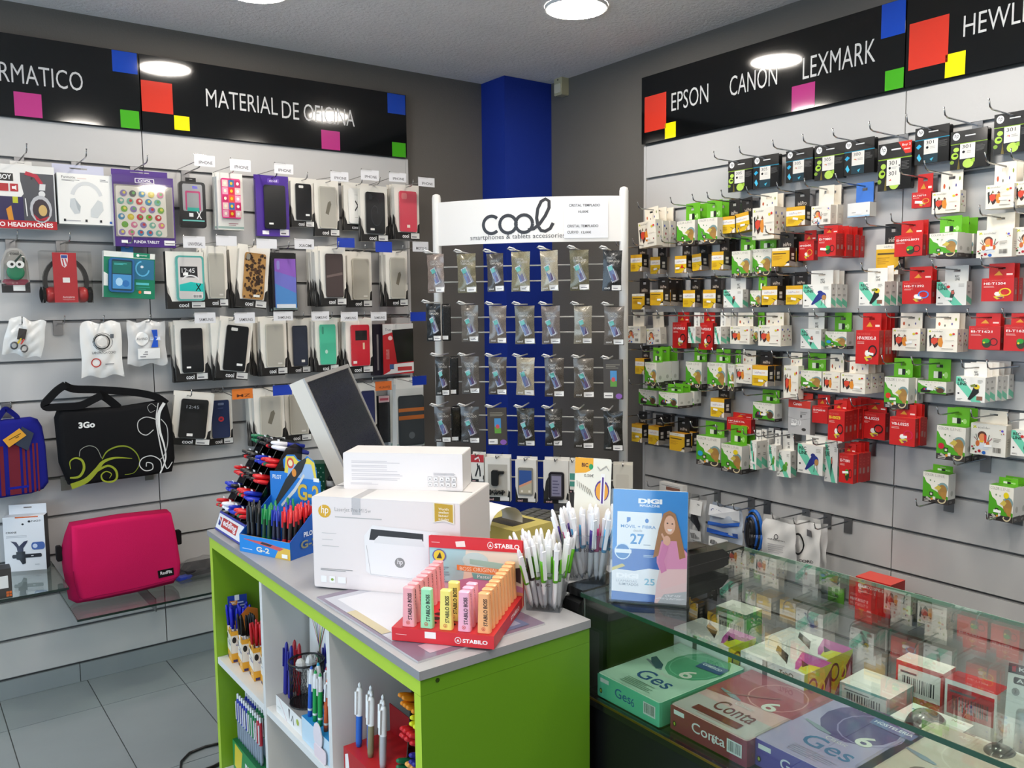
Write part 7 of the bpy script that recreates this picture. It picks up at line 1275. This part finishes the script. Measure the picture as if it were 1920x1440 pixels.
MK = [(.04, .03, '2aa848', 'e0762a', 'green', 3), (.09, .05, '241c1a', '1a6a44', 'dark green', 5), (.11, .1, 'f0b060', 'e0a050', 'cream orange', 4), (.155, .05, '1a1a1a', 'c8242c', 'red capped black', 8), (.19, .13, 'e0762a', 'd8d820', 'yellow and orange', 5), (.215, .05, 'd88a1a', 'e08a1a', 'orange', 6), (.265, .05, '1c1a18', 'd8842a', 'orange tipped black', 7), (.12, .13, '2a2a5a', '2a2a8a', 'navy', 5)]
for z, x, c, cap, nm, n in MK:
    for k in range(n):
        v = R @ Vector((.012+(x-.03)*.5+.0125*(k % 4), .075+z*.06, 0))
        o = thing('marker', '%s marker in the near bay acrylic rack, %s' % (nm, ordn(k)), 'marker', (-2.1+v.x, -2.275+v.y, S1+z+.013*(k//4)), (math.radians(70), 0, -math.pi/2+random.uniform(-.05, .12)), 'markers in the near bay rack')
        m1, m2 = marker(c, cap); obj('barrel', m1, o, (0, 0, -.03)); obj('cap', m2, o, (0, 0, .03))
# ================================================================== things in the showcase
DK = .6925
def soft_case(px, wd, depth, label, top, spine, els, sels, ang=-90.0, name='software_box'):
    a = onZ(px[0], px[1], DK); t = thing(name, label, 'software box', (a.x+.012, a.y, DK), (0, 0, math.radians(ang)), 'software boxes in the showcase'); h = .052
    obj('carton', MB().zprism(rrect(.002, .002, wd-.002, depth-.002, .006, 2), .002, h-.003, spine, top=top).mesh('carton', 'card'), t)
    m = MB()   # print on the lid
    k = 0
    lid = MB().art([('r', .02, .02, .98, .98, top)]+els, wd, depth, 0, 0, 0); lid.v = [(x, z, h-.0028-y) for x, y, z in lid.v]; obj('lid_print', lid.mesh('lid_print', 'gloss'), t)
    obj('spine_print', MB().art([('p', rrect(.01, .04, .99, .94, .03), spine)]+sels, wd, h, 0, 0, .0018).mesh('spine_print', 'gloss'), t)
    obj('clear_shell', MB().zprism(rrect(0, 0, wd, depth, .008, 3), .0005, h, 'fff').mesh('clear_shell', 'clear'), t)
    return t
def spine(word, c, extra=''): return [('t', word, .3, .34, .3+.085*len(word), .7, c, .008), ('t', '6', .56, .3, .61, .62, c), ('r', .75, .28, .93, .74, 'eeeeec'), ('b', .765, .34, .915, .7, '333338'), ('r', .06, .66, .2, .82, 'f0f0ee'), ('e', .07, .3, .022, .1, '2a2a1a'), ('e', .07, .3, .012, .06, 'b0c040')]
def lidart(word, c, ring, sub): return [('o', .62, .7, .3, .24, .015, ring), ('t', word, .3, .2, .8, .36, c, .008), ('t', 'Classic', .42, .37, .64, .42, 'c8c8cc'), ('t', '6', .62, .46, .78, .62, 'd0d4d0', .02), ('x', .3, .06, .76, .17, 5, sub), ('s', [(.1, .5), (.3, .46), (.42, .44)], [.02, .05, .02], '7a8a9a')]
soft_case((1110, 1308), .172, .25, 'mint green software box reading Ges in the showcase', 'b4d8ca', '66cfa8', [('e', .62, .72, .34, .3, '4f9a7c')]+lidart('Ges', '1f4a8a', '6ab494', '7aa090')+[('p', [(.12, .6), (.34, .52), (.4, .46), (.36, .42), (.2, .48), (.1, .55)], '2f4f6a'), ('p', [(.58, .82), (.92, .86), (.94, .72), (.6, .7)], '2a4a86'), ('t', 'COMERCIO', .62, .77, .88, .81, 'd8e4f0', .02)], spine('Ges', '1f5a9a'))
soft_case((1246, 1371), .176, .25, 'wine red software box reading Conta in the showcase', 'c8a4aa', '8f2a44', [('p', [(0, .4), (1, .5), (1, 1), (0, 1)], 'a04a5a'), ('r', .02, .02, .98, .3, 'b4b0b4')]+lidart('Conta', '6a2a3a', 'c88a90', 'c4a0a4')+[('r', .2, .08, .78, .16, '6a2030'), ('s', [(.1, .42), (.3, .5), (.6, .66), (.66, .7)], [.008, .012, .035, .01], '9a5a62')], spine('Conta', 'f0e8ea'))
soft_case((1402, 1438), .18, .25, 'violet software box reading Hosteleria in the showcase', 'a098c0', '5a4aa4', [('e', .5, .72, .36, .3, '4a3a78')]+lidart('Ges', '2a6a9a', '8a80b0', '9a94b4')+[('p', [(.5, .9), (.95, .88), (.95, .78), (.52, .8)], '5a6fa4'), ('t', 'HOSTELERIA', .54, .83, .92, .87, 'dce4f4', .02), ('t', 'AIG', .3, .9, .4, .93, 'e0e0ec', .02)], spine('Ges', 'e8e4f4'))
soft_case((1590, 1500), .18, .25, 'beige software box at the near end of the showcase', 'c4b8a8', 'a09484', lidart('Ges', '6a5a4a', 'd0c4b4', 'a89c8c')+[('t', 'AIG', .3, .9, .4, .93, 'f0ece6', .02)], spine('Ges', '4a4038'))
def tab_box(x, y, label, rz=-90):
    t = thing('tablet_box', label, 'tablet box', (x, y, DK), (0, 0, math.radians(rz)), 'tablet boxes in the showcase'); w, d, h = .148, .09, .08
    obj('carton', MB().box(0, 0, 0, w, d, h, 'e4e2e0', r='c8c42a', t='dcdad8').mesh('carton', 'card'), t)
    m = MB().art([('r', 0, 0, 1, 1, 'e0dede'), ('p', [(.2, .9), (.5, .62), (.66, .18), (.58, .3), (.3, .6)], '1e1a1c'), ('p', [(.55, 1), (1, 1), (1, .3), (.82, .1), (.7, .4)], 'b04a9a'), ('p', [(.78, .5), (1, .6), (1, .05), (.86, .1)], 'c8cc2a'), ('p', [(.7, .62), (.86, .5), (.84, .3)], '2a2226'), ('p', [(.3, .6), (.6, .26), (.5, .5), (.36, .74)], '5a4a3a')], w, d, 0, 0, 0); m.v = [(x_, z, h-y_) for x_, y_, z in m.v]; obj('lid_print', m.mesh('lid_print', 'gloss'), t)
    obj('front_print', MB().art([('r', 0, 0, 1, 1, 'e6e4e2'), ('t', 'TabQ', .62, .78, .84, .92, '2a2a2c', .02), ('r', .36, .3, .44, .98, '5a5858'), ('x', .06, .86, .2, .9, 1, '9a9896')], w, h, 0, 0, 0).mesh('front_print', 'card'), t)
    obj('side_print', MB().art([('r', 0, 0, 1, 1, 'c4c62e'), ('p', [(.3, 0), (1, 0), (1, .9), (.7, .6)], '4a2a3a'), ('o', .3, .6, .18, .24, .05, '2a2226'), ('o', .62, .5, .14, .2, .05, 'd8dc3a'), ('p', [(.7, .3), (.9, .7), (.94, .3)], 'd0a0b8')], d, h, 0, 0, 0).mesh('side_print', 'card'), t, (w, 0, 0), (0, 0, math.pi/2))
tab_box(-1.462, -2.404, 'white tablet box with pink flash at the dark end of showcase'); tab_box(-1.45, -2.574, 'white tablet box with pink flash, front one of the pair'); tab_box(-1.355, -2.56, 'white tablet box with pink flash, rear one of the pair')
def blister(x, y, w, d, label, els, rz=-90, lift=.0, tilt=0, nm='mouse_pack', cat='mouse'):
    t = thing(nm, label, cat, (x, y, DK+lift), (math.radians(tilt), 0, math.radians(rz)))
    m = MB().art([('r', 0, 0, 1, 1, 'e4e4e2')]+els, w, d, 0, 0, 0); m.v = [(x_, z, .003-y_) for x_, y_, z in m.v]
    obj('card', MB().box(0, 0, 0, w, d, .003, 'e0e0de').mesh('card', 'card'), t); obj('card_print', m.mesh('card_print', 'card'), t); return t
def mouse_body(t, w, d, col='26282a'): obj('mouse_body', MB().sheet(lambda u, v: (w/2+.028*(1-(2*v-1)**2*.35)*math.cos(math.pi*(1-u)), d*.2+d*.62*v, .003+.028*math.sin(math.pi*u)*math.sin(math.pi*min(1, .12+v*.85))**.6), 10, 10, col).mesh('mouse_body', 'gloss'), t)
t = blister(-1.43, -2.855, .11, .13, 'white mouse blister with dark mouse, farther one in showcase', [('t', 'NGS', .7, .9, .9, .95, '8a2030'), ('x', .1, .8, .3, .86, 1, '4a5aa8')], lift=.03); mouse_body(t, .11, .13)
t = blister(-1.435, -2.985, .12, .1, 'white mouse blister with dark mouse, nearer one in showcase', [('x', .1, .8, .4, .86, 1, 'b0b0b0')], lift=.03); mouse_body(t, .12, .1)
for x, y in ((-1.35, -2.89), (-1.36, -3.03)):
    o = thing('riser_box', 'plain white carton under the %s mouse blister' % ('farther' if y > -3 else 'nearer'), 'box', (x-.02, y-.02, DK)); obj('carton', MB().box(-.045, -.04, 0, .05, .05, .0295, 'd8d8d4').mesh('carton', 'card'), o); obj('carton_print', MB().art([('x', .1, .3, .6, .6, 2, '9a9a98')], .09, .028, -.045, 0, -.04).mesh('carton_print', 'card'), o)
a = onX(1868, 1400, -1.38)
t = thing('drive_pack', 'white A400 solid state drive pack standing in showcase', 'drive pack', (-1.318, -3.02, DK+.002), (math.radians(-8), 0, math.radians(-80))); w, h = .112, .165
obj('backing_card', MB().prism([(0, 0), (w, 0), (w, h), (0, h*.97)], 0, .004, 'e6e5e0').mesh('backing_card', 'card'), t)
obj('card_print', MB().art([('r', 0, .9, 1, 1, '1a1718'), ('t', 'Kingston', .14, .92, .7, .975, 'f0f0f0', .01), ('p', [(.05, .92), (.1, .92), (.1, .98), (.05, .97)], 'b82a34'), ('p', rrect(.08, .8, .48, .87, .02), '3a3836'), ('t', 'A400', .12, .815, .42, .857, 'ececea', .02), ('e', .12, .72, .055, .04, '9a9894'), ('t', '3', .1, .7, .13, .74, '55534f')], w, h, 0, 0, 0).mesh('card_print', 'card'), t)
obj('blister_tray', MB().pillow(rrect(w*.16, h*.04, w*.96, h*.58, .008), -.016, .0, '9a948e').mesh('blister_tray', 'film'), t); obj('drive', MB().prism(rrect(w*.24, h*.1, w*.88, h*.5, .004), -.009, -.001, 'b5aca4').mesh('drive', 'steel'), t)
for k, (x, y, w, d, h, c, c2) in enumerate([(-1.36, -2.74, .1, .09, .05, '8fc0bc', 'e0e0de'), (-1.275, -2.9, .09, .05, .09, 'e4e2dc', 'b02a30'), (-1.265, -3.16, .1, .05, .09, 'dcdad6', '8a8a88'), (-1.33, -2.41, .08, .06, .1, '3f8a5a', 'e2e0d8'), (-1.265, -2.8, .09, .05, .09, 'c83a34', 'e8e0d8')]):
    t = thing('accessory_box', 'small %s boxed accessory, %s along the rear of showcase' % (('teal', 'white', 'pale grey', 'green', 'red')[k], ordn(k)), 'box', (x, y, DK), (0, 0, math.radians(-88)), 'small boxes along the rear of the showcase')
    obj('carton', MB().box(0, 0, 0, w, d, h, c, t=c2).mesh('carton', 'card'), t); obj('front_print', MB().art([('r', .05, .3, .95, .9, c2), ('b', .15, .4, .85, .7, '3a3a3c'), ('x', .1, .76, .6, .86, 1, '55555a')], w, h, 0, 0, 0).mesh('front_print', 'card'), t)
# ================================================================== low row of the ink wall
def rwall(name, label, cat, x0, y0, x1, y1, d, roll=0):
    xm, ym = (x0+x1)/2, (y0+y1)/2
    a = onX(x0, ym, -d).y; b = onX(x1, ym, -d).y; zt = onX(xm, y0, -d).z; zb = onX(xm, y1, -d).z
    return thing(name, label, cat, (-d, (a+b)/2, zb), (0, math.radians(roll), -math.pi/2)), a-b, zt-zb
def rbag(label, x0, y0, x1, y1, d, col, els, mat='gloss'):
    t, w, h = rwall('cable_bag', label, 'cable bag', x0, y0, x1, y1, d); ph = [random.uniform(0, 6) for _ in range(6)]
    def wr(u, v): return .006*math.sin(8*u+4*v+ph[0])+.003*math.sin(15*v-9*u+ph[1])
    def fr(sg): return lambda u, v: ((u-.5)*w*(1-.14*v*v), -sg*.014*math.sin(math.pi*u)*math.sin(math.pi*min(1, v+.1))**.5+wr(u, v), v*h)
    obj('pouch', MB().sheet(fr(1), 12, 12, col).sheet(fr(-1), 12, 12, col).mesh('pouch', mat), t)
    if els: obj('bag_print', MB().art([('p', [(.3, .3), (.31, .3), (.31, .31)], col)]+els, w, h, -w/2, 0, -.017).bend(lambda x, z: wr(x/w+.5, z/h)).mesh('bag_print', mat), t)
    if abs(t.location.y-LASTH[0]) > .04: peg_hook(False, t.location.y, slot(11), .2, 'chrome peg hook carrying the '+' '.join(label.split()[:6])); LASTH[0] = t.location.y
    return t, w, h
LASTH = [0]
K3 = 1920/360
q3 = lambda x0, y0, x1, y1: (1240+x0/K3, 900+y0/K3, 1240+x1/K3, 900+y1/K3)
rbag('white cable bag with spiral logo on the low hook', *q3(1000, 370, 1360, 880), .17, 'dedddb', [('o', .48, .62, .06, .05, .02, '4a4a4c'), ('t', 'cablexpert', .28, .54, .72, .58, '3a3a3c', .01), ('x', .3, .3, .7, .5, 5, 'b0b0b2')])
rbag('white bag reading CORD with black ring on low hook', *q3(1345, 370, 1600, 930), .12, 'e2e1df', [('o', .2, .5, .22, .2, .04, '1c1c1e'), ('t', 'CORD', .3, .2, .76, .25, '2a2a2c', .02), ('p', [(.52, .68), (.76, .68), (.76, .8), (.52, .8)], '77777a')])
rbag('white bag hanging behind the CORD bag', *q3(1520, 430, 1660, 920), .07, 'd4d4d4', [('r', .4, .5, .6, .62, '3a3a3c')])
t, w, h = rbag('clear bag of blue and white network cable on low hook', *q3(480, 250, 820, 700), .16, 'aab4c2', [('r', .06, .72, .94, .96, 'e2e4e8'), ('t', 'Cable', .12, .8, .44, .88, '22408a', .02), ('p', [(.05, .58), (.5, .6), (.95, .7), (.95, .62), (.5, .5), (.05, .5)], '1f56b0'), ('p', [(.05, .44), (.5, .4), (.95, .46), (.95, .36), (.5, .3), (.05, .34)], '1d4a9c'), ('r', .1, .04, .64, .26, 'e4e4e2'), ('b', .14, .1, .4, .22, '3a3a3c'), ('r', .66, .1, .95, .2, '2050a8')])
t, w, h = rwall('cable_coil', 'coiled blue and black cable hanging beside the network bag', 'cable', *q3(840, 300, 1010, 750), .1)
for k, c in enumerate(('1f66c0', '1a1a1c', '1f5ab0', '202024', '2a2a2e')): obj('cable_loop', MB().tube([(w*(.46-.08*k)*math.cos(math.radians(a_)), -.006*k, h*.5+h*(.48-.05*k)*math.sin(math.radians(a_))) for a_ in range(0, 361, 20)], .008, c, 6).mesh('cable_loop', 'plastic'), t)
rbag('clear bag with black cable and white labels behind the leaflet stand', *q3(300, 150, 450, 620), .12, 'a9a9a8', [('r', .1, .6, .9, .9, 'e0e0de'), ('x', .2, .66, .8, .86, 4, '9a9a98'), ('r', .1, .04, .8, .26, 'd8d8d6'), ('b', .2, .08, .7, .2, '3a3a3c'), ('s', [(.2, .55), (.5, .45), (.7, .3)], .2, '26262a')])
p = onX(1262, 905, 0); peg_hook(False, p.y, slot(11), .15, 'chrome peg hook carrying the flat white carton')
t, w, h = rwall('flat_carton', 'flat white printed carton hanging low beside the corner', 'box', *q3(-20, 40, 210, 150), .12); obj('carton', MB().box(-w/2, 0, 0, w/2, .03, h, 'dcdad6').mesh('carton', 'card'), t); obj('front_print', MB().art([('r', .3, .4, .9, .7, '8a5a4a'), ('x', .1, .75, .9, .9, 1, '9a9a98')], w, h, -w/2, 0, 0).mesh('front_print', 'card'), t)
p = onX(1592, 960, 0); peg_hook(False, p.y, slot(11), .2, 'bare chrome peg hook beside the CORD bags'); p = onX(1440, 930, 0); peg_hook(False, p.y, slot(11), .2, 'chrome peg hook carrying the blue cable coil')
# small glass shelf with red box low on the ink wall
ya, yb = onX(1500, 1120, -.2).y, onX(1760, 1180, -.2).y
zsh = onX(1640, 1122, -.16).z-.055
t = thing('glass_shelf', 'narrow clear glass shelf low on the ink wall', 'shelf', (0, ya, zsh-.008), (0, 0, -math.pi/2)); obj('pane', MB().box(0, -.24, 0, ya-yb, -.003, .008, 'fff').mesh('pane', 'glass'), t); obj('front_edge', MB().box(0, -.2412, 0, ya-yb, -.24, .008, '2f4a40').mesh('front_edge', 'gloss'), t)
for q in (.2, .8): obj('bracket', MB().box((ya-yb)*q, -.2, -.03, (ya-yb)*q+.004, 0, 0, '9a9a9c').mesh('bracket', 'steel'), t)
for k, (x0, x1, hh_, c, lab) in enumerate([(1604, 1670, .115, 'c01e1c', 'red BI-UED210PK-S ink box standing on the low glass shelf'), (1540, 1600, .075, '1e2a18', 'dark green ink box lying beside the red box on shelf'), (1690, 1722, .08, '1a2216', 'dark ink box behind the red box on glass shelf')]):
    a, b = onX(x0, 1105, -.16).y, onX(x1, 1115, -.16).y; w = a-b
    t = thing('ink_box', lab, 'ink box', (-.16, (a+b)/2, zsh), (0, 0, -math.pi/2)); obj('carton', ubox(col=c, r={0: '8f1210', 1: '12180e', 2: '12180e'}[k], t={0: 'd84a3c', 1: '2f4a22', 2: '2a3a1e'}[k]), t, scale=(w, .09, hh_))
    obj('front_print', MB().art([('t', 'BI-UED210PK-S', .08, .7, .8, .8, 'f0dcd8', .02), ('x', .08, .56, .5, .62, 1, 'e08a80')] if k == 0 else [('e', .5, .6, .2, .2, '4f8a2a'), ('x', .1, .2, .5, .3, 1, '8a8a86')], w, hh_, -w/2, 0, 0).mesh('front_print', 'card'), t)
